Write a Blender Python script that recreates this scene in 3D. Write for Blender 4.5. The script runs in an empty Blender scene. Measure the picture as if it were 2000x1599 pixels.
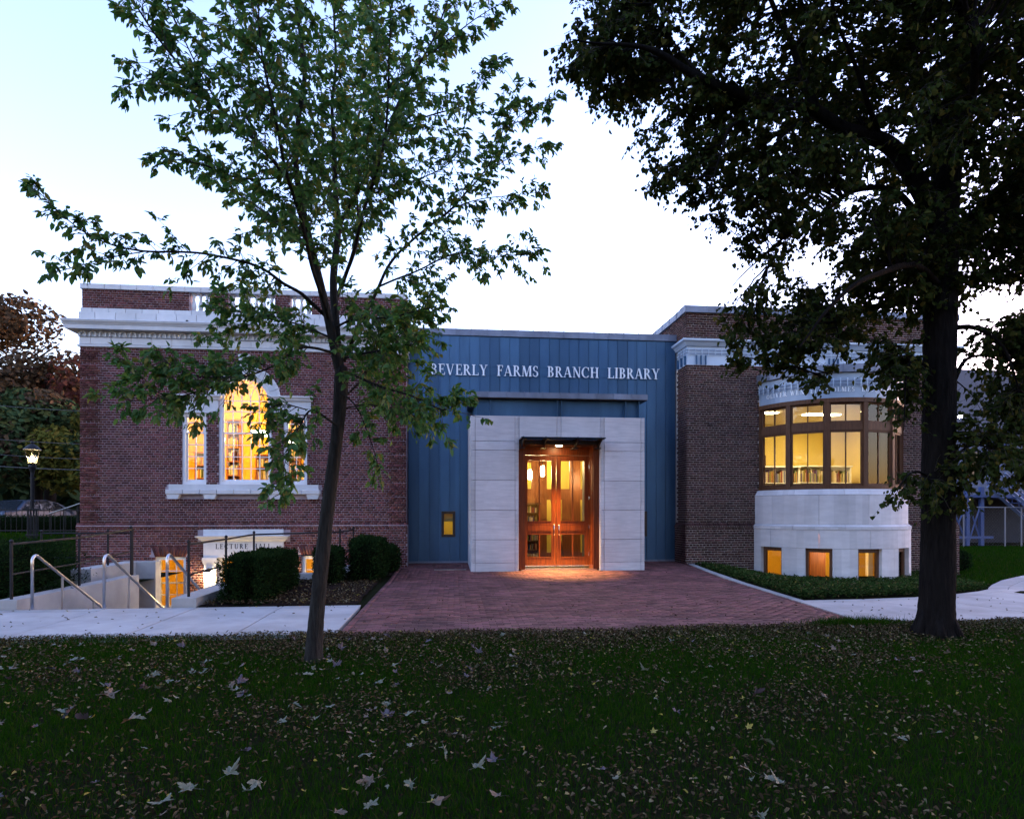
import bpy, math, random
import numpy as np

random.seed(7)
rng = np.random.default_rng(7)
S = bpy.context.scene
COL = S.collection
PI = math.pi
R = math.radians

# ------------------------------------------------------------------ camera
FPX = 1263.0
YAW = math.atan(130 / 1263)
EYE = 1.6
cam_d = bpy.data.cameras.new("camera")
cam_d.sensor_width = 36.0
cam_d.lens = FPX / 2000 * 36.0
cam_d.shift_y = 200.5 / 2000
cam_d.clip_end = 3000
cam = bpy.data.objects.new("camera", cam_d)
cam.location = (0, 0, EYE)
cam.rotation_euler = (R(90), 0, -YAW)
COL.objects.link(cam)
S.camera = cam

# ------------------------------------------------------------------ world, sun, exposure
SUN_EL, SUN_AZ = 2.0, 66.0
world = bpy.data.worlds.new("World")
S.world = world
world.use_nodes = True
wn = world.node_tree.nodes
wl = world.node_tree.links
wn.clear()
sky = wn.new("ShaderNodeTexSky")
sky.sky_type = 'NISHITA'
sky.sun_disc = False
sky.sun_elevation = R(SUN_EL)
sky.sun_rotation = R(SUN_AZ)
sky.air_density = 1.0
sky.dust_density = 1.0
sky.ozone_density = 1.8
bg = wn.new("ShaderNodeBackground")
bg.inputs["Strength"].default_value = 0.15
wo = wn.new("ShaderNodeOutputWorld")
tint = wn.new("ShaderNodeMix"); tint.data_type = 'RGBA'; tint.blend_type = 'MULTIPLY'      # cool white balance of the photograph, the same all over the sky
tint.inputs[0].default_value = 1.0
tint.inputs[7].default_value = (1.0, 0.845, 1.10, 1)
wl.new(sky.outputs[0], tint.inputs[6])
wl.new(tint.outputs[2], bg.inputs[0])
wl.new(bg.outputs[0], wo.inputs[0])

sun_d = bpy.data.lights.new("sun", 'SUN')
sun_d.energy = 0.15
sun_d.angle = R(12)
sun_d.color = (1.0, 0.86, 0.7)
sun = bpy.data.objects.new("sun", sun_d)
sun.rotation_euler = (R(90 - SUN_EL), 0, R(180 - SUN_AZ))
COL.objects.link(sun)

S.view_settings.view_transform = 'Standard'
S.view_settings.look = 'None'
S.view_settings.gamma = 1.0
S.view_settings.use_curve_mapping = False
S.view_settings.exposure = 4.2
S.render.engine = 'CYCLES'
S.cycles.use_denoising = True
S.cycles.max_bounces = 8
S.cycles.diffuse_bounces = 3
S.cycles.glossy_bounces = 3
S.cycles.transparent_max_bounces = 16
S.cycles.sample_clamp_indirect = 6.0

# ------------------------------------------------------------------ projection of picture measurements onto planes of the place
CY, SY = math.cos(YAW), math.sin(YAW)
def at(u, v, Y):
    """point on the plane at distance Y (parallel to the facade) seen at u, v of the 2000 px photograph"""
    a = (u - 1000) / FPX
    dy = -a * SY + CY
    t = Y / dy
    return np.array([t * (a * CY + SY), Y, EYE + t * (1000 - v) / FPX])

def ss(a, b, x):
    t = np.clip((np.asarray(x, float) - a) / (b - a), 0, 1)
    return t * t * (3 - 2 * t)

def gz(X, Y):
    """height of the bare ground"""
    X = np.asarray(X, float); Y = np.asarray(Y, float)
    z = 0.03 * np.sin(X * 0.9 + 1.3) * np.sin(Y * 0.8) * ss(9, 6, Y)
    z = z - 0.30 * ss(7.4, 9.0, X) * ss(11.5, 15.5, Y) + 0.2 * ss(7.4, 9.0, X) * ss(20, 30, Y)
    z = z + 0.75 * ss(-7.6, -9.5, X) * ss(15, 26, Y)
    return z

def terrace_z(Y):
    return 0.11 * np.clip((np.asarray(Y, float) - 15.0) / 4.15, 0, 1)

# ------------------------------------------------------------------ mesh helpers
class MB:
    def __init__(self):
        self.v = []; self.f = []; self.m = []
    def add(self, vs, fs, mi=0):
        b = len(self.v)
        self.v.extend([tuple(map(float, p)) for p in vs])
        self.f.extend([tuple(i + b for i in f) for f in fs])
        self.m.extend([mi] * len(fs))
        return self
    def box(self, x0, x1, y0, y1, z0, z1, mi=0):
        return self.add([(x0, y0, z0), (x1, y0, z0), (x1, y1, z0), (x0, y1, z0), (x0, y0, z1), (x1, y0, z1), (x1, y1, z1), (x0, y1, z1)],
                        [(0, 3, 2, 1), (4, 5, 6, 7), (0, 1, 5, 4), (1, 2, 6, 5), (2, 3, 7, 6), (3, 0, 4, 7)], mi)
    def bbox(self, x0, x1, y0, y1, z0, z1, b=0.01, mi=0):
        """box whose front (-Y) face has bevelled edges"""
        return self.add([(x0, y0 + b, z0), (x1, y0 + b, z0), (x1, y0 + b, z1), (x0, y0 + b, z1),
                         (x0 + b, y0, z0 + b), (x1 - b, y0, z0 + b), (x1 - b, y0, z1 - b), (x0 + b, y0, z1 - b),
                         (x0, y1, z0), (x1, y1, z0), (x1, y1, z1), (x0, y1, z1)],
                        [(4, 5, 6, 7), (0, 1, 5, 4), (1, 2, 6, 5), (2, 3, 7, 6), (3, 0, 4, 7),
                         (8, 9, 1, 0), (9, 10, 2, 1), (10, 11, 3, 2), (11, 8, 0, 3), (8, 11, 10, 9)], mi)
    def prism(self, poly, y0, y1, mi=0):
        """polygon in X,Z extruded from y0 (front) to y1"""
        n = len(poly)
        vs = [(p[0], y0, p[1]) for p in poly] + [(p[0], y1, p[1]) for p in poly]
        fs = [tuple(range(n)), tuple(range(2 * n - 1, n - 1, -1))]
        fs += [(i, i + n, (i + 1) % n + n, (i + 1) % n) for i in range(n)]
        return self.add(vs, fs, mi)
    def hprism(self, poly, z0, z1, mi=0):
        """polygon in X,Y extruded from z0 up to z1"""
        n = len(poly)
        vs = [(p[0], p[1], z0) for p in poly] + [(p[0], p[1], z1) for p in poly]
        fs = [tuple(range(n - 1, -1, -1)), tuple(range(n, 2 * n))]
        fs += [(i, (i + 1) % n, (i + 1) % n + n, i + n) for i in range(n)]
        return self.add(vs, fs, mi)
    def tube(self, pts, rad, n=6, cap=True, mi=0):
        pts = [np.array(p, float) for p in pts]
        if not hasattr(rad, '__len__'): rad = [rad] * len(pts)
        vs = []; fs = []
        prev = None
        for i, p in enumerate(pts):
            d = pts[min(i + 1, len(pts) - 1)] - pts[max(i - 1, 0)]
            d = d / (np.linalg.norm(d) + 1e-9)
            if prev is None:
                ref = np.array([0, 0, 1.0]) if abs(d[2]) < 0.9 else np.array([1.0, 0, 0])
                a = np.cross(d, ref)
            else:
                a = prev - d * np.dot(prev, d)
            a /= np.linalg.norm(a) + 1e-9
            prev = a
            b = np.cross(d, a)
            for k in range(n):
                t = 2 * PI * k / n
                vs.append(p + rad[i] * (math.cos(t) * a + math.sin(t) * b))
        for i in range(len(pts) - 1):
            for k in range(n):
                fs.append((i * n + k, i * n + (k + 1) % n, (i + 1) * n + (k + 1) % n, (i + 1) * n + k))
        if cap:
            fs.append(tuple(range(n - 1, -1, -1)))
            fs.append(tuple((len(pts) - 1) * n + k for k in range(n)))
        return self.add(vs, fs, mi)
    def lathe(self, cx, cy, prof, n=12, mi=0):
        """profile of (radius, z)"""
        vs = []; fs = []
        for r, z in prof:
            for k in range(n):
                t = 2 * PI * k / n
                vs.append((cx + r * math.cos(t), cy + r * math.sin(t), z))
        for i in range(len(prof) - 1):
            for k in range(n):
                fs.append((i * n + k, i * n + (k + 1) % n, (i + 1) * n + (k + 1) % n, (i + 1) * n + k))
        fs.append(tuple(range(n - 1, -1, -1)))
        fs.append(tuple((len(prof) - 1) * n + k for k in range(n)))
        return self.add(vs, fs, mi)
    def sweep(self, path, prof, closed_ends=True, mi=0):
        """prof (outward, z) swept along a plan path with mitred corners; outward = right-hand side of the path"""
        P = [np.array(p, float) for p in path]
        n = len(prof); vs = []; fs = []
        for i, p in enumerate(P):
            ns = []
            for a, b in ((i - 1, i), (i, i + 1)):
                if a >= 0 and b < len(P):
                    d = (P[b] - P[a]) / np.linalg.norm(P[b] - P[a])
                    ns.append(np.array([d[1], -d[0]]))
            nn = ns[0] if len(ns) == 1 else (ns[0] + ns[1]) / (1 + np.dot(ns[0], ns[1]))
            for o, z in prof:
                q = p + nn * o
                vs.append((q[0], q[1], z))
        for i in range(len(P) - 1):
            for k in range(n - 1):
                fs.append((i * n + k, (i + 1) * n + k, (i + 1) * n + k + 1, i * n + k + 1))
        if closed_ends:
            fs.append(tuple(range(n))); fs.append(tuple((len(P) - 1) * n + k for k in range(n - 1, -1, -1)))
        return self.add(vs, fs, mi)
    def mesh(self, name, mats, smooth=False):
        me = bpy.data.meshes.new(name)
        me.from_pydata(self.v, [], self.f)
        mats = mats if isinstance(mats, (list, tuple)) else [mats]
        for m in mats: me.materials.append(m)
        if len(mats) > 1: me.polygons.foreach_set("material_index", self.m)
        if smooth: me.polygons.foreach_set("use_smooth", [True] * len(me.polygons))
        me.update()
        return me

def adopt(o, parent):
    if parent is None: return
    o.parent = parent
    m = None
    p = parent
    tot = None
    while p is not None:                      # all parents only translate, so undo the sum of their offsets
        tot = (tot if tot is not None else np.zeros(3))
        p = p.parent
    from mathutils import Matrix
    o.matrix_parent_inverse = Matrix.Translation(WORLD.get(parent.name, (0, 0, 0))).inverted()

WORLD = {}                                    # world offset of every parent object
def link(name, me, parent=None, loc=(0, 0, 0), rot=(0, 0, 0), scale=None, kind=None, label=None):
    o = bpy.data.objects.new(name, me)
    COL.objects.link(o)
    o.location = loc; o.rotation_euler = rot
    if scale is not None: o.scale = scale if hasattr(scale, '__len__') else (scale,) * 3
    WORLD[o.name] = tuple(loc)
    adopt(o, parent)
    if kind: o["kind"] = kind
    if label: o["label"] = label
    return o
def part(mb, name, mat, parent=None, smooth=False, kind=None, label=None):
    return link(name, mb.mesh(name, mat, smooth), parent, kind=kind, label=label)
def tag(o, label, cat, group=None):
    o["label"] = label; o["category"] = cat
    if group: o["group"] = group
    return o
def thing(name, label, cat, loc=(0, 0, 0), group=None):
    o = bpy.data.objects.new(name, None)
    o.empty_display_size = 0.3
    COL.objects.link(o)
    o.location = loc
    WORLD[o.name] = tuple(loc)
    return tag(o, label, cat, group)
def copy_thing(o, d, rz=0.0, label=None):
    """copy of a thing, its parts and sub-parts, moved by d"""
    c = o.copy(); COL.objects.link(c)
    c.location = [a + b for a, b in zip(o.location, d)]
    c.rotation_euler.z += rz
    if label: c["label"] = label
    def rec(src, dst):
        for ch in list(src.children):
            q = ch.copy(); COL.objects.link(q); q.parent = dst
            rec(ch, q)
    rec(o, c)
    return c

def mesh_np(name, v, f, mats, mi=None, smooth=False):
    """fast mesh from numpy arrays; f is (n, k)"""
    v = np.asarray(v, np.float32); f = np.asarray(f, np.int32)
    me = bpy.data.meshes.new(name)
    me.vertices.add(len(v)); me.vertices.foreach_set("co", v.ravel())
    k = f.shape[1]
    me.loops.add(f.size); me.loops.foreach_set("vertex_index", f.ravel())
    me.polygons.add(len(f))
    me.polygons.foreach_set("loop_start", np.arange(0, f.size, k, dtype=np.int32))
    me.polygons.foreach_set("loop_total", np.full(len(f), k, np.int32))
    for m in (mats if isinstance(mats, (list, tuple)) else [mats]): me.materials.append(m)
    if mi is not None: me.polygons.foreach_set("material_index", np.asarray(mi, np.int32))
    if smooth: me.polygons.foreach_set("use_smooth", np.ones(len(f), bool))
    me.update(calc_edges=True)
    me.validate()
    return me

# ------------------------------------------------------------------ materials
def new_mat(name):
    m = bpy.data.materials.new(name); m.use_nodes = True
    nt = m.node_tree
    return m, nt, nt.nodes["Principled BSDF"]

def mat(name, c1, c2=None, scale=6.0, rough=0.6, metal=0.0, bump=0.0, bscale=None, spec=0.5, island=0.0, detail=5.0, stretch=None, hue=0.0, rough2=None, coat=0.0, blotch=0.0, bsize=0.55, streak=1.0):
    """noise-mottled surface; island: brightness spread from piece to piece"""
    m, nt, bs = new_mat(name)
    N = nt.nodes.new; L = nt.links.new
    bs.inputs["Roughness"].default_value = rough
    bs.inputs["Metallic"].default_value = metal
    bs.inputs["Specular IOR Level"].default_value = spec
    bs.inputs["Coat Weight"].default_value = coat
    c2 = c2 or tuple(x * 0.75 for x in c1)
    tc = N("ShaderNodeTexCoord"); mp = N("ShaderNodeMapping")
    L(tc.outputs["Object"], mp.inputs[0])
    if stretch: mp.inputs["Scale"].default_value = stretch
    no = N("ShaderNodeTexNoise"); no.inputs["Scale"].default_value = scale; no.inputs["Detail"].default_value = detail
    no.inputs["Roughness"].default_value = 0.62
    L(mp.outputs[0], no.inputs["Vector"])
    rp = N("ShaderNodeValToRGB")
    rp.color_ramp.elements[0].position = 0.3; rp.color_ramp.elements[1].position = 0.7
    rp.color_ramp.elements[0].color = (*c1, 1); rp.color_ramp.elements[1].color = (*c2, 1)
    L(no.outputs["Fac"], rp.inputs[0])
    out = rp.outputs[0]
    if island:
        ge = N("ShaderNodeNewGeometry"); oi = N("ShaderNodeObjectInfo")
        ad = N("ShaderNodeMath"); ad.operation = 'ADD'
        fr = N("ShaderNodeMath"); fr.operation = 'FRACT'
        L(ge.outputs["Random Per Island"], ad.inputs[0]); L(oi.outputs["Random"], ad.inputs[1]); L(ad.outputs[0], fr.inputs[0])
        mr = N("ShaderNodeMapRange"); mr.inputs["To Min"].default_value = 1 - island; mr.inputs["To Max"].default_value = 1 + island
        L(fr.outputs[0], mr.inputs[0])
        hs = N("ShaderNodeHueSaturation")
        L(out, hs.inputs["Color"]); L(mr.outputs[0], hs.inputs["Value"])
        if hue:
            m2 = N("ShaderNodeMath"); m2.operation = 'MULTIPLY'; m2.inputs[1].default_value = 7.31
            f2 = N("ShaderNodeMath"); f2.operation = 'FRACT'
            h2 = N("ShaderNodeMapRange"); h2.inputs["To Min"].default_value = 0.5 - hue; h2.inputs["To Max"].default_value = 0.5 + hue
            L(fr.outputs[0], m2.inputs[0]); L(m2.outputs[0], f2.inputs[0]); L(f2.outputs[0], h2.inputs[0]); L(h2.outputs[0], hs.inputs["Hue"])
        out = hs.outputs[0]
    if blotch:                                 # broad stains and weathering over the whole wall or floor
        gp = N("ShaderNodeNewGeometry"); m3 = N("ShaderNodeMapping"); m3.inputs["Scale"].default_value = (1, 1, streak)
        L(gp.outputs["Position"], m3.inputs[0])
        n3 = N("ShaderNodeTexNoise"); n3.inputs["Scale"].default_value = bsize; n3.inputs["Detail"].default_value = 6; n3.inputs["Roughness"].default_value = 0.6
        L(m3.outputs[0], n3.inputs["Vector"])
        r3 = N("ShaderNodeMapRange"); r3.inputs["From Min"].default_value = 0.3; r3.inputs["From Max"].default_value = 0.7; r3.inputs["To Min"].default_value = 1 - blotch; r3.inputs["To Max"].default_value = 1 + blotch * 0.6
        L(n3.outputs["Fac"], r3.inputs[0])
        h3 = N("ShaderNodeHueSaturation"); L(out, h3.inputs["Color"]); L(r3.outputs[0], h3.inputs["Value"]); out = h3.outputs[0]
    L(out, bs.inputs["Base Color"])
    if rough2 is not None:
        mr = N("ShaderNodeMapRange"); mr.inputs["To Min"].default_value = rough; mr.inputs["To Max"].default_value = rough2
        L(no.outputs["Fac"], mr.inputs[0]); L(mr.outputs[0], bs.inputs["Roughness"])
    if bump:
        n2 = N("ShaderNodeTexNoise"); n2.inputs["Scale"].default_value = bscale or scale * 5; n2.inputs["Detail"].default_value = 4
        L(mp.outputs[0], n2.inputs["Vector"])
        bp = N("ShaderNodeBump"); bp.inputs["Strength"].default_value = bump; bp.inputs["Distance"].default_value = 0.02
        L(n2.outputs["Fac"], bp.inputs["Height"]); L(bp.outputs[0], bs.inputs["Normal"])
    return m

def leaf_mat(name, cols, trans=0.35, rough=0.5, spec=0.0):
    """leaf colours picked per leaf, with light passing through"""
    m, nt, bs = new_mat(name)
    N = nt.nodes.new; L = nt.links.new
    ge = N("ShaderNodeNewGeometry"); oi = N("ShaderNodeObjectInfo")
    ad = N("ShaderNodeMath"); ad.operation = 'ADD'; fr = N("ShaderNodeMath"); fr.operation = 'FRACT'
    L(ge.outputs["Random Per Island"], ad.inputs[0]); L(oi.outputs["Random"], ad.inputs[1]); L(ad.outputs[0], fr.inputs[0])
    rp = N("ShaderNodeValToRGB")
    el = rp.color_ramp.elements
    while len(el) < len(cols): el.new(0.5)
    for i, (p, c) in enumerate(cols):
        el[i].position = p; el[i].color = (*c, 1)
    L(fr.outputs[0], rp.inputs[0])
    out = nt.nodes["Material Output"].inputs[0]
    df = N("ShaderNodeBsdfDiffuse"); L(rp.outputs[0], df.inputs[0])
    nt.nodes.remove(bs)
    sh = df.outputs[0]
    if trans:
        tr = N("ShaderNodeBsdfTranslucent"); mx = N("ShaderNodeMixShader"); mx.inputs[0].default_value = trans
        L(rp.outputs[0], tr.inputs[0])
        L(sh, mx.inputs[1]); L(tr.outputs[0], mx.inputs[2]); sh = mx.outputs[0]
    if spec:                                   # a faint waxy sheen
        gl = N("ShaderNodeBsdfGlossy"); gl.inputs["Roughness"].default_value = rough
        m2 = N("ShaderNodeMixShader"); m2.inputs[0].default_value = spec
        L(sh, m2.inputs[1]); L(gl.outputs[0], m2.inputs[2]); sh = m2.outputs[0]
    L(sh, out)
    return m

def glass_mat(name, tint=(1, 1, 1), ior=1.5, gloss_rough=0.0):
    m = bpy.data.materials.new(name); m.use_nodes = True
    nt = m.node_tree; nt.nodes.clear()
    N = nt.nodes.new; L = nt.links.new
    o = N("ShaderNodeOutputMaterial"); mx = N("ShaderNodeMixShader"); fr = N("ShaderNodeFresnel"); fr.inputs[0].default_value = ior
    tr = N("ShaderNodeBsdfTransparent"); tr.inputs[0].default_value = (*tint, 1)
    gl = N("ShaderNodeBsdfGlossy"); gl.inputs["Roughness"].default_value = gloss_rough
    L(fr.outputs[0], mx.inputs[0]); L(tr.outputs[0], mx.inputs[1]); L(gl.outputs[0], mx.inputs[2]); L(mx.outputs[0], o.inputs[0])
    return m

def glow_mat(name, col, strength):
    m = bpy.data.materials.new(name); m.use_nodes = True
    nt = m.node_tree; nt.nodes.clear()
    o = nt.nodes.new("ShaderNodeOutputMaterial"); e = nt.nodes.new("ShaderNodeEmission")
    e.inputs[0].default_value = (*col, 1); e.inputs[1].default_value = strength
    nt.links.new(e.outputs[0], o.inputs[0])
    return m

def wood_mat(name, c1, c2, rough=0.4, axis='Z', scale=3.0, spec=0.25):
    m, nt, bs = new_mat(name)
    N = nt.nodes.new; L = nt.links.new
    tc = N("ShaderNodeTexCoord"); mp = N("ShaderNodeMapping")
    mp.inputs["Scale"].default_value = (9, 9, 0.7) if axis == 'Z' else (0.7, 9, 9)
    L(tc.outputs["Object"], mp.inputs[0])
    no = N("ShaderNodeTexNoise"); no.inputs["Scale"].default_value = scale; no.inputs["Detail"].default_value = 8; no.inputs["Distortion"].default_value = 0.6
    L(mp.outputs[0], no.inputs["Vector"])
    rp = N("ShaderNodeValToRGB"); rp.color_ramp.elements[0].position = 0.32; rp.color_ramp.elements[1].position = 0.68
    rp.color_ramp.elements[0].color = (*c1, 1); rp.color_ramp.elements[1].color = (*c2, 1)
    L(no.outputs["Fac"], rp.inputs[0]); L(rp.outputs[0], bs.inputs["Base Color"])
    bs.inputs["Roughness"].default_value = rough; bs.inputs["Specular IOR Level"].default_value = spec
    return m

M = {}
M['brick_old'] = mat('old_brick', (0.130, 0.047, 0.042), (0.080, 0.030, 0.029), 9, 0.9, spec=0.15, bump=0.35, bscale=60, island=0.42, hue=0.014, blotch=0.40, bsize=0.7)
M['brick_new'] = mat('dark_brick', (0.080, 0.036, 0.032), (0.046, 0.024, 0.024), 9, 0.9, spec=0.15, bump=0.35, bscale=60, island=0.42, hue=0.014, blotch=0.35, bsize=0.7)
M['mortar_old'] = mat('old_mortar', (0.37, 0.305, 0.33), (0.29, 0.24, 0.265), 12, 0.95, spec=0.1, blotch=0.30, bsize=0.8, bump=0.3, bscale=90)
M['mortar_new'] = mat('pale_mortar', (0.50, 0.44, 0.385), (0.40, 0.355, 0.315), 12, 0.95, spec=0.1, blotch=0.30, bsize=0.8, bump=0.3, bscale=90)
M['paver'] = mat('clay_paver', (0.160, 0.064, 0.060), (0.098, 0.042, 0.043), 5, 0.85, spec=0.25, blotch=0.38, bsize=0.9, bump=0.3, bscale=50, island=0.42, hue=0.012)
M['joint_sand'] = mat('joint_sand', (0.10, 0.07, 0.06), (0.06, 0.045, 0.04), 14, 0.95)
M['white_stone'] = mat('white_terracotta', (0.53, 0.54, 0.55), (0.45, 0.47, 0.49), 3.5, 0.5, bump=0.05, island=0.07, blotch=0.14, bsize=1.3, streak=0.5)
M['white_paint'] = mat('white_paint', (0.70, 0.71, 0.72), (0.64, 0.65, 0.67), 4, 0.45, bump=0.04)
M['portal_stone'] = mat('pale_limestone', (0.50, 0.49, 0.50), (0.39, 0.38, 0.40), 5, 0.75, bump=0.25, bscale=26, stretch=(0.5, 1, 6), island=0.09, blotch=0.16, bsize=0.8, streak=0.5)
M['bay_stone'] = mat('cast_stone', (0.60, 0.58, 0.58), (0.49, 0.475, 0.48), 2.5, 0.75, bump=0.12, bscale=30, stretch=(0.6, 0.6, 3), island=0.08, blotch=0.18, bsize=0.9, streak=0.4)
M['zinc_blue'] = mat('blue_zinc', (0.050, 0.118, 0.210), (0.039, 0.095, 0.180), 2.2, 0.36, metal=0.55, island=0.16, stretch=(1, 1, 0.3), rough2=0.46, bump=0.05, bscale=2.5, blotch=0.22, bsize=1.4, streak=0.15)
M['zinc_grey'] = mat('weathered_zinc', (0.20, 0.23, 0.29), (0.145, 0.165, 0.22), 2.5, 0.45, metal=0.45, island=0.16, rough2=0.6, blotch=0.25, bsize=2.0)
M['zinc_pale'] = mat('pale_zinc', (0.46, 0.56, 0.66), (0.40, 0.49, 0.59), 2.5, 0.42, metal=0.1, island=0.06)
M['zinc_mid'] = mat('mid_zinc', (0.26, 0.335, 0.425), (0.22, 0.29, 0.375), 2.5, 0.42, metal=0.15, island=0.06)
M['letter'] = mat('brushed_letter_metal', (0.78, 0.82, 0.86), (0.70, 0.75, 0.80), 5, 0.4, metal=0.2)
M['wood_door'] = wood_mat('mahogany', (0.15, 0.032, 0.005), (0.075, 0.015, 0.003), 0.42)
M['wood_dark'] = wood_mat('dark_stained_wood', (0.115, 0.055, 0.030), (0.07, 0.033, 0.018), 0.45)
M['wood_bay'] = wood_mat('brown_window_wood', (0.115, 0.050, 0.022), (0.07, 0.030, 0.014), 0.6)
M['wood_int'] = wood_mat('interior_cherry', (0.25, 0.085, 0.025), (0.15, 0.05, 0.016), 0.45)
M['iron'] = mat('black_iron', (0.010, 0.010, 0.012), (0.016, 0.016, 0.018), 20, 0.6, spec=0.2)
M['bronze'] = mat('dark_bronze', (0.03, 0.022, 0.018), (0.045, 0.032, 0.025), 8, 0.45, metal=0.5)
M['steel'] = mat('stainless_steel', (0.55, 0.55, 0.57), (0.47, 0.47, 0.5), 9, 0.28, metal=1.0)
M['chrome'] = mat('satin_chrome', (0.75, 0.73, 0.70), (0.68, 0.66, 0.63), 9, 0.22, metal=1.0)
M['concrete'] = mat('pale_concrete', (0.36, 0.35, 0.345), (0.27, 0.265, 0.26), 2.2, 0.88, bump=0.15, bscale=60, island=0.10, blotch=0.22, bsize=0.9)
M['concrete_wall'] = mat('stucco_concrete', (0.40, 0.385, 0.375), (0.32, 0.31, 0.30), 2.0, 0.85, bump=0.1, bscale=40, blotch=0.2, bsize=0.9)
M['soil'] = mat('mulch', (0.030, 0.020, 0.016), (0.014, 0.010, 0.008), 14, 1.0, bump=0.6, bscale=60, spec=0.0)
M['turf'] = mat('turf_soil', (0.010, 0.014, 0.006), (0.018, 0.015, 0.009), 7, 1.0, bump=0.6, bscale=50, spec=0.0)
M['glass'] = glass_mat('clear_glass')
M['asphalt'] = mat('asphalt', (0.05, 0.05, 0.052), (0.04, 0.04, 0.042), 12, 0.9, bump=0.2)
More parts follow.
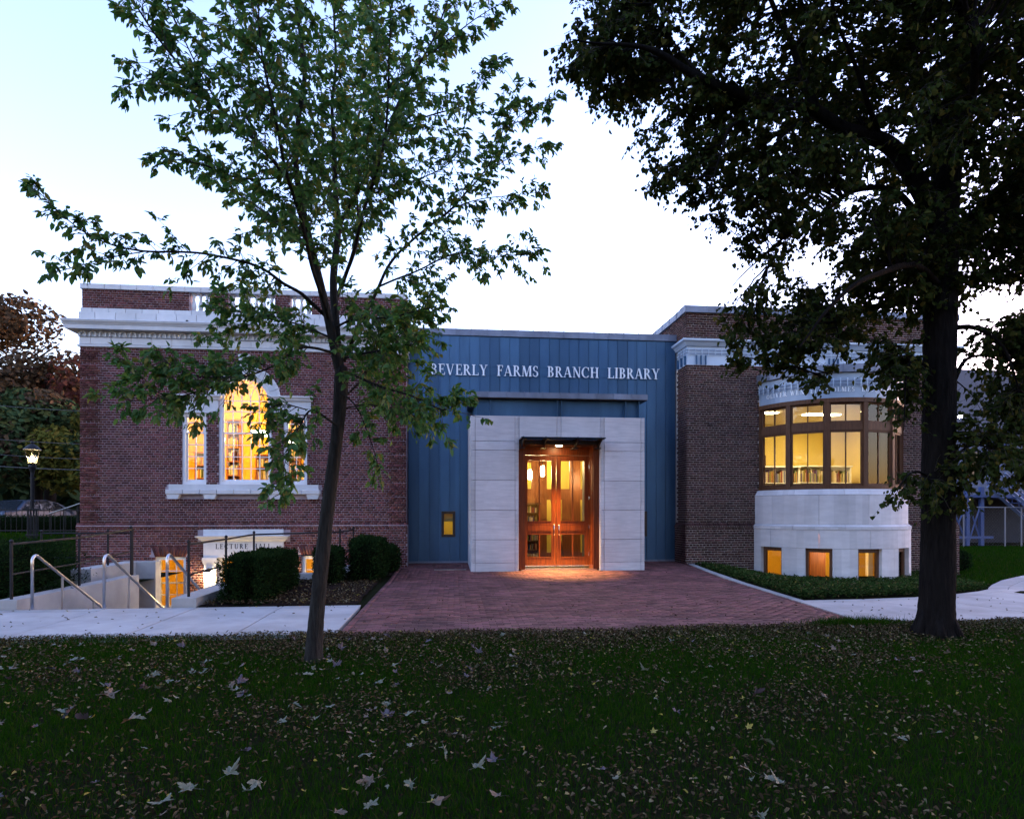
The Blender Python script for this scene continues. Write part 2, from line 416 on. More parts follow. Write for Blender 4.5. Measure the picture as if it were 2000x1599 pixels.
# ------------------------------------------------------------------ letters (serif capitals drawn as solid shapes, cap height 1)
def glyph(ch):
    P = []                                     # convex polygons in x, z
    T, t, sh = 0.15, 0.055, 0.045
    def rect(x0, z0, x1, z1): P.append([(x0, z0), (x1, z0), (x1, z1), (x0, z1)])
    def ser(x, z, w=0.30): rect(x - w / 2, z, x + w / 2, z + sh)
    def diag(x0, z0, x1, z1, w): P.append([(x0 - w / 2, z0), (x0 + w / 2, z0), (x1 + w / 2, z1), (x1 - w / 2, z1)])
    def ring(cx, cz, rx, rz, a0, a1, wx=T, wz=t, n=14):
        for i in range(n):
            q = []
            for a, o in ((a0 + (a1 - a0) * i / n, 0), (a0 + (a1 - a0) * (i + 1) / n, 0), (a0 + (a1 - a0) * (i + 1) / n, 1), (a0 + (a1 - a0) * i / n, 1)):
                a = R(a)
                q.append((cx + (rx - o * wx) * math.cos(a), cz + (rz - o * wz) * math.sin(a)))
            P.append(q)
    def stem(x, w=T, both=True):
        rect(x - w / 2, 0, x + w / 2, 1)
        ser(x, 0, w + 0.17); ser(x, 1 - sh, w + 0.17)
    W = 0.7
    if ch == 'I': stem(0.17); W = 0.34
    elif ch in 'LEF':
        stem(0.18); W = 0.64
        if ch in 'EF':
            rect(0.2, 1 - t, 0.58, 1); rect(0.54, 0.78, 0.58, 1); rect(0.2, 0.5, 0.46, 0.5 + t); rect(0.43, 0.40, 0.465, 0.65)
        if ch in 'LE': rect(0.2, 0, 0.62, t); rect(0.575, 0, 0.62, 0.24)
        if ch == 'F': W = 0.60
    elif ch == 'H': stem(0.18); stem(0.66); rect(0.2, 0.48, 0.66, 0.48 + t); W = 0.84
    elif ch == 'T': stem(0.35); rect(0, 1 - t, 0.70, 1); rect(0, 0.76, 0.045, 1); rect(0.655, 0.76, 0.70, 1); W = 0.70
    elif ch == 'V': diag(0.39, 0, 0.13, 1, T); diag(0.41, 0, 0.67, 1, t); ser(0.12, 1 - sh, 0.28); ser(0.67, 1 - sh, 0.22); W = 0.80
    elif ch == 'A': diag(0.10, 0, 0.37, 1, t); diag(0.66, 0, 0.40, 1, T); rect(0.2, 0.30, 0.58, 0.30 + t); ser(0.10, 0, 0.22); ser(0.66, 0, 0.28); W = 0.78
    elif ch == 'Y': rect(0.31, 0, 0.31 + T, 0.46); ser(0.385, 0); diag(0.385, 0.43, 0.13, 1, T); diag(0.41, 0.43, 0.65, 1, t); ser(0.12, 1 - sh, 0.27); ser(0.65, 1 - sh, 0.22); W = 0.78
    elif ch == 'N': rect(0.14, 0, 0.14 + t, 1); ser(0.165, 0, 0.22); ser(0.12, 1 - sh, 0.22); diag(0.67, 0, 0.17, 1, T); rect(0.66, 0, 0.66 + t, 1); ser(0.69, 1 - sh, 0.22); W = 0.82
    elif ch == 'M': diag(0.12, 0, 0.17, 1, t); diag(0.47, 0, 0.20, 1, T); diag(0.47, 0, 0.74, 1, t); rect(0.74, 0, 0.74 + T, 1); ser(0.12, 0, 0.2); ser(0.815, 0, 0.28); ser(0.14, 1 - sh, 0.18); ser(0.83, 1 - sh, 0.24); W = 0.96
    elif ch == 'W':
        for k in (0, 0.37): diag(0.34 + k, 0, 0.12 + k, 1, T * 0.9); diag(0.36 + k, 0, 0.54 + k, 1, t)
        ser(0.12, 1 - sh, 0.26); ser(0.50, 1 - sh, 0.24); ser(0.91, 1 - sh, 0.2); W = 1.02
    elif ch == 'B': stem(0.18); ring(0.30, 0.755, 0.26, 0.245, 90, -90); ring(0.30, 0.265, 0.31, 0.265, 90, -90); rect(0.2, 1 - t, 0.3, 1); rect(0.2, 0.49, 0.31, 0.49 + t); rect(0.2, 0, 0.3, t); W = 0.66
    elif ch == 'R': stem(0.18); ring(0.30, 0.745, 0.28, 0.255, 90, -90); rect(0.2, 1 - t, 0.3, 1); rect(0.2, 0.49, 0.31, 0.49 + t); diag(0.66, 0, 0.36, 0.5, T); ser(0.70, 0, 0.16); W = 0.76
    elif ch == 'D': stem(0.18); ring(0.28, 0.5, 0.48, 0.5, 90, -90); rect(0.2, 1 - t, 0.3, 1); rect(0.2, 0, 0.3, t); W = 0.80
    elif ch == 'O': ring(0.42, 0.5, 0.41, 0.515, 0, 360, n=24); W = 0.84
    elif ch == 'C': ring(0.42, 0.5, 0.41, 0.515, 42, 318, n=20); rect(0.66, 0.66, 0.71, 0.99); W = 0.76
    elif ch == 'U': rect(0.12, 0.28, 0.12 + T, 1); ser(0.19, 1 - sh); rect(0.62, 0.28, 0.62 + t, 1); ser(0.645, 1 - sh, 0.24); ring(0.398, 0.30, 0.278, 0.315, 180, 360); W = 0.80
    elif ch == 'S': ring(0.29, 0.745, 0.235, 0.265, 40, 270, T * 0.85); ring(0.29, 0.255, 0.25, 0.275, -140, 90, T * 0.85); rect(0.45, 0.74, 0.49, 0.98); rect(0.05, 0.03, 0.09, 0.28); W = 0.56
    return P, W

GLYPHS = {}
def letter_mesh(ch, h, depth, m):
    key = (ch, h, depth, m.name)
    if key not in GLYPHS:
        P, W = glyph(ch)
        b = MB()
        for i, q in enumerate(P):
            area = sum(q[k][0] * q[(k + 1) % 4][1] - q[(k + 1) % 4][0] * q[k][1] for k in range(4))
            if area < 0: q = q[::-1]
            e = 0.0003 * (i % 5)               # overlapping strokes never share a plane
            b.prism([(x * h, z * h) for x, z in q], -depth - e, 0)
        GLYPHS[key] = (b.mesh("letter", m), W * h)
    return GLYPHS[key]

def text_width(s, h, track, space):
    return sum(space if c == ' ' else glyph(c)[1] * h + track for c in s) - track

def set_line(s, parent, x0, x1, h, depth, m, place, space=0.5, zfun=None):
    """set the words between x0 and x1, each letter a piece of its own; place(x, w) gives location and turn about Z"""
    n = sum(c != ' ' for c in s); nat = text_width(s, h, 0, space * h)
    track = (x1 - x0 - nat) / max(1, n - 1)
    x = x0
    for c in s:
        if c == ' ': x += space * h; continue
        me, w = letter_mesh(c, h, depth, m)
        loc, rz = place(x, w)
        link("letter", me, parent, loc, (0, 0, rz))
        x += w + track

# ------------------------------------------------------------------ brickwork
def brick_rows(x0, x1, z0, z1, ch=0.0675, L=0.203, joint=0.012, bond='common', phase=0):
    n = max(1, round((z1 - z0) / ch)); c = (z1 - z0) / n
    out = []
    for r in range(n):
        za, zb = z0 + r * c + joint / 2, z0 + (r + 1) * c - joint / 2
        hdr = (r % 2 == 1) if bond == 'english' else (r % 6 == 5)
        l = L / 2 if hdr else L
        off = (L / 4 if hdr else (L / 2 if (r // (2 if bond == 'english' else 1)) % 2 else 0)) + phase
        x = x0 - off
        while x < x1:
            a, b = max(x + joint / 2, x0), min(x + l - joint / 2, x1)
            if b - a > 0.025: out.append((a, b, za, zb, r, abs(b - a - (L - joint)) < 1e-6))
            x += l
    return out

def cut(bricks, holes):
    """cut bricks at rectangular openings (x0, x1, z0, z1) and drop those whose middle a test refuses"""
    for h in holes:
        out = []
        for b in bricks:
            if callable(h):
                if not h((b[0] + b[1]) / 2, (b[2] + b[3]) / 2): out.append(b)
                continue
            if b[1] <= h[0] or b[0] >= h[1] or b[3] <= h[2] + 0.02 or b[2] >= h[3] - 0.02: out.append(b); continue
            if h[0] - b[0] > 0.03: out.append((b[0], h[0], *b[2:5], False))
            if b[1] - h[1] > 0.03: out.append((h[1], b[1], *b[2:5], False))
        bricks = out
    return bricks

BV = np.array([(-1, -1, -1), (1, -1, -1), (1, -1, 1), (-1, -1, 1), (-1, 1, -1), (1, 1, -1), (1, 1, 1), (-1, 1, 1)], float) * 0.5
BF = np.array([(0, 1, 2, 3), (1, 5, 6, 2), (0, 3, 7, 4), (3, 2, 6, 7), (0, 4, 5, 1)])
def brick_arrays(bricks, face, axis, off=None, depth=0.03):
    """axis 'y': face plane Y=face looking to -Y; axis '-x': plane X=face looking to -X"""
    B = np.array([b[:4] for b in bricks]); n = len(B)
    o = np.zeros(n) if off is None else np.array([off(b) for b in bricks])
    o = o + rng.uniform(-0.0015, 0.002, n)
    cx, w = (B[:, 0] + B[:, 1]) / 2, B[:, 1] - B[:, 0]
    cz, h = (B[:, 2] + B[:, 3]) / 2, B[:, 3] - B[:, 2]
    v = np.empty((n, 8, 3))
    loc = BV[None]
    s = cx[:, None] + loc[..., 0] * w[:, None]
    d = face - o[:, None] + (loc[..., 1] + 0.5) * depth
    z = cz[:, None] + loc[..., 2] * h[:, None]
    if axis == 'y': v[..., 0], v[..., 1] = s, d
    else: v[..., 0], v[..., 1] = d, -s        # s runs along -Y so that it reads left to right
    v[..., 2] = z
    f = BF[None] + (np.arange(n) * 8)[:, None, None]
    return v.reshape(-1, 3), f.reshape(-1, 4)

def join_arrays(lst):
    V = []; F = []; b = 0
    for v, f in lst:
        V.append(v); F.append(f + b); b += len(v)
    return np.concatenate(V), np.concatenate(F)

def holed_wall(b, x0, x1, z0, z1, y0, y1, holes):
    xs = sorted({x0, x1, *[h[0] for h in holes], *[h[1] for h in holes]}); zs = sorted({z0, z1, *[h[2] for h in holes], *[h[3] for h in holes]})
    xs = [x for x in xs if x0 <= x <= x1]; zs = [z for z in zs if z0 <= z <= z1]
    for i in range(len(xs) - 1):
        run = None
        for k in range(len(zs) - 1):
            cx, cz = (xs[i] + xs[i + 1]) / 2, (zs[k] + zs[k + 1]) / 2
            inside = any(h[0] < cx < h[1] and h[2] < cz < h[3] for h in holes)
            if not inside:
                if run is None: run = zs[k]
            if (inside or k == len(zs) - 2) and run is not None:
                b.box(xs[i], xs[i + 1], y0, y1, run, zs[k] if inside else zs[k + 1]); run = None

LIB = thing("library_building", "two brick wings joined by a blue metal front with a pale stone entrance", "building", (3.0, 18.2, 0.1))

# ================================================================== the old wing (left)
YL = 18.2
LX0, LX1 = -9.62, -1.08
WC = -5.41
W1 = (-7.05, -6.42, 2.35, 4.27); W3 = (2 * WC + 6.42, 2 * WC + 7.05, 2.35, 4.27)
W2 = (-6.10, -4.72, 2.35, 4.63)
B1 = (-7.71, -6.92, -1.0, 0.41); B2 = (2 * WC + 6.92, 2 * WC + 7.71, -1.0, 0.41)
DR = (-6.12, -4.70, -1.65, 0.38)
RA = 0.69
def in_arch(x, z, r=0.92): return z > 4.6 and (x - WC) ** 2 + (z - 4.63) ** 2 < r * r

wall = MB()
holed_wall(wall, LX0, LX1, 1.25, 4.63, YL + 0.006, YL + 0.38, [W1, W2, W3])
n = 16
top = 5.99
wall.box(LX0, WC - RA, YL + 0.006, YL + 0.38, 4.63, top); wall.box(WC + RA, LX1, YL + 0.006, YL + 0.38, 4.63, top)
for i in range(n):
    a0, a1 = PI - PI * i / n, PI - PI * (i + 1) / n
    p = [(WC + RA * math.cos(a0), 4.63 + RA * math.sin(a0)), (WC + RA * math.cos(a1), 4.63 + RA * math.sin(a1))]
    wall.prism([p[0], p[1], (p[1][0], top), (p[0][0], top)], YL + 0.006, YL + 0.38)
holed_wall(wall, LX0 - 0.07, LX1 + 0.03, -1.75, 1.25, YL - 0.062, YL + 0.38, [B1, B2, DR])
# parapet with three balustrade openings
OPN = [(-6.88, -6.36), (-5.88, -4.74), (-4.26, -3.74)]
OPN = [(a - 0.10, b - 0.10) for a, b in OPN]
OPN = [(-6.88, -6.36), (-5.86, -4.64), (-4.24, -3.66)]
holed_wall(wall, LX0 + 0.02, LX1 - 0.02, 7.02, 7.53, YL + 0.058, YL + 0.30, [(a, b, 7.02, 7.53) for a, b in OPN])
part(wall, "brick_wall", M['mortar_old'], LIB, label="deep red wall of the old wing with pale joints")
sides = MB()
sides.box(LX0 + 0.008, LX0 + 0.35, YL + 0.39, 30, -1.7, 7.5); sides.box(LX1 - 0.35, LX1 - 0.008, YL + 0.39, 30, -1.7, 7.5)
sides.box(LX0 + 0.36, LX1 - 0.36, 29.7, 30, -1.7, 7.5)
part(sides, "side_wall", M['brick_old'], LIB)
roof = MB(); roof.box(LX0 + 0.36, LX1 - 0.36, YL + 0.39, 29.69, 6.3, 6.6)
part(roof, "roof", M['zinc_grey'], LIB)

def quoin(b):
    x = (b[0] + b[1]) / 2
    return 0.018 if (x < LX0 + 0.46 or x > LX1 - 0.46) and b[4] % 6 != 5 else 0.0
ARC = []
main_l = cut(brick_rows(LX0, LX1, 1.31, 5.97, 0.065, 0.205, 0.012, 'english'),
             [W1, W2, W3, in_arch, (-7.16, -6.09, 4.27, 4.75), (-4.73, 2 * WC + 7.16, 4.27, 4.75), (-7.44, 2 * WC + 7.44, 1.96, 2.36)])
par_l = cut(brick_rows(LX0 + 0.02, LX1 - 0.02, 7.025, 7.525, 0.0625, 0.205, 0.012, 'english'), [(a - 0.001, b + 0.001, 7, 7.6) for a, b in OPN])
VZ = 0.27                                      # depth of the flat arches over the basement windows
base_l = cut(brick_rows(LX0 - 0.07, LX1 + 0.03, -1.7, 1.19, 0.065, 0.205, 0.012, 'english'),
             [B1, B2, DR, (B1[0] - 0.1, B1[1] + 0.1, 0.41, 0.41 + VZ), (B2[0] - 0.1, B2[1] + 0.1, 0.41, 0.41 + VZ), (-6.62, 2 * WC + 6.62, 0.8, 1.15), (-6.45, 2 * WC + 6.45, -1.7, 0.8)])
# the 300 bricks that stand clear of the tree, each an object; alike ones share a mesh
full = [b for b in main_l if b[5] and b[1] < -7.45 and b[0] > LX0 + 0.47 and 2.2 < b[2] < 5.9]
full.sort(key=lambda b: abs(b[0] + 8.6) + 0.35 * abs(b[2] - 4.2))
pick = set(id(b) for b in full[:300])
bw, bh = full[0][1] - full[0][0], full[0][3] - full[0][2]
bm = MB(); v = BV * np.array([bw, 0.03, bh]); bm.add(v, BF)
brick_me = bm.mesh("brick", M['brick_old'])
for b in full[:300]:
    link("brick", brick_me, LIB, ((b[0] + b[1]) / 2, YL + 0.015 + rng.uniform(-0.002, 0.0015), (b[2] + b[3]) / 2))
rest = [b for b in main_l if id(b) not in pick]
arrs = [brick_arrays(rest, YL, 'y', quoin), brick_arrays(par_l, YL + 0.05, 'y'), brick_arrays(base_l, YL - 0.07, 'y')]
# sloping water table of brick on edge
wt = MB()
x = LX0 - 0.08
while x < LX1 + 0.03:
    e = min(x + 0.093, LX1 + 0.035)
    wt.add([(x, YL - 0.085, 1.195), (e, YL - 0.085, 1.195), (e, YL + 0.0, 1.31), (x, YL + 0.0, 1.31), (x, YL + 0.03, 1.195), (e, YL + 0.03, 1.195), (e, YL + 0.02, 1.312), (x, YL + 0.02, 1.312)],
           [(0, 1, 2, 3), (1, 5, 6, 2), (0, 3, 7, 4), (3, 2, 6, 7), (0, 4, 5, 1)])
    x += 0.103
# flat arches: splayed bricks over the basement windows
for bx in (B1, B2):
    m_ = (bx[0] + bx[1]) / 2; k = 11; w0 = bx[1] - bx[0]; w1 = w0 + 0.2
    for i in range(k):
        a0, a1 = m_ - w0 / 2 + w0 * (i + 0.05) / k, m_ - w0 / 2 + w0 * (i + 0.95) / k
        c0, c1 = m_ - w1 / 2 + w1 * (i + 0.05) / k, m_ - w1 / 2 + w1 * (i + 0.95) / k
        wt.prism([(a0, 0.41), (a1, 0.41), (c1, 0.41 + VZ), (c0, 0.41 + VZ)], YL - 0.074, YL - 0.03)
arrs.append((np.array(wt.v), np.array([f for f in wt.f if len(f) == 4])))
v, f = join_arrays(arrs)
link("brickwork", mesh_np("brickwork", v, f, M['brick_old']), LIB, kind="stuff", label="deep red bricks of the old wing in pale mortar")

# white entablature with a mitred cornice
path = [(LX0, 30), (LX0, YL), (LX1, YL), (LX1, 30)]
co = MB()
co.sweep(path[::1], [(-0.02, 5.97), (0.05, 5.985), (0.05, 6.025), (0.025, 6.045), (0.004, 6.05), (0.004, 6.235), (0.035, 6.25), (0.035, 6.395), (0.255, 6.40), (0.26, 6.50), (0.275, 6.515), (0.285, 6.54), (0.315, 6.575), (0.33, 6.62), (0.31, 6.64), (0.0, 6.69), (-0.3, 6.69), (-0.3, 5.97)])
cornice = part(co, "cornice", M['white_stone'], LIB, label="white cornice of the old wing")
# stones of frieze, attic, upper course and coping: the joints are real gaps
def stone_run(name, x0, x1, w, y0, y1, z0, z1, m, parent, b=0.006, shift=0.0):
    xs = [x0] + list(np.arange(x0 + w * (1 - shift), x1 - 0.1, w)) + [x1]
    cache = {}
    for a, c in zip(xs[:-1], xs[1:]):
        g = 0.004
        k = round(c - a, 3)
        if k not in cache:
            q = MB(); q.bbox(-(c - a) / 2 + g, (c - a) / 2 - g, 0, y1 - y0, 0, z1 - z0, b); cache[k] = q.mesh(name, m)
        link(name, cache[k], parent, ((a + c) / 2, y0 + rng.uniform(-0.001, 0.001), z0))
stone_run("frieze_stone", LX0 - 0.02, LX1 + 0.02, 0.515, YL - 0.022, YL + 0.05, 6.052, 6.232, M['white_stone'], cornice, shift=0.45)
stone_run("attic_stone", LX0 - 0.03, LX1 + 0.03, 0.515, YL - 0.03, YL + 0.3, 6.70, 6.90, M['white_stone'], LIB, shift=0.2)
stone_run("course_stone", LX0, LX1, 0.42, YL + 0.005, YL + 0.3, 6.904, 7.02, M['white_stone'], LIB, shift=0.3)
stone_run("coping_stone", LX0 - 0.02, LX1 + 0.02, 0.41, YL + 0.015, YL + 0.36, 7.532, 7.67, M['white_stone'], LIB, shift=0.5)
# little arches under the corona
ar = MB()
for i in range(9):
    a0, a1 = PI * i / 9, PI * (i + 1) / 9
    for (r0, r1) in ((0.058, 0.088),):
        ar.prism([(r0 * math.cos(a0), r0 * math.sin(a0)), (r1 * math.cos(a0), r1 * math.sin(a0)), (r1 * math.cos(a1), r1 * math.sin(a1)), (r0 * math.cos(a1), r0 * math.sin(a1))][::1], -0.05, 0)
ar.box(-0.088, -0.058, -0.05, 0, -0.06, 0); ar.box(0.058, 0.088, -0.05, 0, -0.06, 0)
arch_me = ar.mesh("arch_block", M['white_stone'])
x = LX0 + 0.10
while x < LX1:
    link("arch_block", arch_me, cornice, (x, YL - 0.036, 6.305)); x += 0.2515
# balusters
bl = MB()
bl.box(-0.055, 0.055, -0.055, 0.055, 0, 0.045); bl.lathe(0, 0, [(0.035, 0.045), (0.05, 0.06), (0.062, 0.12), (0.066, 0.17), (0.05, 0.24), (0.032, 0.32), (0.03, 0.37), (0.045, 0.40), (0.035, 0.42), (0.05, 0.455)], 12); bl.box(-0.055, 0.055, -0.055, 0.055, 0.455, 0.505)
bal_me = bl.mesh("baluster", M['white_stone'], True)
for a, b in OPN:
    k = max(2, int(round((b - a) / 0.2)))
    for i in range(k):
        link("baluster", bal_me, LIB, (a + (b - a) * (i + 0.5) / k, YL + 0.17, 7.022))
# drain spout hole in the attic course
q = MB(); q.tube([(-6.9, YL - 0.034, 6.72), (-6.9, YL - 0.05, 6.72)], 0.035, 10); part(q, "drain_spout", M['iron'], LIB)

# windows -----------------------------------------------------------------------------
def bar_grid(parent, x0, x1, z0, z1, y, ncol, rows, m, w=0.022, d=0.03, glass=True, pane_y=0.012):
    """muntins and single panes between x0..x1, z0..z1; rows are the inner bar heights"""
    zs = [z0] + list(rows) + [z1]
    xs = [x0 + (x1 - x0) * i / ncol for i in range(ncol + 1)]
    for x in xs[1:-1]:
        q = MB(); q.box(x - w / 2, x + w / 2, y, y + d, z0, z1); part(q, "muntin", m, parent)
    for z in zs[1:-1]:
        for a, b in zip(xs[:-1], xs[1:]):
            q = MB(); q.box(a + (w / 2 + 0.0005 if a != x0 else 0), b - (w / 2 + 0.0005 if b != x1 else 0), y + 0.002, y + d - 0.002, z - w / 2, z + w / 2); part(q, "muntin", m, parent)
    if glass:
        for a, b in zip(xs[:-1], xs[1:]):
            for c, e in zip(zs[:-1], zs[1:]):
                q = MB(); q.box(a + 0.002, b - 0.002, y + pane_y, y + pane_y + 0.005, c + 0.002, e - 0.002); part(q, "pane", M['glass'], parent)

def frame_box(b, x0, x1, z0, z1, w, y0, y1, wb=None):
    wb = wb or w
    b.box(x0, x0 + w, y0, y1, z0, z1); b.box(x1 - w, x1, y0, y1, z0, z1)
    b.box(x0 + w, x1 - w, y0 + 0.002, y1, z1 - w, z1); b.box(x0 + w, x1 - w, y0 + 0.002, y1, z0, z0 + wb)

def sash_window(o, ncol, lower, upper, meet, label, m=None, cas=0.075):
    m = m or M['white_paint']
    x0, x1, z0, z1 = o
    q = MB(); frame_box(q, x0 + 0.002, x1 - 0.002, z0, z1, cas, YL + 0.05, YL + 0.24)
    w = part(q, "window", m, LIB, label=label)
    a, b = x0 + cas, x1 - cas
    q = MB(); frame_box(q, a + 0.001, b - 0.001, z0 + cas, meet + 0.025, 0.038, YL + 0.135, YL + 0.17, 0.06); part(q, "lower_sash", m, w)
    q = MB(); frame_box(q, a + 0.001, b - 0.001, meet - 0.02, z1 - cas, 0.038, YL + 0.095, YL + 0.13, 0.042); part(q, "upper_sash", m, w)
    bar_grid(w, a + 0.038, b - 0.038, z0 + cas + 0.06, meet - 0.013, YL + 0.140, ncol, lower, m)
    bar_grid(w, a + 0.038, b - 0.038, meet + 0.022, z1 - cas - 0.038, YL + 0.099, ncol, upper, m)
    return w
ROWL = [2.79, 3.11, 3.43]
sash_window(W1, 2, ROWL, [4.02], 3.75, "narrow white sash window beside the arched one, nearer the corner")
sash_window(W3, 2, ROWL, [4.02], 3.75, "narrow white sash window beside the arched one, behind the tree trunk")
# the middle one, arched
q = MB(); cas = 0.075
x0, x1 = W2[0] + 0.002, W2[1] - 0.002
q.box(x0, x0 + cas, YL + 0.05, YL + 0.24, 2.35, 4.63); q.box(x1 - cas, x1, YL + 0.05, YL + 0.24, 2.35, 4.63); q.box(x0 + cas, x1 - cas, YL + 0.052, YL + 0.24, 2.35, 2.43)
def arc_strip(b, cx, cz, r0, r1, y0, y1, n=20, a0=0.0, a1=PI):
    for i in range(n):
        t0, t1 = a0 + (a1 - a0) * i / n, a0 + (a1 - a0) * (i + 1) / n
        b.prism([(cx + r0 * math.cos(t0), cz + r0 * math.sin(t0)), (cx + r1 * math.cos(t0), cz + r1 * math.sin(t0)), (cx + r1 * math.cos(t1), cz + r1 * math.sin(t1)), (cx + r0 * math.cos(t1), cz + r0 * math.sin(t1))], y0, y1)
arc_strip(q, WC, 4.63, RA - cas, RA - 0.002, YL + 0.05, YL + 0.24)
wmid = part(q, "window", M['white_paint'], LIB, label="tall white arched window glowing amber")
a, b = W2[0] + cas, W2[1] - cas
q = MB(); frame_box(q, a, b, 2.43, 3.775, 0.038, YL + 0.135, YL + 0.17, 0.06); part(q, "lower_sash", M['white_paint'], wmid)
q = MB(); q.box(a, a + 0.038, YL + 0.095, YL + 0.13, 3.73, 4.63); q.box(b - 0.038, b, YL + 0.095, YL + 0.13, 3.73, 4.63); q.box(a + 0.038, b - 0.038, YL + 0.097, YL + 0.13, 3.73, 3.772)
arc_strip(q, WC, 4.63, RA - cas - 0.038, RA - cas - 0.001, YL + 0.095, YL + 0.13); part(q, "upper_sash", M['white_paint'], wmid)
bar_grid(wmid, a + 0.038, b - 0.038, 2.49, 3.737, YL + 0.140, 5, ROWL, M['white_paint'])
bar_grid(wmid, a + 0.038, b - 0.038, 3.772, 4.63, YL + 0.099, 5, [4.05, 4.34], M['white_paint'])
ri = RA - cas - 0.038
for k in (1, 2, 3, 4):                         # tracery: bars that curve from the spring line and cross in the head
    xs0 = WC - ri + 2 * ri * k / 5
    for sgn in (1, -1):
        cx = xs0 + sgn * ri * 1.15
        pts = []
        for i in range(14):
            t = (PI if sgn > 0 else 0) - sgn * (PI / 2) * i / 13
            p = (cx + ri * 1.15 * math.cos(t), 4.63 + ri * 1.15 * math.sin(t))
            if (p[0] - WC) ** 2 + (p[1] - 4.63) ** 2 < (ri + 0.01) ** 2: pts.append((p[0], YL + 0.112, p[1]))
        if len(pts) > 2:
            q = MB(); q.tube(pts, 0.010, 4); part(q, "muntin", M['white_paint'], wmid)
q = MB(); q.box(a + 0.038, b - 0.038, YL + 0.098, YL + 0.128, 4.619, 4.641); part(q, "muntin", M['white_paint'], wmid)
q = MB(); q.prism([(WC + ri * math.cos(PI * i / 20), 4.645 + ri * math.sin(PI * i / 20) * 0.99) for i in range(21)], YL + 0.117, YL + 0.122); part(q, "pane", M['glass'], wmid)
# stone arch ring with joints, keystone, entablature blocks, sill and brackets
for i in range(9):
    if i == 4: continue
    t0, t1 = PI * i / 9 + 0.006, PI * (i + 1) / 9 - 0.006
    q = MB(); arc_strip(q, WC, 4.63, RA + 0.002, RA + 0.25, YL - 0.035, YL + 0.2, 4, t0, t1); arc_strip(q, WC, 4.63, RA + 0.19, RA + 0.262, YL - 0.06, YL - 0.036, 4, t0, t1)
    part(q, "voussoir", M['white_stone'], LIB)
q = MB(); q.prism([(WC - 0.09, 5.31), (WC + 0.09, 5.31), (WC + 0.15, 5.86), (WC - 0.15, 5.86)], YL - 0.11, YL + 0.2); part(q, "keystone", M['white_stone'], LIB)
for s in (-1, 1):
    xa, xb = sorted((WC + s * 1.74, WC + s * (RA + 0.0015)))
    q = MB(); q.box(xa, xb, YL - 0.03, YL + 0.2, 4.272, 4.40); q.box(xa, xb, YL - 0.02, YL + 0.2, 4.402, 4.62)
    pr = [(-0.02, 4.622), (0.04, 4.63), (0.06, 4.68), (0.10, 4.72), (0.10, 4.755), (-0.02, 4.76)]
    pth = [(xa, YL + 0.1), (xa, YL - 0.02), (xb, YL - 0.02), (xb, YL + 0.1)] if s < 0 else [(xa, YL + 0.1), (xa, YL - 0.02), (xb, YL - 0.02), (xb, YL + 0.1)]
    q.sweep(pth, pr)
    part(q, "entablature", M['white_stone'], LIB)
SX0, SX1 = WC - 1.98, WC + 1.98
q = MB(); q.box(SX0 + 0.03, SX1 - 0.03, YL - 0.07, YL + 0.3, 2.21, 2.349)
sill = part(q, "window_sill", M['white_stone'], LIB, label="long white sill under the arched window group")
stone_run("sill_stone", SX0 - 0.03, SX1 + 0.03, 0.44, YL - 0.15, YL + 0.05, 2.085, 2.207, M['white_stone'], sill, b=0.012)
for xb in (-7.40, -6.46, -4.76, -3.77):
    q = MB(); q.prism([(xb + 0.04, 1.955), (xb + 0.30, 1.955), (xb + 0.34, 2.083), (xb, 2.083)], YL - 0.13, YL + 0.05); part(q, "bracket", M['white_stone'], sill)

# basement windows and the lecture hall door
def basement_window(o, label):
    x0, x1, z0, z1 = o; m = M['white_paint']
    q = MB(); frame_box(q, x0 + 0.002, x1 - 0.002, z0, z1 - 0.002, 0.085, YL - 0.0, YL + 0.16)
    w = part(q, "window", m, LIB, label=label)
    bar_grid(w, x0 + 0.085, x1 - 0.085, z0 + 0.09, -0.32, YL + 0.09, 3, [-0.62], m)
    bar_grid(w, x0 + 0.085, x1 - 0.085, -0.28, z1 - 0.087, YL + 0.06, 3, [0.02], m)
    q = MB(); q.box(x0 + 0.085, x1 - 0.085, YL + 0.05, YL + 0.12, -0.319, -0.281); part(q, "meeting_rail", m, w)
basement_window(B1, "white basement window beside the stair")
basement_window(B2, "white basement window behind the clipped shrubs")
q = MB()
YB = YL - 0.075
q.box(-6.45, 2 * WC + 6.45, YB - 0.05, YB + 0.1, 0.382, 0.80)
surround = part(q, "door_surround", M['white_stone'], LIB, label="white stone surround of the basement door with carved words")
q = MB(); q.box(-6.45, 2 * WC + 6.45, YB - 0.06, YB + 0.1, 0.972, 1.14); part(q, "parapet_block", M['white_stone'], surround)
q = MB(); q.sweep([(-6.45, YB + 0.08), (-6.45, YB - 0.04), (2 * WC + 6.45, YB - 0.04), (2 * WC + 6.45, YB + 0.08)], [(-0.03, 0.802), (0.03, 0.81), (0.05, 0.85), (0.10, 0.87), (0.10, 0.905), (0.16, 0.935), (0.17, 0.965), (-0.03, 0.97)]); part(q, "hood", M['white_stone'], surround)
for s in (-1, 1):
    xa, xb = sorted((WC + s * 1.03, WC + s * 0.72))
    q = MB(); q.box(xa, xb, YB - 0.045, YB + 0.1, -1.65, 0.20); q.box(xa - 0.01, xb + 0.01, YB - 0.055, YB + 0.1, 0.202, 0.24); q.box(xa - 0.025, xb + 0.025, YB - 0.075, YB + 0.1, 0.242, 0.30); q.box(xa - 0.035, xb + 0.035, YB - 0.09, YB + 0.1, 0.302, 0.38)
    part(q, "pilaster", M['white_stone'], surround)
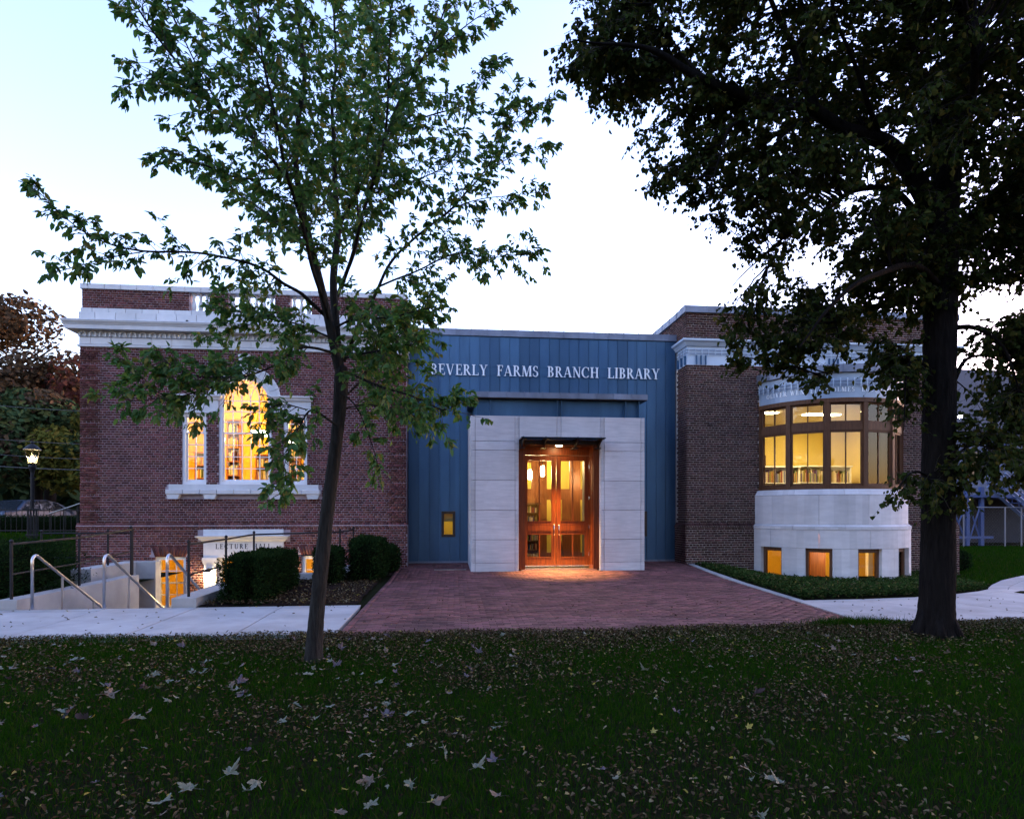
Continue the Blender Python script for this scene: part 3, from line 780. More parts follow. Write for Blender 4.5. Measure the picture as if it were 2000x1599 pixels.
set_line("LECTURE HALL", surround, -6.14, -4.69, 0.135, 0.006, M['iron'], lambda x, w: ((x, YB - 0.0495, 0.615), 0), space=0.75)
q = MB(); frame_box(q, DR[0] + 0.01, DR[1] - 0.01, -1.65, 0.375, 0.09, YL + 0.02, YL + 0.14); q.box(WC - 0.03, WC + 0.03, YL + 0.05, YL + 0.11, -1.56, 0.285)
q.box(DR[0] + 0.1, DR[1] - 0.1, YL + 0.06, YL + 0.1, -1.56, -0.9)
bd = part(q, "basement_door", M['white_paint'], LIB)
bar_grid(bd, DR[0] + 0.1, WC - 0.03, -0.9, 0.285, YL + 0.07, 2, [-0.5, -0.1], M['white_paint']); bar_grid(bd, WC + 0.03, DR[1] - 0.1, -0.9, 0.285, YL + 0.07, 2, [-0.5, -0.1], M['white_paint'])

# ================================================================== the metal-clad link and its stone portal
YC = 19.15
RX0 = 7.02
SW1 = (-0.12, 0.29, 0.87, 1.63); SW2 = (5.69, 6.10, 0.87, 1.63)
xs = [LX1 + 0.002]; pitch = 0.2985
while xs[-1] < RX0 - 0.05: xs.append(min(xs[-1] + pitch, RX0 - 0.002))
DOORWAY = (1.86, 4.16, 0.0, 3.56)
for a, b in zip(xs[:-1], xs[1:]):
    holes = [SW1, SW2, DOORWAY]
    runs = [(0.16, 6.80)]
    q = MB()
    dy = rng.uniform(-0.003, 0.003)
    cuts = [h for h in holes if h[0] < b and h[1] > a]
    q2 = MB()
    holed_wall(q2, a + 0.012, b - 0.004, 0.16, 6.80, YC + dy, YC + 0.05, cuts)
    holed_wall(q2, a, a + 0.0115, 0.16, 6.80, YC - 0.018, YC + 0.05, cuts)       # the raised seam
    part(q2, "metal_panel", M['zinc_blue'], LIB)
q = MB(); holed_wall(q, LX1 + 0.002, RX0 - 0.002, -0.2, 6.85, YC + 0.055, YC + 0.3, [SW1, SW2, DOORWAY]); part(q, "backing_wall", M['zinc_grey'], LIB)
q = MB(); q.box(LX1 + 0.002, RX0 - 0.002, YC - 0.02, YC + 0.05, 0.10, 0.158); part(q, "base_flashing", M['zinc_grey'], LIB)
def metal_coping(x0, x1, w, y0, y1, z0, z1, n_parent=LIB, m=None):
    m = m or M['zinc_grey']
    x = x0; i = 0
    while x < x1 - 0.02:
        e = min(x + w, x1)
        if x1 - e < 0.12: e = x1
        q = MB(); q.box(x + 0.004, e - 0.003, y0 + rng.uniform(-0.003, 0.002), y1, z0, z1); q.box(x - 0.0115, x + 0.0035, y0 - 0.012, y1, z0 + 0.006, z1 + 0.014)
        part(q, "coping_panel", m, n_parent); x = e
metal_coping(LX1 + 0.01, RX0 - 0.004, 0.46, YC - 0.05, YC + 0.5, 6.81, 7.0)
q = MB(); q.box(LX1 + 0.01, RX0 - 0.01, YC + 0.5, 29, 6.5, 6.8); part(q, "roof", M['zinc_grey'], LIB)
for o, lab in ((SW1, "small dark-framed window low on the blue wall, lit yellow"), (SW2, "small dark-framed window on the blue wall, half hidden behind the portal")):
    q = MB(); frame_box(q, o[0] + 0.002, o[1] - 0.002, o[2] + 0.002, o[3] - 0.002, 0.075, YC - 0.022, YC + 0.10)
    w = part(q, "window", M['bronze'], LIB, label=lab)
    q = MB(); q.box(o[0] + 0.076, o[1] - 0.076, YC + 0.05, YC + 0.056, o[2] + 0.076, o[3] - 0.076); part(q, "pane", M['glass'], w)

# the words over the portal
q = MB()
for z in (5.66, 5.92): q.box(-0.43, 6.47, YC - 0.022, YC - 0.019, z, z + 0.008)
lettering = part(q, "lettering", M['zinc_blue'], LIB, label="raised pale metal capitals across the blue wall")
set_line("BEVERLY FARMS BRANCH LIBRARY", lettering, -0.44, 6.48, 0.315, 0.035, M['letter'], lambda x, w: ((x, YC - 0.035, 5.635), 0), space=0.78)

# portal
YP = 16.9
PX0, PX1, PZ = 0.66, 5.32, 4.13
OX0, OX1, OZ = 1.92, 4.10, 3.50
q = MB(); q.box(PX0 + 0.05, OX0 - 0.05, YP + 0.035, YC - 0.05, -0.15, 3.5); q.box(OX1 + 0.05, PX1 - 0.05, YP + 0.035, YC - 0.05, -0.15, 3.5); q.box(PX0 + 0.05, PX1 - 0.05, YP + 0.035, YC - 0.05, 3.502, 4.10)
portal = part(q, "stone_portal", M['joint_sand'], LIB, label="pale stone entrance portal around the doors")
zrow = [-0.1, 0.274, 0.88, 1.654, 2.437, 3.224, 3.458, PZ]
def slab(x0, x1, z0, z1, carved=False):
    g = 0.0045
    q = MB(); q.bbox(x0 + g, x1 - g, YP + rng.uniform(-0.0015, 0.0015) + (0.006 if carved else 0), YP + 0.034, z0 + g, z1 - g, 0.004)
    if carved:
        z = z0 + 0.05; k = 0
        while z < z1 - 0.06:
            q.prism([(x0 + 0.015, z), (x1 - 0.02, z + 0.035), (x1 - 0.015, z + 0.055), (x0 + 0.02, z + 0.02)], YP - 0.006, YP + 0.006); z += 0.052
    part(q, "stone_slab", M['portal_stone'], portal)
cols = [(PX0, 0.772), (0.772, 1.82), (1.82, OX0), (OX1, 4.212), (4.212, 5.215), (5.215, PX1)]
carve = {(0, 1), (0, 3), (2, 0), (2, 2), (2, 4), (3, 4), (3, 1), (5, 3), (5, 1), (5, 5), (0, 5)}
for ci, (a, b) in enumerate(cols):
    for ri in range(len(zrow) - 1):
        if ci in (2, 3) and ri >= 5: continue
        slab(a, b, zrow[ri], zrow[ri + 1], (ci, ri) in carve)
for (a, b, c) in ((1.82, 1.93, True), (1.93, 2.935, False), (2.935, 3.045, False), (3.045, 4.10, False), (4.10, 4.212, True)):
    slab(a, b, 3.5 if 1.9 < a < 4.09 else 3.224, PZ, c)
for x0, x1, nx in ((PX0, PX0 + 0.05, -1), (PX1 - 0.05, PX1, 1)):                      # flanks
    for ri in range(len(zrow) - 1):
        q = MB(); q.box(x0, x1, YP + 0.037, YC - 0.03, zrow[ri] + 0.0045, zrow[ri + 1] - 0.0045); part(q, "stone_slab", M['portal_stone'], portal)
for x0, x1 in ((OX0 - 0.05, OX0), (OX1, OX1 + 0.05)):
    q = MB(); q.box(x0, x1, YP + 0.037, 17.48, -0.1, 3.5); part(q, "stone_slab", M['portal_stone'], portal)
q = MB(); q.box(PX0 + 0.004, PX1 - 0.004, YP + 0.037, YC - 0.03, 4.10, PZ - 0.002); part(q, "stone_slab", M['portal_stone'], portal)
# metal attic above the stone, with fins and a seamed roof edge
q = MB(); q.box(0.80, 5.19, YP + 0.14, YC - 0.02, PZ, 4.58)
attic = part(q, "metal_attic", M['zinc_blue'], LIB, label="blue metal box between the stone portal and its roof edge")
for x in (0.805, 1.16, 2.955, 3.055, 4.80, 5.17):
    q = MB(); q.box(x, x + 0.018, YP + 0.02, YP + 0.139, PZ + 0.002, 4.578); part(q, "fin", M['zinc_blue'], attic)
metal_coping(0.63, 5.385, 0.48, YP - 0.06, YC - 0.03, 4.60, 4.745)
q = MB(); q.box(0.65, 5.37, YP - 0.04, YC - 0.03, 4.582, 4.598); part(q, "soffit", M['bronze'], LIB)

# doors -------------------------------------------------------------------------------
YD = 17.5
ZT = 0.085
q = MB(); q.box(OX0 + 0.001, 2.10, YD - 0.5, YD + 0.12, ZT, 3.495); q.box(3.94, OX1 - 0.001, YD - 0.5, YD + 0.12, ZT, 3.495); q.box(2.10, 3.94, YD - 0.02, YD + 0.12, 3.16, 3.495)
for zz in (0.55, 1.12, 1.36, 3.0):
    q.box(3.925, 3.939, YD - 0.44, YD - 0.08, zz, zz + 0.02)
    q.box(2.101, 2.115, YD - 0.44, YD - 0.08, zz, zz + 0.02)
for yy in (YD - 0.42, YD - 0.12):
    q.box(3.92, 3.9385, yy, yy + 0.03, ZT + 0.1, 3.1)
dfr = part(q, "door_frame", M['wood_door'], LIB, label="dark red wood lining of the entrance")
q = MB(); q.box(OX0 + 0.18, OX1 - 0.18, YP + 0.06, YD - 0.021, 3.38, 3.495); part(q, "ceiling_panel", M['wood_dark'], dfr)
def door_leaf(x0, x1, hx, label):
    m = M['wood_door']; y0, y1 = YD + 0.02, YD + 0.065
    st = 0.125
    q = MB()
    q.box(x0, x0 + st, y0, y1, ZT + 0.03, 3.15); q.box(x1 - st, x1, y0, y1, ZT + 0.03, 3.15)
    for a, b in ((ZT + 0.03, 0.366), (0.99, 1.357), (3.01, 3.15)): q.box(x0 + st, x1 - st, y0 + 0.002, y1, a, b)
    d = part(q, "door_leaf", m, LIB, label=label)
    q = MB(); q.box(x0 + st + 0.01, x1 - st - 0.01, y0 - 0.008, y0 + 0.0015, 1.10, 1.25); part(q, "lock_panel", m, d)
    for z in (1.075, 1.262, 1.345, 0.37):
        q = MB(); q.box(x0 + st, x1 - st, y0 - 0.008, y0 + 0.0018, z, z + 0.014); part(q, "moulding", m, d)
    xm = (x0 + x1) / 2
    for a, b in ((0.366, 0.99), (1.357, 3.01)):
        q = MB(); q.box(xm - 0.016, xm + 0.016, y0 + 0.004, y1 - 0.004, a, b); part(q, "muntin", m, d)
        for c, e in ((x0 + st, xm - 0.016), (xm + 0.016, x1 - st)):
            q = MB(); q.box(c, e, y0 + 0.02, y0 + 0.026, a, b); part(q, "pane", M['glass'], d)
    q = MB(); q.tube([(hx, y0, 0.985), (hx, y0 - 0.07, 0.985), (hx, y0 - 0.085, 1.01), (hx, y0 - 0.085, 1.235), (hx, y0 - 0.07, 1.26), (hx, y0, 1.26)], 0.011, 8)
    part(q, "handle", M['chrome'], d, True)
    q = MB(); q.box(x0 + 0.01, x1 - 0.01, y0 - 0.004, y0 + 0.0015, ZT + 0.032, ZT + 0.06); part(q, "kick_strip", M['chrome'], d)
    for z in (0.45, 1.2, 2.0, 2.85):
        q = MB(); xh = x0 if hx > xm else x1
        q.tube([(xh, y0 - 0.008, z - 0.05), (xh, y0 - 0.008, z + 0.05)], 0.009, 6); part(q, "hinge", M['chrome'], d)
door_leaf(2.103, 3.014, 3.014 - 0.062, "left leaf of the mahogany entrance doors")
door_leaf(3.026, 3.937, 3.026 + 0.062, "right leaf of the mahogany entrance doors")
q = MB(); q.box(2.0, 4.03, YD - 0.46, YD + 0.12, 0.02, ZT); part(q, "threshold", M['chrome'], LIB)
# canopy: glass on black brackets, with the lit downlight
q = MB(); q.box(1.93, 4.13, YP - 0.52, YP - 0.002, 3.505, 3.53)
canopy = part(q, "canopy", glass_mat('canopy_glass', (0.55, 0.65, 0.72)), LIB, label="glass canopy on black brackets over the doors")
for x in (2.0, 2.58, 3.42, 4.03):
    q = MB()
    q.add([(x - 0.012, YP - 0.5, 3.46), (x + 0.012, YP - 0.5, 3.46), (x + 0.012, YP - 0.002, 3.30), (x - 0.012, YP - 0.002, 3.30), (x - 0.012, YP - 0.5, 3.503), (x + 0.012, YP - 0.5, 3.503), (x + 0.012, YP - 0.002, 3.503), (x - 0.012, YP - 0.002, 3.503)],
          [(0, 3, 2, 1), (4, 5, 6, 7), (0, 1, 5, 4), (1, 2, 6, 5), (2, 3, 7, 6), (3, 0, 4, 7)])
    q.box(x - 0.07, x + 0.07, YP - 0.5, YP - 0.003, 3.488, 3.5025)
    q.box(x - 0.07, x + 0.07, YP - 0.12, YP + 0.3, 3.28, 3.299)
    part(q, "bracket", M['iron'], canopy)
    q = MB(); q.lathe(x, YP - 0.4, [(0.02, 3.531), (0.02, 3.55), (0.008, 3.555)], 8); part(q, "bolt", M['iron'], canopy)
q = MB(); q.box(1.95, 4.07, YP - 0.03, YP - 0.004, 3.40, 3.487); part(q, "rail", M['bronze'], canopy)
q = MB(); q.lathe(3.02, YP + 0.2, [(0.085, 3.372), (0.085, 3.379)], 16)
dl = part(q, "downlight", glow_mat('warm_lamp', (1.0, 0.66, 0.30), 14.0), LIB)
def spot(name, loc, power, col, size, blend, parent=None, aim=None, radius=0.05):
    d = bpy.data.lights.new(name, 'SPOT'); d.energy = power; d.color = col; d.spot_size = R(size); d.spot_blend = blend; d.shadow_soft_size = radius
    o = bpy.data.objects.new(name, d); COL.objects.link(o); o.location = loc
    if aim is not None:
        from mathutils import Vector
        o.rotation_euler = (Vector(aim) - Vector(loc)).to_track_quat('-Z', 'Y').to_euler()
    return o
def point(name, loc, power, col, radius=0.08):
    d = bpy.data.lights.new(name, 'POINT'); d.energy = power; d.color = col; d.shadow_soft_size = radius
    o = bpy.data.objects.new(name, d); COL.objects.link(o); o.location = loc
    return o
def area(name, loc, power, col, sx, sy):
    d = bpy.data.lights.new(name, 'AREA'); d.energy = power; d.color = col; d.shape = 'RECTANGLE'; d.size = sx; d.size_y = sy
    o = bpy.data.objects.new(name, d); COL.objects.link(o); o.location = loc      # shines down
    return o
spot("downlight_lamp", (3.02, YP + 0.2, 3.365), 420, (1.0, 0.56, 0.17), 62, 1.0, aim=(3.02, YP - 0.28, 0))
# ================================================================== the new wing (right) with its round bay
YR = 18.3
RX1 = 15.55
BCX, BCY, BR, BA = 11.38, 18.684, 2.184, 80.0
BAYH = (9.235, 13.525, -0.6, 5.42)
q = MB()
holed_wall(q, RX0 + 0.008, RX1, 1.2, 5.92, YR + 0.008, YR + 0.35, [BAYH]); holed_wall(q, RX0 - 0.052, RX1 + 0.06, -0.7, 1.2, YR - 0.052, YR + 0.35, [(9.10, 13.66, -0.7, 1.2)])
q.box(RX0 + 0.008, RX0 + 0.35, YR + 0.35, 27, -0.7, 5.92)
q.box(RX0 + 0.008, RX1 - 0.01, YR + 0.008, YR + 0.3, 6.665, 7.43); q.box(RX0 + 0.008, RX0 + 0.3, YR + 0.3, 27, 6.665, 7.43)
q.box(RX0 - 0.052, RX0 + 0.007, YR - 0.05, YC - 0.03, -0.3, 1.2)
q.box(RX1 - 0.3, RX1 - 0.008, YR + 0.36, 27, -0.7, 7.43)
q.box(RX0 + 0.36, RX1 - 0.31, 26.7, 27, -0.7, 7.43)
part(q, "brick_wall", M['mortar_new'], LIB, label="dark brown wall of the new wing with pale joints")
q = MB(); q.box(RX0 + 0.36, RX1 - 0.31, YR + 0.36, 26.69, 6.5, 6.7); part(q, "roof", M['zinc_grey'], LIB)
arrs = []
bm_ = lambda x, z: 9.2 < x < 13.56 and z < 5.45
arrs.append(brick_arrays(cut(brick_rows(RX0, RX1, 1.29, 5.915), [BAYH]), YR, 'y'))
arrs.append(brick_arrays(cut(brick_rows(RX0 - 0.06, RX1 + 0.06, -0.55, 1.15, phase=0.03), [(9.10, 13.66, -1, 1.2)]), YR - 0.06, 'y'))
arrs.append(brick_arrays(brick_rows(RX0, RX1, 6.68, 7.425), YR, 'y'))
side_b = [b for b in brick_rows(-24.5, -YR, 1.29, 5.915) if b[0] > -YC]
arrs.append(brick_arrays(side_b, RX0, '-x'))
arrs.append(brick_arrays(brick_rows(-25, -YR, 6.68, 7.425), RX0, '-x'))
arrs.append(brick_arrays(brick_rows(-YC + 0.03, -YR + 0.06, -0.2, 1.15), RX0 - 0.06, '-x'))
wt = MB()
def wt_run(x0, x1):
    x = x0
    while x < x1 - 0.02:
        e = min(x + 0.060, x1)
        wt.add([(x + 0.0, YR - 0.075, 1.155), (e, YR - 0.075, 1.155), (e - 0.012, YR, 1.29), (x - 0.012, YR, 1.29), (x, YR + 0.02, 1.155), (e, YR + 0.02, 1.155), (e - 0.012, YR + 0.02, 1.292), (x - 0.012, YR + 0.02, 1.292)],
               [(0, 1, 2, 3), (1, 5, 6, 2), (0, 3, 7, 4), (3, 2, 6, 7), (0, 4, 5, 1)]); x += 0.0707
wt_run(RX0 - 0.05, 9.16); wt_run(13.6, RX1 + 0.06)
y = YR - 0.05
while y < YC - 0.05:
    e = y + 0.06
    wt.add([(RX0 - 0.075, e, 1.155), (RX0 - 0.075, y, 1.155), (RX0, y, 1.29), (RX0, e, 1.29), (RX0 + 0.02, e, 1.155), (RX0 + 0.02, y, 1.155), (RX0 + 0.02, y, 1.292), (RX0 + 0.02, e, 1.292)],
           [(0, 1, 2, 3), (1, 5, 6, 2), (0, 3, 7, 4), (3, 2, 6, 7), (0, 4, 5, 1)]); y += 0.0707
arrs.append((np.array(wt.v), np.array(wt.f)))
v, f = join_arrays(arrs)
link("brickwork", mesh_np("brickwork", v, f, M['brick_new']), LIB, kind="stuff", label="dark brown bricks of the new wing in pale mortar")

# metal frieze, cove and coping
q = MB(); q.box(RX0 + 0.03, RX1 - 0.03, YR + 0.03, YR + 0.3, 5.922, 6.47); q.box(RX0 + 0.03, RX0 + 0.3, YR + 0.3, 27, 5.922, 6.47)
frieze = part(q, "metal_frieze", M['zinc_pale'], LIB, label="pale blue metal frieze of the new wing")
q = MB(); q.sweep([(RX0, 27), (RX0, YR), (RX1, YR), (RX1, 27)], [(-0.05, 6.462), (0.02, 6.464), (0.045, 6.50), (0.09, 6.56), (0.15, 6.60), (0.155, 6.655), (-0.05, 6.664)])
part(q, "cove", M['zinc_pale'], LIB)
fin = MB(); fin.box(-0.011, 0.011, -0.07, 0.0, 0, 0.27); fin_me = fin.mesh("fin", M['zinc_blue'])
x = 7.32; k = 0
while x < RX1 - 0.3:
    for d in (0, 0.14, 0.28):
        link("fin", fin_me, frieze, (x + d, YR + 0.029, 5.925)); 
    x += 2.06
for y in (YR + 0.12, YR + 0.4, YR + 0.68): link("fin", fin_me, frieze, (RX0 + 0.029, y, 5.925), (0, 0, -PI / 2))
for z in (6.245, 6.345):
    q = MB(); q.tube([(RX0 - 0.025, YC - 0.1, z), (RX0 - 0.025, YR - 0.025, z), (RX1, YR - 0.025, z)], 0.010, 6); part(q, "rail", M['zinc_grey'], frieze)
st = MB(); st.tube([(0, 0.04, -0.02), (0, 0, -0.02)], 0.008, 5); st.box(-0.009, 0.009, -0.009, 0.009, -0.075, 0.085); st.lathe(0, 0, [(0.004, 0.085), (0.018, 0.093), (0.02, 0.105), (0.012, 0.12), (0.002, 0.124)], 8); st.lathe(0, 0, [(0.002, -0.105), (0.014, -0.098), (0.016, -0.088), (0.004, -0.075)], 8)
stud_me = st.mesh("stud", M['zinc_pale'])
x = RX0 + 0.06
while x < RX1: link("stud", stud_me, frieze, (x, YR - 0.025, 6.295)); x += 0.2
for y in (YR + 0.18, YR + 0.38, YR + 0.58): link("stud", stud_me, frieze, (RX0 - 0.025, y, 6.295))
metal_coping(RX0 - 0.06, RX1 + 0.06, 0.66, YR - 0.07, YR + 0.4, 7.44, 7.63)
y = YR + 0.005
while y < 26:
    e = min(y + 0.66, 26.5)
    q = MB(); q.box(RX0 - 0.06 + rng.uniform(-0.002, 0.002), RX0 + 0.36, y + 0.004 + (0.4 if y < YR + 0.1 else 0) * 0, e - 0.003, 7.442, 7.628); q.box(RX0 - 0.072, RX0 + 0.36, e - 0.0028, e + 0.0035, 7.446, 7.644)
    part(q, "coping_panel", M['zinc_grey'], LIB); y = e

# round bay ---------------------------------------------------------------------------
def pol(r, a): a = R(a); return (BCX + r * math.sin(a), BCY - r * math.cos(a))
def ring_seg(b, r0, r1, a0, a1, z0, z1, n=None, r1top=None):
    """curved block between radii r0 < r1; r1top lets the outer face lean"""
    n = n or max(1, int(abs(a1 - a0) / 4))
    for i in range(n):
        s, e = a0 + (a1 - a0) * i / n, a0 + (a1 - a0) * (i + 1) / n
        t = r1top or r1
        vs = [(*pol(r0, s), z0), (*pol(r1, s), z0), (*pol(r1, e), z0), (*pol(r0, e), z0), (*pol(r0, s), z1), (*pol(t, s), z1), (*pol(t, e), z1), (*pol(r0, e), z1)]
        fs = [(0, 3, 2, 1), (4, 5, 6, 7), (1, 2, 6, 5), (3, 0, 4, 7)]
        if i == 0: fs.append((0, 1, 5, 4))
        if i == n - 1: fs.append((2, 3, 7, 6))
        b.add(vs, fs)
q = MB(); q.hprism([pol(1.55, a) for a in np.linspace(-BA, BA, 25)], 2.0, 2.22); q.hprism([pol(2.0, a) for a in np.linspace(-BA, BA, 25)], 4.86, 4.88)
bay_floor = part(q, "bay_floor", M['white_paint'], LIB)
q = MB(); q.hprism([pol(2.1, a) for a in np.linspace(-BA - 4, BA + 4, 25)], 5.3, 5.38); part(q, "bay_roof", M['zinc_grey'], LIB)
q = MB(); ring_seg(q, 2.0, 2.165, -BA, BA, 4.725, 5.40, 40)
bayf = part(q, "bay_frieze", M['zinc_mid'], LIB, True, label="curved pale metal frieze of the bay with raised names")
bayf.data.polygons.foreach_set("use_smooth", [False] * len(bayf.data.polygons))
ang = -BA - 2
while ang < BA + 2 - 1:
    e = min(ang + 7.3, BA + 2)
    q = MB(); ring_seg(q, 2.05, 2.25 + rng.uniform(-0.002, 0.002), ang + 0.12, e - 0.1, 5.41, 5.625, 2); ring_seg(q, 2.05, 2.262, ang - 0.18, ang + 0.10, 5.415, 5.64, 1)
    part(q, "coping_panel", M['zinc_grey'], LIB); ang = e
for z in (5.08, 5.17):
    q = MB(); q.tube([(*pol(2.225, a), z) for a in np.linspace(-BA, BA, 50)], 0.010, 6); part(q, "rail", M['zinc_grey'], bayf)
for a in np.arange(-BA + 2, BA, 4.6):
    link("stud", stud_me, bayf, (*pol(2.225, a), 5.125), (0, 0, R(a)))
RL = 2.17
arc_place = lambda s, w: ((*pol(RL, math.degrees((s + w / 2) / RL)), 4.885), 0)
def set_arc(words, a0, a1, h, parent):
    s0, s1 = R(a0) * RL, R(a1) * RL
    n = sum(c != ' ' for c in words); tr = (s1 - s0 - text_width(words, h, 0, 0.6 * h)) / (n - 1); s = s0
    for c in words:
        if c == ' ': s += 0.6 * h; continue
        me, w = letter_mesh(c, h, 0.012, M['letter'])
        am = (s + w / 2) / RL                  # middle of the letter; its own start lies half a width back along the tangent
        px, py = pol(RL, math.degrees(am))
        link("letter", me, parent, (px - math.cos(am) * w / 2, py - math.sin(am) * w / 2, 4.885), (0, 0, am))
        s += w + tr
set_arc("OLIVER WENDELL HOLMES", -71.5, -8.5, 0.125, bayf)
set_arc("LUCY LARCOM", -3.2, 31.5, 0.125, bayf)

wb = M['wood_bay']
q = MB(); ring_seg(q, 2.0, 2.19, -BA, BA, 4.605, 4.722, 40); part(q, "window_head", wb, LIB)
q = MB(); ring_seg(q, 1.98, 2.17, -BA, BA, 2.235, 2.32, 40); part(q, "window_board", wb, LIB)
def xbox(b, o, rz, x0, x1, y0, y1, z0, z1):
    k = MB().box(x0, x1, y0, y1, z0, z1)
    c, s = math.cos(rz), math.sin(rz)
    b.add([(o[0] + c * p[0] - s * p[1], o[1] + s * p[0] + c * p[1], p[2]) for p in k.v], k.f)
angs = [-BA + 2 * BA * i / 6 for i in range(7)]
for a in angs:
    q = MB(); xbox(q, pol(2.15, a), R(a), -0.062, 0.062, -0.03, 0.14, 2.32, 4.604); part(q, "post", wb, LIB)
for i in range(6):
    a0, a1 = angs[i], angs[i + 1]; am = (a0 + a1) / 2
    p0, p1 = pol(2.15, a0), pol(2.15, a1); o = ((p0[0] + p1[0]) / 2, (p0[1] + p1[1]) / 2)
    hw = math.dist(p0, p1) / 2 - 0.058
    q = MB()
    xbox(q, o, R(am), -hw, hw, -0.008, 0.10, 3.845, 4.035)
    for z0, z1 in ((4.035, 4.604), (2.32, 3.845)):
        xbox(q, o, R(am), -hw, -hw + 0.05, 0.012, 0.075, z0, z1); xbox(q, o, R(am), hw - 0.05, hw, 0.012, 0.075, z0, z1)
        xbox(q, o, R(am), -hw + 0.05, hw - 0.05, 0.014, 0.075, z1 - 0.05, z1); xbox(q, o, R(am), -hw + 0.05, hw - 0.05, 0.014, 0.075, z0, z0 + 0.07)
        xbox(q, o, R(am), -0.012, 0.012, 0.02, 0.065, z0 + 0.07, z1 - 0.05)
    w = part(q, "bay_window", wb, LIB)
    for z0, z1 in ((4.105, 4.554), (2.39, 3.795)):
        for s in (-1, 1):
            q = MB(); xa, xb = sorted((s * 0.012, s * (hw - 0.05))); xbox(q, o, R(am), xa, xb, 0.04, 0.046, z0, z1); part(q, "pane", M['glass'], w)
# stone drum
def stone_ring(name, r0, r1, z0, z1, joints, parent, top=None):
    for s, e in zip(joints[:-1], joints[1:]):
        q = MB(); ring_seg(q, r0, r1, s + 0.10, e - 0.10, z0 + 0.003, z1 - 0.003, None, top)
        part(q, name, M['bay_stone'], parent)
q = MB(); ring_seg(q, 1.95, 2.27, -80, 80, -0.6, 0.55, 40) if False else None
q = MB(); ring_seg(q, 1.98, 2.20, -80, 80, 1.0, 2.20, 40)
drum = part(q, "bay_drum", M['joint_sand'], LIB, label="pale curved stone base of the bay")
J = [-80.5, -64, -32, 0, 32, 64, 80.5]; J2 = [-80.5, -48, -16, 16, 48, 80.5]
stone_ring("stone_panel", 2.15, 2.30, 1.262, 2.075, J, drum)
stone_ring("sill_stone", 1.97, 2.305, 2.078, 2.235, J2, drum, 2.215)
stone_ring("ledge_stone", 2.2, 2.385, 1.12, 1.20, J2, drum); stone_ring("ledge_stone", 2.2, 2.385, 1.20, 1.262, J2, drum, 2.31)
stone_ring("stone_panel", 2.14, 2.37, 0.61, 1.118, J, drum)
WAN = [-64, -32, 0, 32, 64]; WH = 8.3
edges = [-80.5]
for a in WAN: edges += [a - WH, a + WH]
edges += [80.5]
for s, e in zip(edges[0::2], edges[1::2]):
    q = MB(); ring_seg(q, 2.14, 2.37, s, e, -0.7, 0.607); part(q, "stone_pier", M['bay_stone'], drum)
for a in WAN:
    q = MB(); ring_seg(q, 2.14, 2.37, a - WH, a + WH, -0.7, -0.30); part(q, "stone_panel", M['bay_stone'], drum)
    hw = 2.25 * math.sin(R(WH)) + 0.005; o = pol(2.24, a); q = MB()
    xbox(q, o, R(a), -hw, -hw + 0.075, 0, 0.09, -0.295, 0.605); xbox(q, o, R(a), hw - 0.075, hw, 0, 0.09, -0.295, 0.605)
    xbox(q, o, R(a), -hw + 0.075, hw - 0.075, 0.002, 0.09, 0.50, 0.605); xbox(q, o, R(a), -hw + 0.075, hw - 0.075, 0.002, 0.09, -0.295, -0.215)
    w = part(q, "window", M['wood_dark'], LIB, label="small dark wood window in the stone base of the bay")
    q = MB(); xbox(q, o, R(a), -hw + 0.075, hw - 0.075, 0.05, 0.056, -0.215, 0.50); part(q, "pane", M['glass'], w)

# wall lamp on the far side of the new wing
t = thing("wall_lamp", "small lit wall lamp on the brick beside the far corner of the new wing", "wall lamp", (15.70, YR + 0.1, 4.55))
q = MB(); q.box(15.56, 15.62, YR + 0.03, YR + 0.17, 4.45, 4.65); q.tube([(15.62, YR + 0.1, 4.6), (15.74, YR + 0.1, 4.62)], 0.02, 6); part(q, "bracket", M['iron'], t)
q = MB(); q.lathe(15.76, YR + 0.1, [(0.03, 4.66), (0.12, 4.58), (0.12, 4.56)], 12); part(q, "shade", M['iron'], t)
q = MB(); q.lathe(15.76, YR + 0.1, [(0.02, 4.50), (0.06, 4.52), (0.05, 4.556)], 10); part(q, "bulb", glow_mat('lamp_glow', (1.0, 0.85, 0.6), 12), t)

# ================================================================== the rooms behind the glass
AMB = mat('amber_wall', (0.80, 0.56, 0.10), (0.75, 0.52, 0.09), 1.2, 0.8)
YEL = mat('pale_yellow_wall', (0.80, 0.64, 0.20), (0.74, 0.58, 0.17), 1.0, 0.8)
OLV = mat('olive_wall', (0.50, 0.42, 0.10), (0.45, 0.37, 0.08), 1.0, 0.8)
CEIL = mat('cream_ceiling', (0.80, 0.74, 0.60), (0.76, 0.70, 0.56), 1.0, 0.8)
FLR = mat('room_carpet', (0.16, 0.10, 0.06), (0.12, 0.08, 0.05), 8, 0.9)
def room(x0, x1, y0, y1, z0, z1, wallm, ceilm, front=None):
    q = MB(); q.box(x0 - 0.1, x0, y0, y1, z0, z1); q.box(x1, x1 + 0.1, y0, y1, z0, z1); q.box(x0 - 0.1, x1 + 0.1, y1, y1 + 0.1, z0, z1); part(q, "room_wall", wallm, LIB)
    q = MB(); q.box(x0, x1, y0, y1, z0 - 0.1, z0 - 0.001); part(q, "room_floor", FLR, LIB)
    q = MB(); q.box(x0, x1, y0, y1, z1 + 0.001, z1 + 0.1); part(q, "room_ceiling", ceilm, LIB)
WARM = (1.0, 0.53, 0.08)
room(LX0 + 0.5, LX1 - 0.5, YL + 0.39, 25.0, 1.42, 6.2, AMB, AMB)
room(LX0 + 0.5, LX1 - 0.5, YL + 0.39, 23.0, -1.65, 1.15, AMB, CEIL)
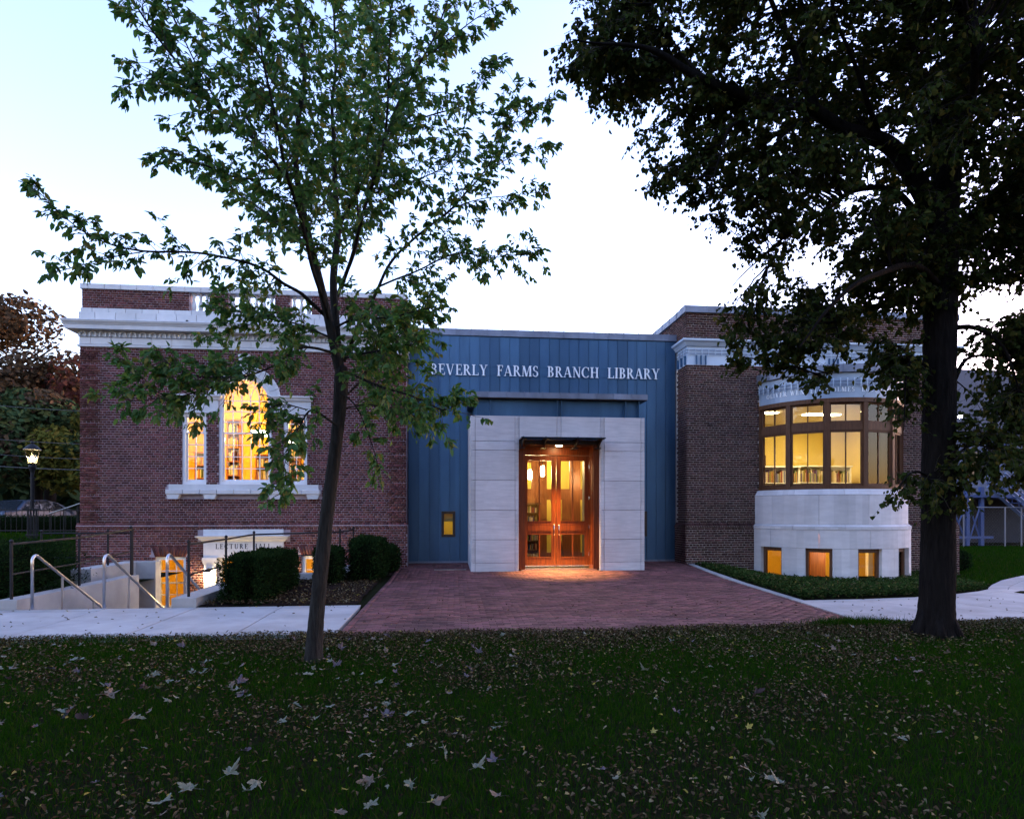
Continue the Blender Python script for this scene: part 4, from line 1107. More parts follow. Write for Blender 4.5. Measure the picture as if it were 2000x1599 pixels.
room(RX0 + 0.4, RX1 - 0.4, YR + 0.36, 23.2, 1.45, 4.89, YEL, CEIL)
room(RX0 + 0.4, RX1 - 0.4, YR + 0.36, 21.5, -1.0, 1.25, AMB, CEIL)
room(LX1 + 0.3, RX0 - 0.15, YC + 0.31, 23.0, 0.09, 3.9, OLV, CEIL)
q = MB(); q.box(1.6, 1.7, 17.63, YC + 0.3, 0.09, 3.7); q.box(4.3, 4.4, 17.63, YC + 0.3, 0.09, 3.7); q.box(1.7, 4.3, 17.63, YC + 0.3, 3.701, 3.8); part(q, "vestibule_wall", M['wood_int'], LIB)
q = MB(); q.box(1.7, 4.3, 17.63, YC + 0.3, 0.0, 0.089); part(q, "vestibule_floor", FLR, LIB)

BOOKC = leaf_mat('book_spines', [(0.0, (0.25, 0.05, 0.03)), (0.2, (0.05, 0.08, 0.20)), (0.4, (0.5, 0.42, 0.25)), (0.6, (0.10, 0.16, 0.07)), (0.8, (0.35, 0.18, 0.05)), (1.0, (0.6, 0.55, 0.45))], 0.0, 0.6)
def bookcase(x0, x1, y, z0, h, shelves, label, m=None, depth=0.32, group="bookcases in the lit rooms"):
    m = m or M['wood_int']
    t = thing("bookcase", label, "bookcase", ((x0 + x1) / 2, y, z0), group)
    q = MB(); q.box(x0, x0 + 0.035, y, y + depth, z0, z0 + h); q.box(x1 - 0.035, x1, y, y + depth, z0, z0 + h); q.box(x0 - 0.03, x1 + 0.03, y - 0.03, y + depth, z0 + h, z0 + h + 0.05); q.box(x0 + 0.035, x1 - 0.035, y + depth - 0.02, y + depth - 0.001, z0, z0 + h)
    part(q, "case", m, t)
    dz = h / shelves
    bk = MB()
    for i in range(shelves):
        z = z0 + 0.04 + i * dz
        q = MB(); q.box(x0 + 0.036, x1 - 0.036, y + 0.005, y + depth - 0.021, z - 0.03, z); part(q, "shelf", m, t)
        x = x0 + 0.05
        while x < x1 - 0.09:
            w = rng.uniform(0.02, 0.05)
            if rng.random() < 0.85: bk.box(x, x + w * 0.92, y + rng.uniform(0.02, 0.05), y + depth - 0.05, z + 0.001, z + rng.uniform(0.55, 0.85) * (dz - 0.04))
            x += w
    part(bk, "books", BOOKC, t, kind="stuff")
    return t
G2 = "bookcases in the old reading room"
bookcase(-8.35, -7.55, 22.6, 1.42, 2.15, 5, "tall brown bookcase seen in the narrow window nearest the corner", group=G2)
bookcase(-7.2, -6.75, 22.2, 1.42, 3.2, 7, "tall dark bookcase at the inner edge of the narrow window", group=G2)
bookcase(-6.75, -5.9, 23.9, 1.42, 2.2, 5, "brown bookcase low in the arched window", group=G2)
bookcase(-5.75, -5.3, 24.3, 1.42, 3.6, 7, "tall narrow bookcase in the middle of the arched window", group=G2)
bookcase(-5.2, -3.6, 23.4, 1.42, 1.75, 4, "wide low bookcase at the inner side of the arched window", group=G2)
bookcase(-4.9, -4.5, 24.6, 1.42, 3.5, 7, "slim tall bookcase behind the wide low one", group=G2)
bookcase(-3.5, -2.2, 22.3, 1.42, 1.35, 3, "low bookcase with a plant in the narrow window by the trunk", group=G2)
G3 = "white bookcases in the bay room"
WB = M['white_paint']
bookcase(10.2, 12.4, 21.6, 1.45, 1.72, 3, "low white bookcase behind the middle panes of the bay", WB, group=G3)
bookcase(12.6, 14.6, 22.0, 1.45, 1.78, 3, "low white bookcase behind the panes nearer the big tree", WB, group=G3)
t = thing("framed_picture", "small framed picture standing on the low white bookcase in the bay", "picture", (11.0, 21.7, 3.22))
q = MB(); frame_box(q, 10.85, 11.2, 3.225, 3.60, 0.03, 21.68, 21.70); part(q, "frame", M['wood_dark'], t)
q = MB(); q.box(10.88, 11.17, 21.69, 21.699, 3.255, 3.57); part(q, "print", mat('print', (0.4, 0.2, 0.1), (0.1, 0.2, 0.3), 9), t)
# lobby: panelled screen with openings, bookcase and pendants
q = MB(); holed_wall(q, 1.3, 5.2, 0.09, 3.6, 20.6, 20.7, [(1.5, 2.75, 2.35, 3.2), (3.25, 4.0, 2.35, 3.25), (4.35, 5.0, 2.35, 3.25), (3.25, 3.75, 0.3, 2.0), (4.35, 4.75, 0.3, 2.0)])
part(q, "lobby_screen", M['wood_int'], LIB)
bookcase(1.75, 2.95, 20.1, 0.09, 1.75, 6, "bookcase behind the left entrance door", M['wood_dark'], group="bookcase in the lobby")
GL = glow_mat('pendant_glow', (1.0, 0.72, 0.34), 9)
def pendant(x, y, z, h, r, zc, label, group):
    t = thing("pendant_lamp", label, "pendant lamp", (x, y, z), group)
    q = MB(); q.tube([(x, y, z + h), (x, y, zc)], 0.008, 5); part(q, "cord", M['bronze'], t)
    q = MB(); q.lathe(x, y, [(r * 0.6, z), (r, z + 0.03), (r, z + h * 0.9), (r * 0.7, z + h)], 12); part(q, "lamp_shade", GL, t, True)
PG = "pendant lamps in the lobby"
pendant(3.02 - 0.26, 18.3, 2.62, 0.30, 0.055, 3.69, "glowing pendant lamp nearest behind the left entrance door", PG)
pendant(2.58, 19.7, 2.60, 0.30, 0.055, 3.69, "glowing pendant lamp beside the middle bar of the left entrance door", PG)
pendant(2.55, 21.4, 2.60, 0.30, 0.05, 3.89, "small dim-looking pendant lamp deep behind the left entrance door", PG)
pendant(4.32, 19.9, 2.50, 0.34, 0.055, 3.69, "glowing pendant lamp at the edge of the right entrance door", PG)
q = MB(); q.add([(3.72, 20.3, 0.1), (3.78, 20.3, 0.1), (3.42, 20.55, 2.0), (3.36, 20.55, 2.0), (3.72, 20.36, 0.1), (3.78, 20.36, 0.1), (3.42, 20.6, 2.0), (3.36, 20.6, 2.0)], [(0, 1, 2, 3), (7, 6, 5, 4), (0, 4, 5, 1), (1, 5, 6, 2), (2, 6, 7, 3), (3, 7, 4, 0)])
tag(part(q, "leaning_board", M['wood_dark']), "narrow dark board leaning against the lobby screen behind the right door", "board")
BG = "hanging bowl lamps in the old reading room"
def bowl_lamp(x, y, z, r, label):
    t = thing("bowl_lamp", label, "hanging lamp", (x, y, z), BG)
    q = MB(); q.lathe(x, y, [(0.03, z - 0.10), (r * 0.6, z - 0.07), (r * 0.92, z), (r, z + 0.06), (r * 0.9, z + 0.06)], 16); part(q, "lamp_shade", glow_mat('bowl_glow', (1.0, 0.85, 0.55), 7), t, True)
    for k in range(6):
        a = k * PI / 3
        q = MB(); q.tube([(x + r * math.cos(a), y + r * math.sin(a), z + 0.06), (x, y, z + 1.25)], 0.006, 4); part(q, "chain", M['bronze'], t)
    q = MB(); q.tube([(x, y, z + 1.2), (x, y, 6.19)], 0.012, 5); part(q, "stem", M['bronze'], t)
bowl_lamp(-5.65, 20.8, 4.05, 0.33, "glowing bowl lamp hanging on chains in the arched window")
bowl_lamp(-4.75, 21.2, 3.88, 0.33, "glowing bowl lamp seen through the leaves in the narrow window by the trunk")
# brown door in the lower bay room, shade in the small window
q = MB(); q.box(13.8, 13.95, 19.9, 20.05, -1.0, 1.2); tag(part(q, "white_column", M['white_paint']), "slim white column in the lower room behind the third base window", "column")
q = MB(); q.box(11.95, 12.5, 20.2, 20.26, -1.0, 1.0); tag(part(q, "wooden_door", M['wood_int']), "brown wooden door standing in the lower room behind the bay base", "door")
q = MB(); q.box(SW1[0] + 0.078, SW1[1] - 0.078, YC + 0.075, YC + 0.08, 1.33, SW1[3] - 0.078); part(q, "roller_shade", mat('shade_cloth', (0.35, 0.28, 0.10), (0.32, 0.26, 0.09), 3, 0.9), LIB)

t = thing("strip_light", "short bright strip lamp hanging in the lower room above the brown door", "strip lamp", (12.6, 19.7, 0.2))
q = MB(); q.box(12.35, 12.85, 19.68, 19.74, 0.20, 0.235); part(q, "tube", glow_mat('strip_glow', (1.0, 0.85, 0.6), 5), t)
for x in (12.4, 12.8):
    q = MB(); q.tube([(x, 19.71, 0.235), (x, 19.71, 1.25)], 0.005, 4); part(q, "cord", M['bronze'], t)
bookcase(11.2, 11.9, 20.3, -1.0, 1.0, 4, "small white bookcase beside the brown door in the lower room", WB, group=G3)
# lamps of those rooms
point("reading_room_lamp", (-5.65, 20.8, 4.5), 23, WARM, 0.25)
point("reading_room_lamp", (-3.3, 21.6, 4.5), 15, WARM, 0.25)
point("reading_room_lamp", (-7.7, 21.2, 4.5), 15, WARM, 0.25)
point("basement_lamp", (-7.4, 20.2, 0.7), 8, WARM, 0.2)
point("basement_lamp", (-3.4, 20.2, 0.7), 8, WARM, 0.2)
area("bay_room_lamp", (10.3, 20.4, 4.86), 5.2, (1.0, 0.70, 0.24), 1.2, 0.3)
area("bay_room_lamp", (12.6, 20.6, 4.86), 5.2, (1.0, 0.70, 0.24), 1.2, 0.3)
for x, y in ((10.3, 20.4), (12.6, 20.6)):
    q = MB(); q.box(x - 0.6, x + 0.6, y - 0.15, y + 0.15, 4.865, 4.885); part(q, "ceiling_light", glow_mat('ceiling_glow', (1.0, 0.8, 0.45), 3), LIB)
point("lower_bay_lamp", (10.2, 19.6, 0.9), 4, WARM, 0.15)
point("lower_bay_lamp", (12.4, 19.8, 0.9), 4, WARM, 0.15)
point("lobby_lamp", (2.76, 18.3, 2.5), 1.6, WARM, 0.08)
point("lobby_lamp", (3.6, 21.9, 3.2), 8, (1.0, 0.70, 0.28), 0.2)
point("lobby_lamp", (-0.3, 20.6, 2.6), 5, (1.0, 0.70, 0.28), 0.2)
# ================================================================== ground, paths, terrace, stair
AX0, AX1, AY0 = -7.0, -4.58, 11.36          # stair and area in front of the basement door
AY1 = 15.9                                   # the area widens towards the door beyond this line
def in_area(x, y):
    return (AX0 < x < AX1 and AY0 < y < YL) or (AX0 < x < -2.75 and AY1 < y < YL)
xs = sorted(set(list(np.arange(-14, 22.01, 0.5)) + [AX0, AX1, -2.75, -1.31, 6.0, 6.7, 7.2] + [-400, -250, -150, -90, -60, -45, -35, -28, -23, -19, -16] + [24, 27, 30, 34, 40, 50, 70, 110, 180, 300, 450]))
ys = sorted(set([-120, -60, -30, -15, -8, -4, -2, 0, 1.2] + list(np.arange(2, 30.01, 0.5)) + [AY0, AY1, YL] + [33, 37, 42, 50, 60, 75, 100, 150, 250, 500, 900]))
xs = [x for i, x in enumerate(xs) if i == 0 or x - xs[i - 1] > 1e-6]
V = np.array([(x, y, 0) for y in ys for x in xs], float)
V[:, 2] = gz(V[:, 0], V[:, 1]) - 0.012
inpath = (V[:, 1] > 8.72) & (V[:, 0] > -14.5)
V[:, 2] -= 0.10 * ss(-14.5, -13.5, V[:, 0]) * ((V[:, 1] > 8.6) & (V[:, 1] < 11.3)) + 0.14 * ((V[:, 0] > -1.3) & (V[:, 0] < 6.9) & (V[:, 1] > 11.0))
nx = len(xs); F = []
for j in range(len(ys) - 1):
    for i in range(nx - 1):
        cx, cy = (xs[i] + xs[i + 1]) / 2, (ys[j] + ys[j + 1]) / 2
        if in_area(cx, cy) or (-9.5 < cx < 15.4 and YL < cy < 26): continue
        F.append((j * nx + i, j * nx + i + 1, (j + 1) * nx + i + 1, (j + 1) * nx + i))
link("ground", mesh_np("ground", V, F, M['turf'], smooth=True), kind="structure")

# brick terrace
TX0 = -1.31
def terr_x0(y): return TX0 - 0.10 * (17 - y) / 8.5
def terr_x1(y): return 6.05 + (7.05 - 6.05) * (y - 8.8) / 9.5
q = MB()
for y0, y1 in ((8.55, 15.0), (15.0, 19.2)):
    q.add([(terr_x0(y0), y0, terrace_z(y0) - 0.014), (terr_x1(y0), y0, terrace_z(y0) - 0.014), (terr_x1(y1), y1, terrace_z(y1) - 0.014), (terr_x0(y1), y1, terrace_z(y1) - 0.014)], [(0, 1, 2, 3)])
terrace = part(q, "brick_terrace", M['joint_sand'], kind="structure")
PL, PW, PJ = 0.203, 0.1015, 0.006
pav = []
y = 8.62; row = 0
while y < 19.1:
    xa, xb = terr_x0(y), terr_x1(y)
    # a soldier border down both edges, the rest in running bond along the facade
    pav.append((xa + 0.005, xa + 0.1, y, row)); pav.append((xb - 0.1, xb - 0.005, y, row))
    x = xa + 0.106 - (0.1015 if row % 2 else 0)
    while x < xb - 0.106:
        a, b = max(x, xa + 0.106), min(x + PL - PJ, xb - 0.106)
        inportal = YP - 0.0 < y + 0.05 and ((PX0 < (a + b) / 2 < OX0) or (OX1 < (a + b) / 2 < PX1)) or (y > 17.0 and OX0 < (a + b) / 2 < OX1)
        if b - a > 0.03 and not inportal: pav.append((a, b, y, row))
        x += PL
    y += PW; row += 1
P = np.array(pav, float)
fullp = np.abs(P[:, 1] - P[:, 0] - (PL - PJ)) < 1e-6
mid = np.hypot((P[:, 0] + P[:, 1]) / 2 - 1.5, P[:, 2] * 1.0)
order = np.argsort(np.where(fullp, mid, 1e9))[:300]
sel = np.zeros(len(P), bool); sel[order] = True
q = MB(); pl, pw = PL - PJ, PW - PJ
q.bbox(-pl / 2, pl / 2, 0, 0.02, -pw / 2, pw / 2, 0.003)
pv = [(x, z, -y) for x, y, z in q.v]          # lay it down: face up
q.v = pv
pav_me = q.mesh("paver", M['paver'])
for i in order:
    a, b, y, r_ = P[i]
    link("paver", pav_me, terrace, ((a + b) / 2, y + PW / 2, terrace_z(y) + rng.uniform(-0.003, 0.003)), (rng.normal(0, 0.006), rng.normal(0, 0.006), rng.normal(0, 0.008)))
restp = P[~sel]; n = len(restp)
TVv = np.array([(-.5, -.5, 0), (.5, -.5, 0), (.5, .5, 0), (-.5, .5, 0), (-.5, -.5, -1), (.5, -.5, -1), (.5, .5, -1), (-.5, .5, -1)], float)
TF = np.array([(0, 1, 2, 3), (4, 5, 1, 0), (5, 6, 2, 1), (6, 7, 3, 2), (7, 4, 0, 3)])
v = np.empty((n, 8, 3))
w = restp[:, 1] - restp[:, 0]
v[..., 0] = ((restp[:, 0] + restp[:, 1]) / 2)[:, None] + TVv[None, :, 0] * w[:, None]
v[..., 1] = (restp[:, 2] + PW / 2)[:, None] + TVv[None, :, 1] * (PW - PJ)
tilt = rng.normal(0, 0.0016, (n, 2))
v[..., 2] = (terrace_z(restp[:, 2]) + rng.uniform(-0.003, 0.003, n))[:, None] + TVv[None, :, 2] * 0.02 + TVv[None, :, 0] * tilt[:, :1] + TVv[None, :, 1] * tilt[:, 1:]
f = TF[None] + (np.arange(n) * 8)[:, None, None]
link("pavers", mesh_np("pavers", v.reshape(-1, 3), f.reshape(-1, 4), M['paver']), terrace, kind="stuff")

# kerb down the right side of the terrace
q = MB()
kz = lambda y: float(terrace_z(y)) + 0.008
ky = [8.75, 11.2, 14.0, 16.5, 18.26]
for y0, y1 in zip(ky[:-1], ky[1:]):
    x0, x1 = terr_x1(y0), terr_x1(y1); w = 0.16
    y1 -= 0.008
    q.add([(x0 + .002, y0, kz(y0)), (x0 + w, y0, kz(y0)), (x1 + w, y1, kz(y1)), (x1 + .002, y1, kz(y1)), (x0 + .002, y0, -0.4), (x0 + w, y0, -0.4), (x1 + w, y1, -0.4), (x1 + .002, y1, -0.4)],
          [(0, 1, 2, 3), (4, 5, 1, 0), (5, 6, 2, 1), (6, 7, 3, 2), (7, 4, 0, 3)])
kerb = part(q, "kerb", M['concrete'], kind="structure")

# concrete walks, slab by slab with scored borders
walk = MB(); walk.box(-14, -1.5, 8.8, 11.34, -0.09, -0.03); walk_o = part(walk, "sidewalk", M['soil'], kind="structure")
sx = [-1.44, -2.75, -4.15, -5.6, -7.05, -8.5, -9.95, -11.4, -12.85, -14.0]
for a, b in zip(sx[1:], sx[:-1]):
    for y0, y1 in ((8.72, 8.975), (8.99, 11.10), (11.115, 11.36)):
        q = MB(); g = 0.011
        xb0 = min(b, terr_x0(y0) - 0.012) if b > -2 else b; xb1 = min(b, terr_x0(y1) - 0.012) if b > -2 else b
        zt = rng.uniform(-0.002, 0.002)
        q.add([(a + g, y0, zt), (xb0 - g, y0, zt), (xb1 - g, y1, zt), (a + g, y1, zt), (a + g, y0, -0.06), (xb0 - g, y0, -0.06), (xb1 - g, y1, -0.06), (a + g, y1, -0.06)], [(0, 1, 2, 3), (4, 5, 1, 0), (5, 6, 2, 1), (6, 7, 3, 2), (7, 4, 0, 3)])
        part(q, "slab", M['concrete'], walk_o)
# right-hand path: runs along the lawn, then swings to the back
inner = [(6.35, 11.15), (7.6, 11.2), (8.8, 11.35), (9.8, 11.65), (10.9, 12.25), (11.9, 13.1), (12.9, 14.2), (14.0, 15.3), (15.2, 16.3), (16.4, 17.1), (18.0, 18.1), (20.0, 19.2), (23, 20.5), (28, 21.5), (40, 22)]
outer = [(6.25, 8.72), (7.8, 8.72), (9.4, 8.74), (10.9, 8.9), (12.4, 9.3), (13.6, 9.9), (14.8, 10.8), (16.1, 11.9), (17.4, 12.8), (18.8, 13.7), (20.4, 14.8), (22.2, 15.9), (25, 17.2), (29.5, 18.4), (41, 19)]
pz = lambda p: float(gz(p[0], p[1])) * 0.9 + 0.0
q = MB()
for i in range(len(inner) - 1):
    a, b, c, d = outer[i], outer[i + 1], inner[i + 1], inner[i]
    q.add([(*p, pz(p) - 0.03) for p in (a, b, c, d)], [(0, 1, 2, 3)])
path_o = part(q, "path", M['soil'], kind="structure")
lerp2 = lambda p, r, t: (p[0] + (r[0] - p[0]) * t, p[1] + (r[1] - p[1]) * t)
for i in range(len(inner) - 1):
    for t0, t1 in ((0.0, 0.10), (0.103, 0.897), (0.90, 1.0)):
        a, b = lerp2(outer[i], inner[i], t0), lerp2(outer[i + 1], inner[i + 1], t0); c, d = lerp2(outer[i + 1], inner[i + 1], t1), lerp2(outer[i], inner[i], t1)
        if i % 2 == 0: a, d = lerp2(a, b, 0.006), lerp2(d, c, 0.006)
        else: b, c = lerp2(b, a, 0.006), lerp2(c, d, 0.006)
        q = MB(); vs = [(*p, pz(p)) for p in (a, b, c, d)]
        q.add(vs + [(x, y, z - 0.05) for x, y, z in vs], [(0, 1, 2, 3), (4, 5, 1, 0), (5, 6, 2, 1), (6, 7, 3, 2), (7, 4, 0, 3)])
        part(q, "slab", M['concrete'], path_o)

# stair and retaining walls
q = MB()
for i in range(10):
    y0 = AY0 + 0.02 + i * 0.3; z = -0.17 * (i + 1)
    q.box(AX0 + 0.002, AX1 - 0.002, y0, y0 + 0.3 if i < 9 else AY1 - 0.002, -1.9, z)
part_s = part(q, "stair", M['concrete']); tag(part_s, "concrete stair going down to the basement door", "stairs")
q = MB(); q.box(AX0 + 0.002, -2.76, AY1, YL - 0.07, -1.9, -1.70); part(q, "areaway_floor", M['concrete'], kind="structure")
CW = M['concrete_wall']
q = MB(); q.box(-7.30, AX0, AY0 + 0.03, 15.65, -1.8, 0.16); tag(part(q, "retaining_wall", CW), "long low concrete wall beside the stair below the black railing", "retaining wall")
q = MB(); q.box(-7.85, -7.45, 14.5, 16.8, -0.5, 0.40); q.box(-7.449, AX0 - 0.002, 16.5, 16.8, -1.8, 0.40); tag(part(q, "retaining_wall", CW), "higher short concrete wall behind the stair, next to the brick", "retaining wall")
q = MB(); q.box(AX1, -4.18, AY0 + 0.03, 15.9, -1.8, 0.155); q.box(-4.179, -2.36, AY1 - 0.3, 15.899, -1.8, 0.155); q.box(-2.75, -2.36, 15.90, YL - 0.09, -1.8, 0.155)
tag(part(q, "retaining_wall", CW), "concrete wall round the basement area below the clipped shrubs", "retaining wall")
# planting bed beside the terrace
q = MB()
for (x0, x1, y0, y1) in ((-4.17, -1.52, 11.37, 15.58), (-2.35, -1.52, 15.58, 18.1), (-1.518, -1.1, 16.4, 19.1)):
    nxx, nyy = max(2, int((x1 - x0) / 0.2)), max(2, int((y1 - y0) / 0.2)); vs = []; fs = []
    for j in range(nyy + 1):
        for i in range(nxx + 1):
            x, y = x0 + (x1 - x0) * i / nxx, y0 + (y1 - y0) * j / nyy
            vs.append((x, y, 0.03 * (y > 12) + 0.025 * math.sin(x * 5 + y * 3) * math.sin(y * 4) - 0.005))
    for j in range(nyy):
        for i in range(nxx): fs.append((j * (nxx + 1) + i, j * (nxx + 1) + i + 1, (j + 1) * (nxx + 1) + i + 1, (j + 1) * (nxx + 1) + i))
    q.add(vs, fs)
part(q, "planting_bed", M['soil'], kind="structure")
# lighter grate strip by the blue wall
q = MB(); q.box(-0.3, 0.55, 17.3, 17.42, 0.06, 0.076)
tag(part(q, "drain_grate", M['steel']), "pale metal drain strip set in the bricks beside the portal", "drain")

# ================================================================== railings
HG = "stainless handrails of the stair"
def handrail(x, label, z0=0.0):
    t = thing("handrail", label, "handrail", (x, AY0 + 0.06, z0), HG)
    ya = AY0 + 0.06
    pts = [(x, ya, z0), (x, ya, z0 + 0.74)]
    for i in range(1, 8):
        a = PI * 0.66 * i / 8
        pts.append((x, ya + 0.10 - 0.10 * math.cos(a), z0 + 0.78 + 0.10 * math.sin(a)))
    L0 = pts[-1]
    pts += [(x, L0[1] + d, L0[2] - 0.567 * d) for d in (0.8, 1.6, 2.4, 3.0)]
    q = MB(); q.tube(pts, 0.024, 8); part(q, "rail", M['steel'], t, True)
    for d in (0.72, 1.75, 2.75):
        q = MB(); q.tube([(x, L0[1] + d, -0.17 * (int((L0[1] + d - AY0) / 0.3) + 1)), (x, L0[1] + d, L0[2] - 0.567 * d - 0.015)], 0.02, 8); part(q, "post", M['steel'], t)
    q = MB(); q.lathe(x, ya, [(0.045, z0), (0.045, z0 + 0.008)], 10); part(q, "base", M['steel'], t)
handrail(-6.78, "stainless handrail nearest the long concrete wall")
handrail(-5.66, "stainless handrail in the middle of the stair")
handrail(-4.66, "stainless handrail beside the clipped shrub", 0.0)

def iron_rail(label, posts, zt, mid=None, balls=True, posth=None):
    """posts: (x, y, z_base); zt: rail heights over each base"""
    t = thing("iron_railing", label, "railing", posts[0], "black iron railings by the stair")
    for i, (x, y, z) in enumerate(posts):
        q = MB(); q.tube([(x, y, z), (x, y, zt[i] + 0.02)], 0.024, 7); part(q, "post", M['iron'], t)
        if balls:
            q = MB(); q.lathe(x, y, [(0.012, zt[i] + 0.018), (0.03, zt[i] + 0.03), (0.034, zt[i] + 0.05), (0.02, zt[i] + 0.075), (0.003, zt[i] + 0.082)], 8); part(q, "finial", M['iron'], t, True)
    for dz in (0, -(mid or 0)):
        if dz == 0 or mid:
            q = MB()
            for i in range(len(posts) - 1):
                a, b = posts[i], posts[i + 1]
                q.tube([(a[0], a[1], zt[i] + dz - 0.001 * i), (b[0], b[1], zt[i + 1] + dz - 0.001 * i)], 0.021 if dz == 0 else 0.016, 6)
            part(q, "rail", M['iron'], t)
iron_rail("black railing along the long low concrete wall", [(-7.15, 11.5, 0.155), (-7.15, 13.5, 0.155), (-7.15, 15.6, 0.155)], [1.07, 1.10, 1.21], 0.5)
iron_rail("black railing crossing behind the stair in front of the brick", [(-8.95, 15.4, 0.2), (-7.6, 15.5, 0.2), (-7.19, 15.75, 0.1)], [1.13, 1.13, 1.13], 0.55)
iron_rail("black railing round the basement area behind the clipped shrubs", [(-4.38, 11.6, 0.15), (-4.38, 13.5, 0.15), (-4.38, 15.4, 0.15), (-2.5, 15.75, 0.15), (-2.5, 18.0, 0.15)], [1.05, 1.06, 1.09, 1.13, 1.13], 0.52)
# ================================================================== leaves and trees
def leaf_arrays(pos, ax, nrm, L, W, fold=0.18, curl=0.15, petiole=0.0):
    """pos: leaf bases, ax: along the leaf, nrm: leaf normal; six points and four triangles per leaf"""
    n = len(pos)
    ax = ax / (np.linalg.norm(ax, axis=1, keepdims=True) + 1e-9)
    sd = np.cross(ax, nrm); sd /= np.linalg.norm(sd, axis=1, keepdims=True) + 1e-9
    up = np.cross(sd, ax)
    L = np.broadcast_to(L, n)[:, None]; W = np.broadcast_to(W, n)[:, None]
    prof = [(0, 0), (0.28, 1), (0.68, 0.72), (1, 0), (0.68, -0.72), (0.28, -1)]
    v = np.empty((n, 6, 3))
    for i, (t, s) in enumerate(prof):
        v[:, i] = pos + ax * L * t + sd * W * 0.5 * s + up * (W * 0.5 * abs(s) * fold * 2 - L * curl * t * t)
    T = np.array([(0, 1, 2), (0, 2, 3), (0, 3, 4), (0, 4, 5)])
    f = T[None] + (np.arange(n) * 6)[:, None, None]
    return v.reshape(-1, 3), f.reshape(-1, 3)

def unit(n):
    a = rng.normal(size=(n, 3)); return a / np.linalg.norm(a, axis=1, keepdims=True)

def smooth_curve(pts, step=0.07):
    """Catmull-Rom through (x, y, z, radius)"""
    P = np.array(pts, float); out = []
    for i in range(len(P) - 1):
        p0, p1, p2, p3 = P[max(i - 1, 0)], P[i], P[i + 1], P[min(i + 2, len(P) - 1)]
        k = max(2, int(np.linalg.norm(p2[:3] - p1[:3]) / step))
        for j in range(k):
            t = j / k
            out.append(0.5 * (2 * p1 + (p2 - p0) * t + (2 * p0 - 5 * p1 + 4 * p2 - p3) * t * t + (3 * p1 - p0 - 3 * p2 + p3) * t ** 3))
    out.append(P[-1])
    return np.array(out)

def limb_world(pts, Y):
    out = []
    for q in pts:
        u, v, d, r = q
        p = at(u, v, Y + d); out.append((*p, r))
    return out

def wobble(C, amp):
    k = np.arange(len(C))
    for a in range(3):
        C[:, a] += amp * np.sin(k * rng.uniform(0.25, 0.5) + rng.uniform(0, 6)) * np.minimum(1, k / 6) * np.minimum(1, (len(C) - 1 - k) / 4)
    return C

BARK1 = mat('grey_bark', (0.034, 0.033, 0.031), (0.011, 0.0105, 0.010), 14, 0.95, bump=1.0, bscale=30, stretch=(2.2, 2.2, 0.35), spec=0.1)
BARK2 = mat('dark_bark', (0.014, 0.012, 0.011), (0.005, 0.0045, 0.0045), 11, 0.95, bump=1.0, bscale=24, stretch=(2.0, 2.0, 0.3), spec=0.05)
TWIG = mat('twig_bark', (0.05, 0.04, 0.032), (0.03, 0.025, 0.02), 12, 0.9)

def trunk_tube(b, C, n=14, rough=0.05):
    pts = [np.array(c[:3]) for c in C]
    start = len(b.v)
    b.tube(pts, [c[3] for c in C], n)
    ring = np.array(b.v[start:start + len(C) * n]).reshape(len(C), n, 3)
    ph = rng.uniform(0, 6, 4)
    for i, c in enumerate(C):
        ctr = np.array(c[:3])
        for k in range(n):
            t = 2 * PI * k / n
            s = 1 + rough * (math.sin(3 * t + ph[0] + i * 0.11) + 0.6 * math.sin(5 * t + ph[1] - i * 0.17) + 0.5 * math.sin(2 * t + i * 0.3 + ph[2]))
            if n >= 30: s += 0.035 * math.sin(n * 0.36 * t + 2.2 * math.sin(i * 0.35 + ph[3]) + 1.3 * math.sin(i * 0.9 + 3 * t)) + 0.012 * math.sin(i * 1.7 + 7 * t)
            ring[i, k] = ctr + (ring[i, k] - ctr) * s
    b.v[start:start + len(C) * n] = [tuple(p) for p in ring.reshape(-1, 3)]

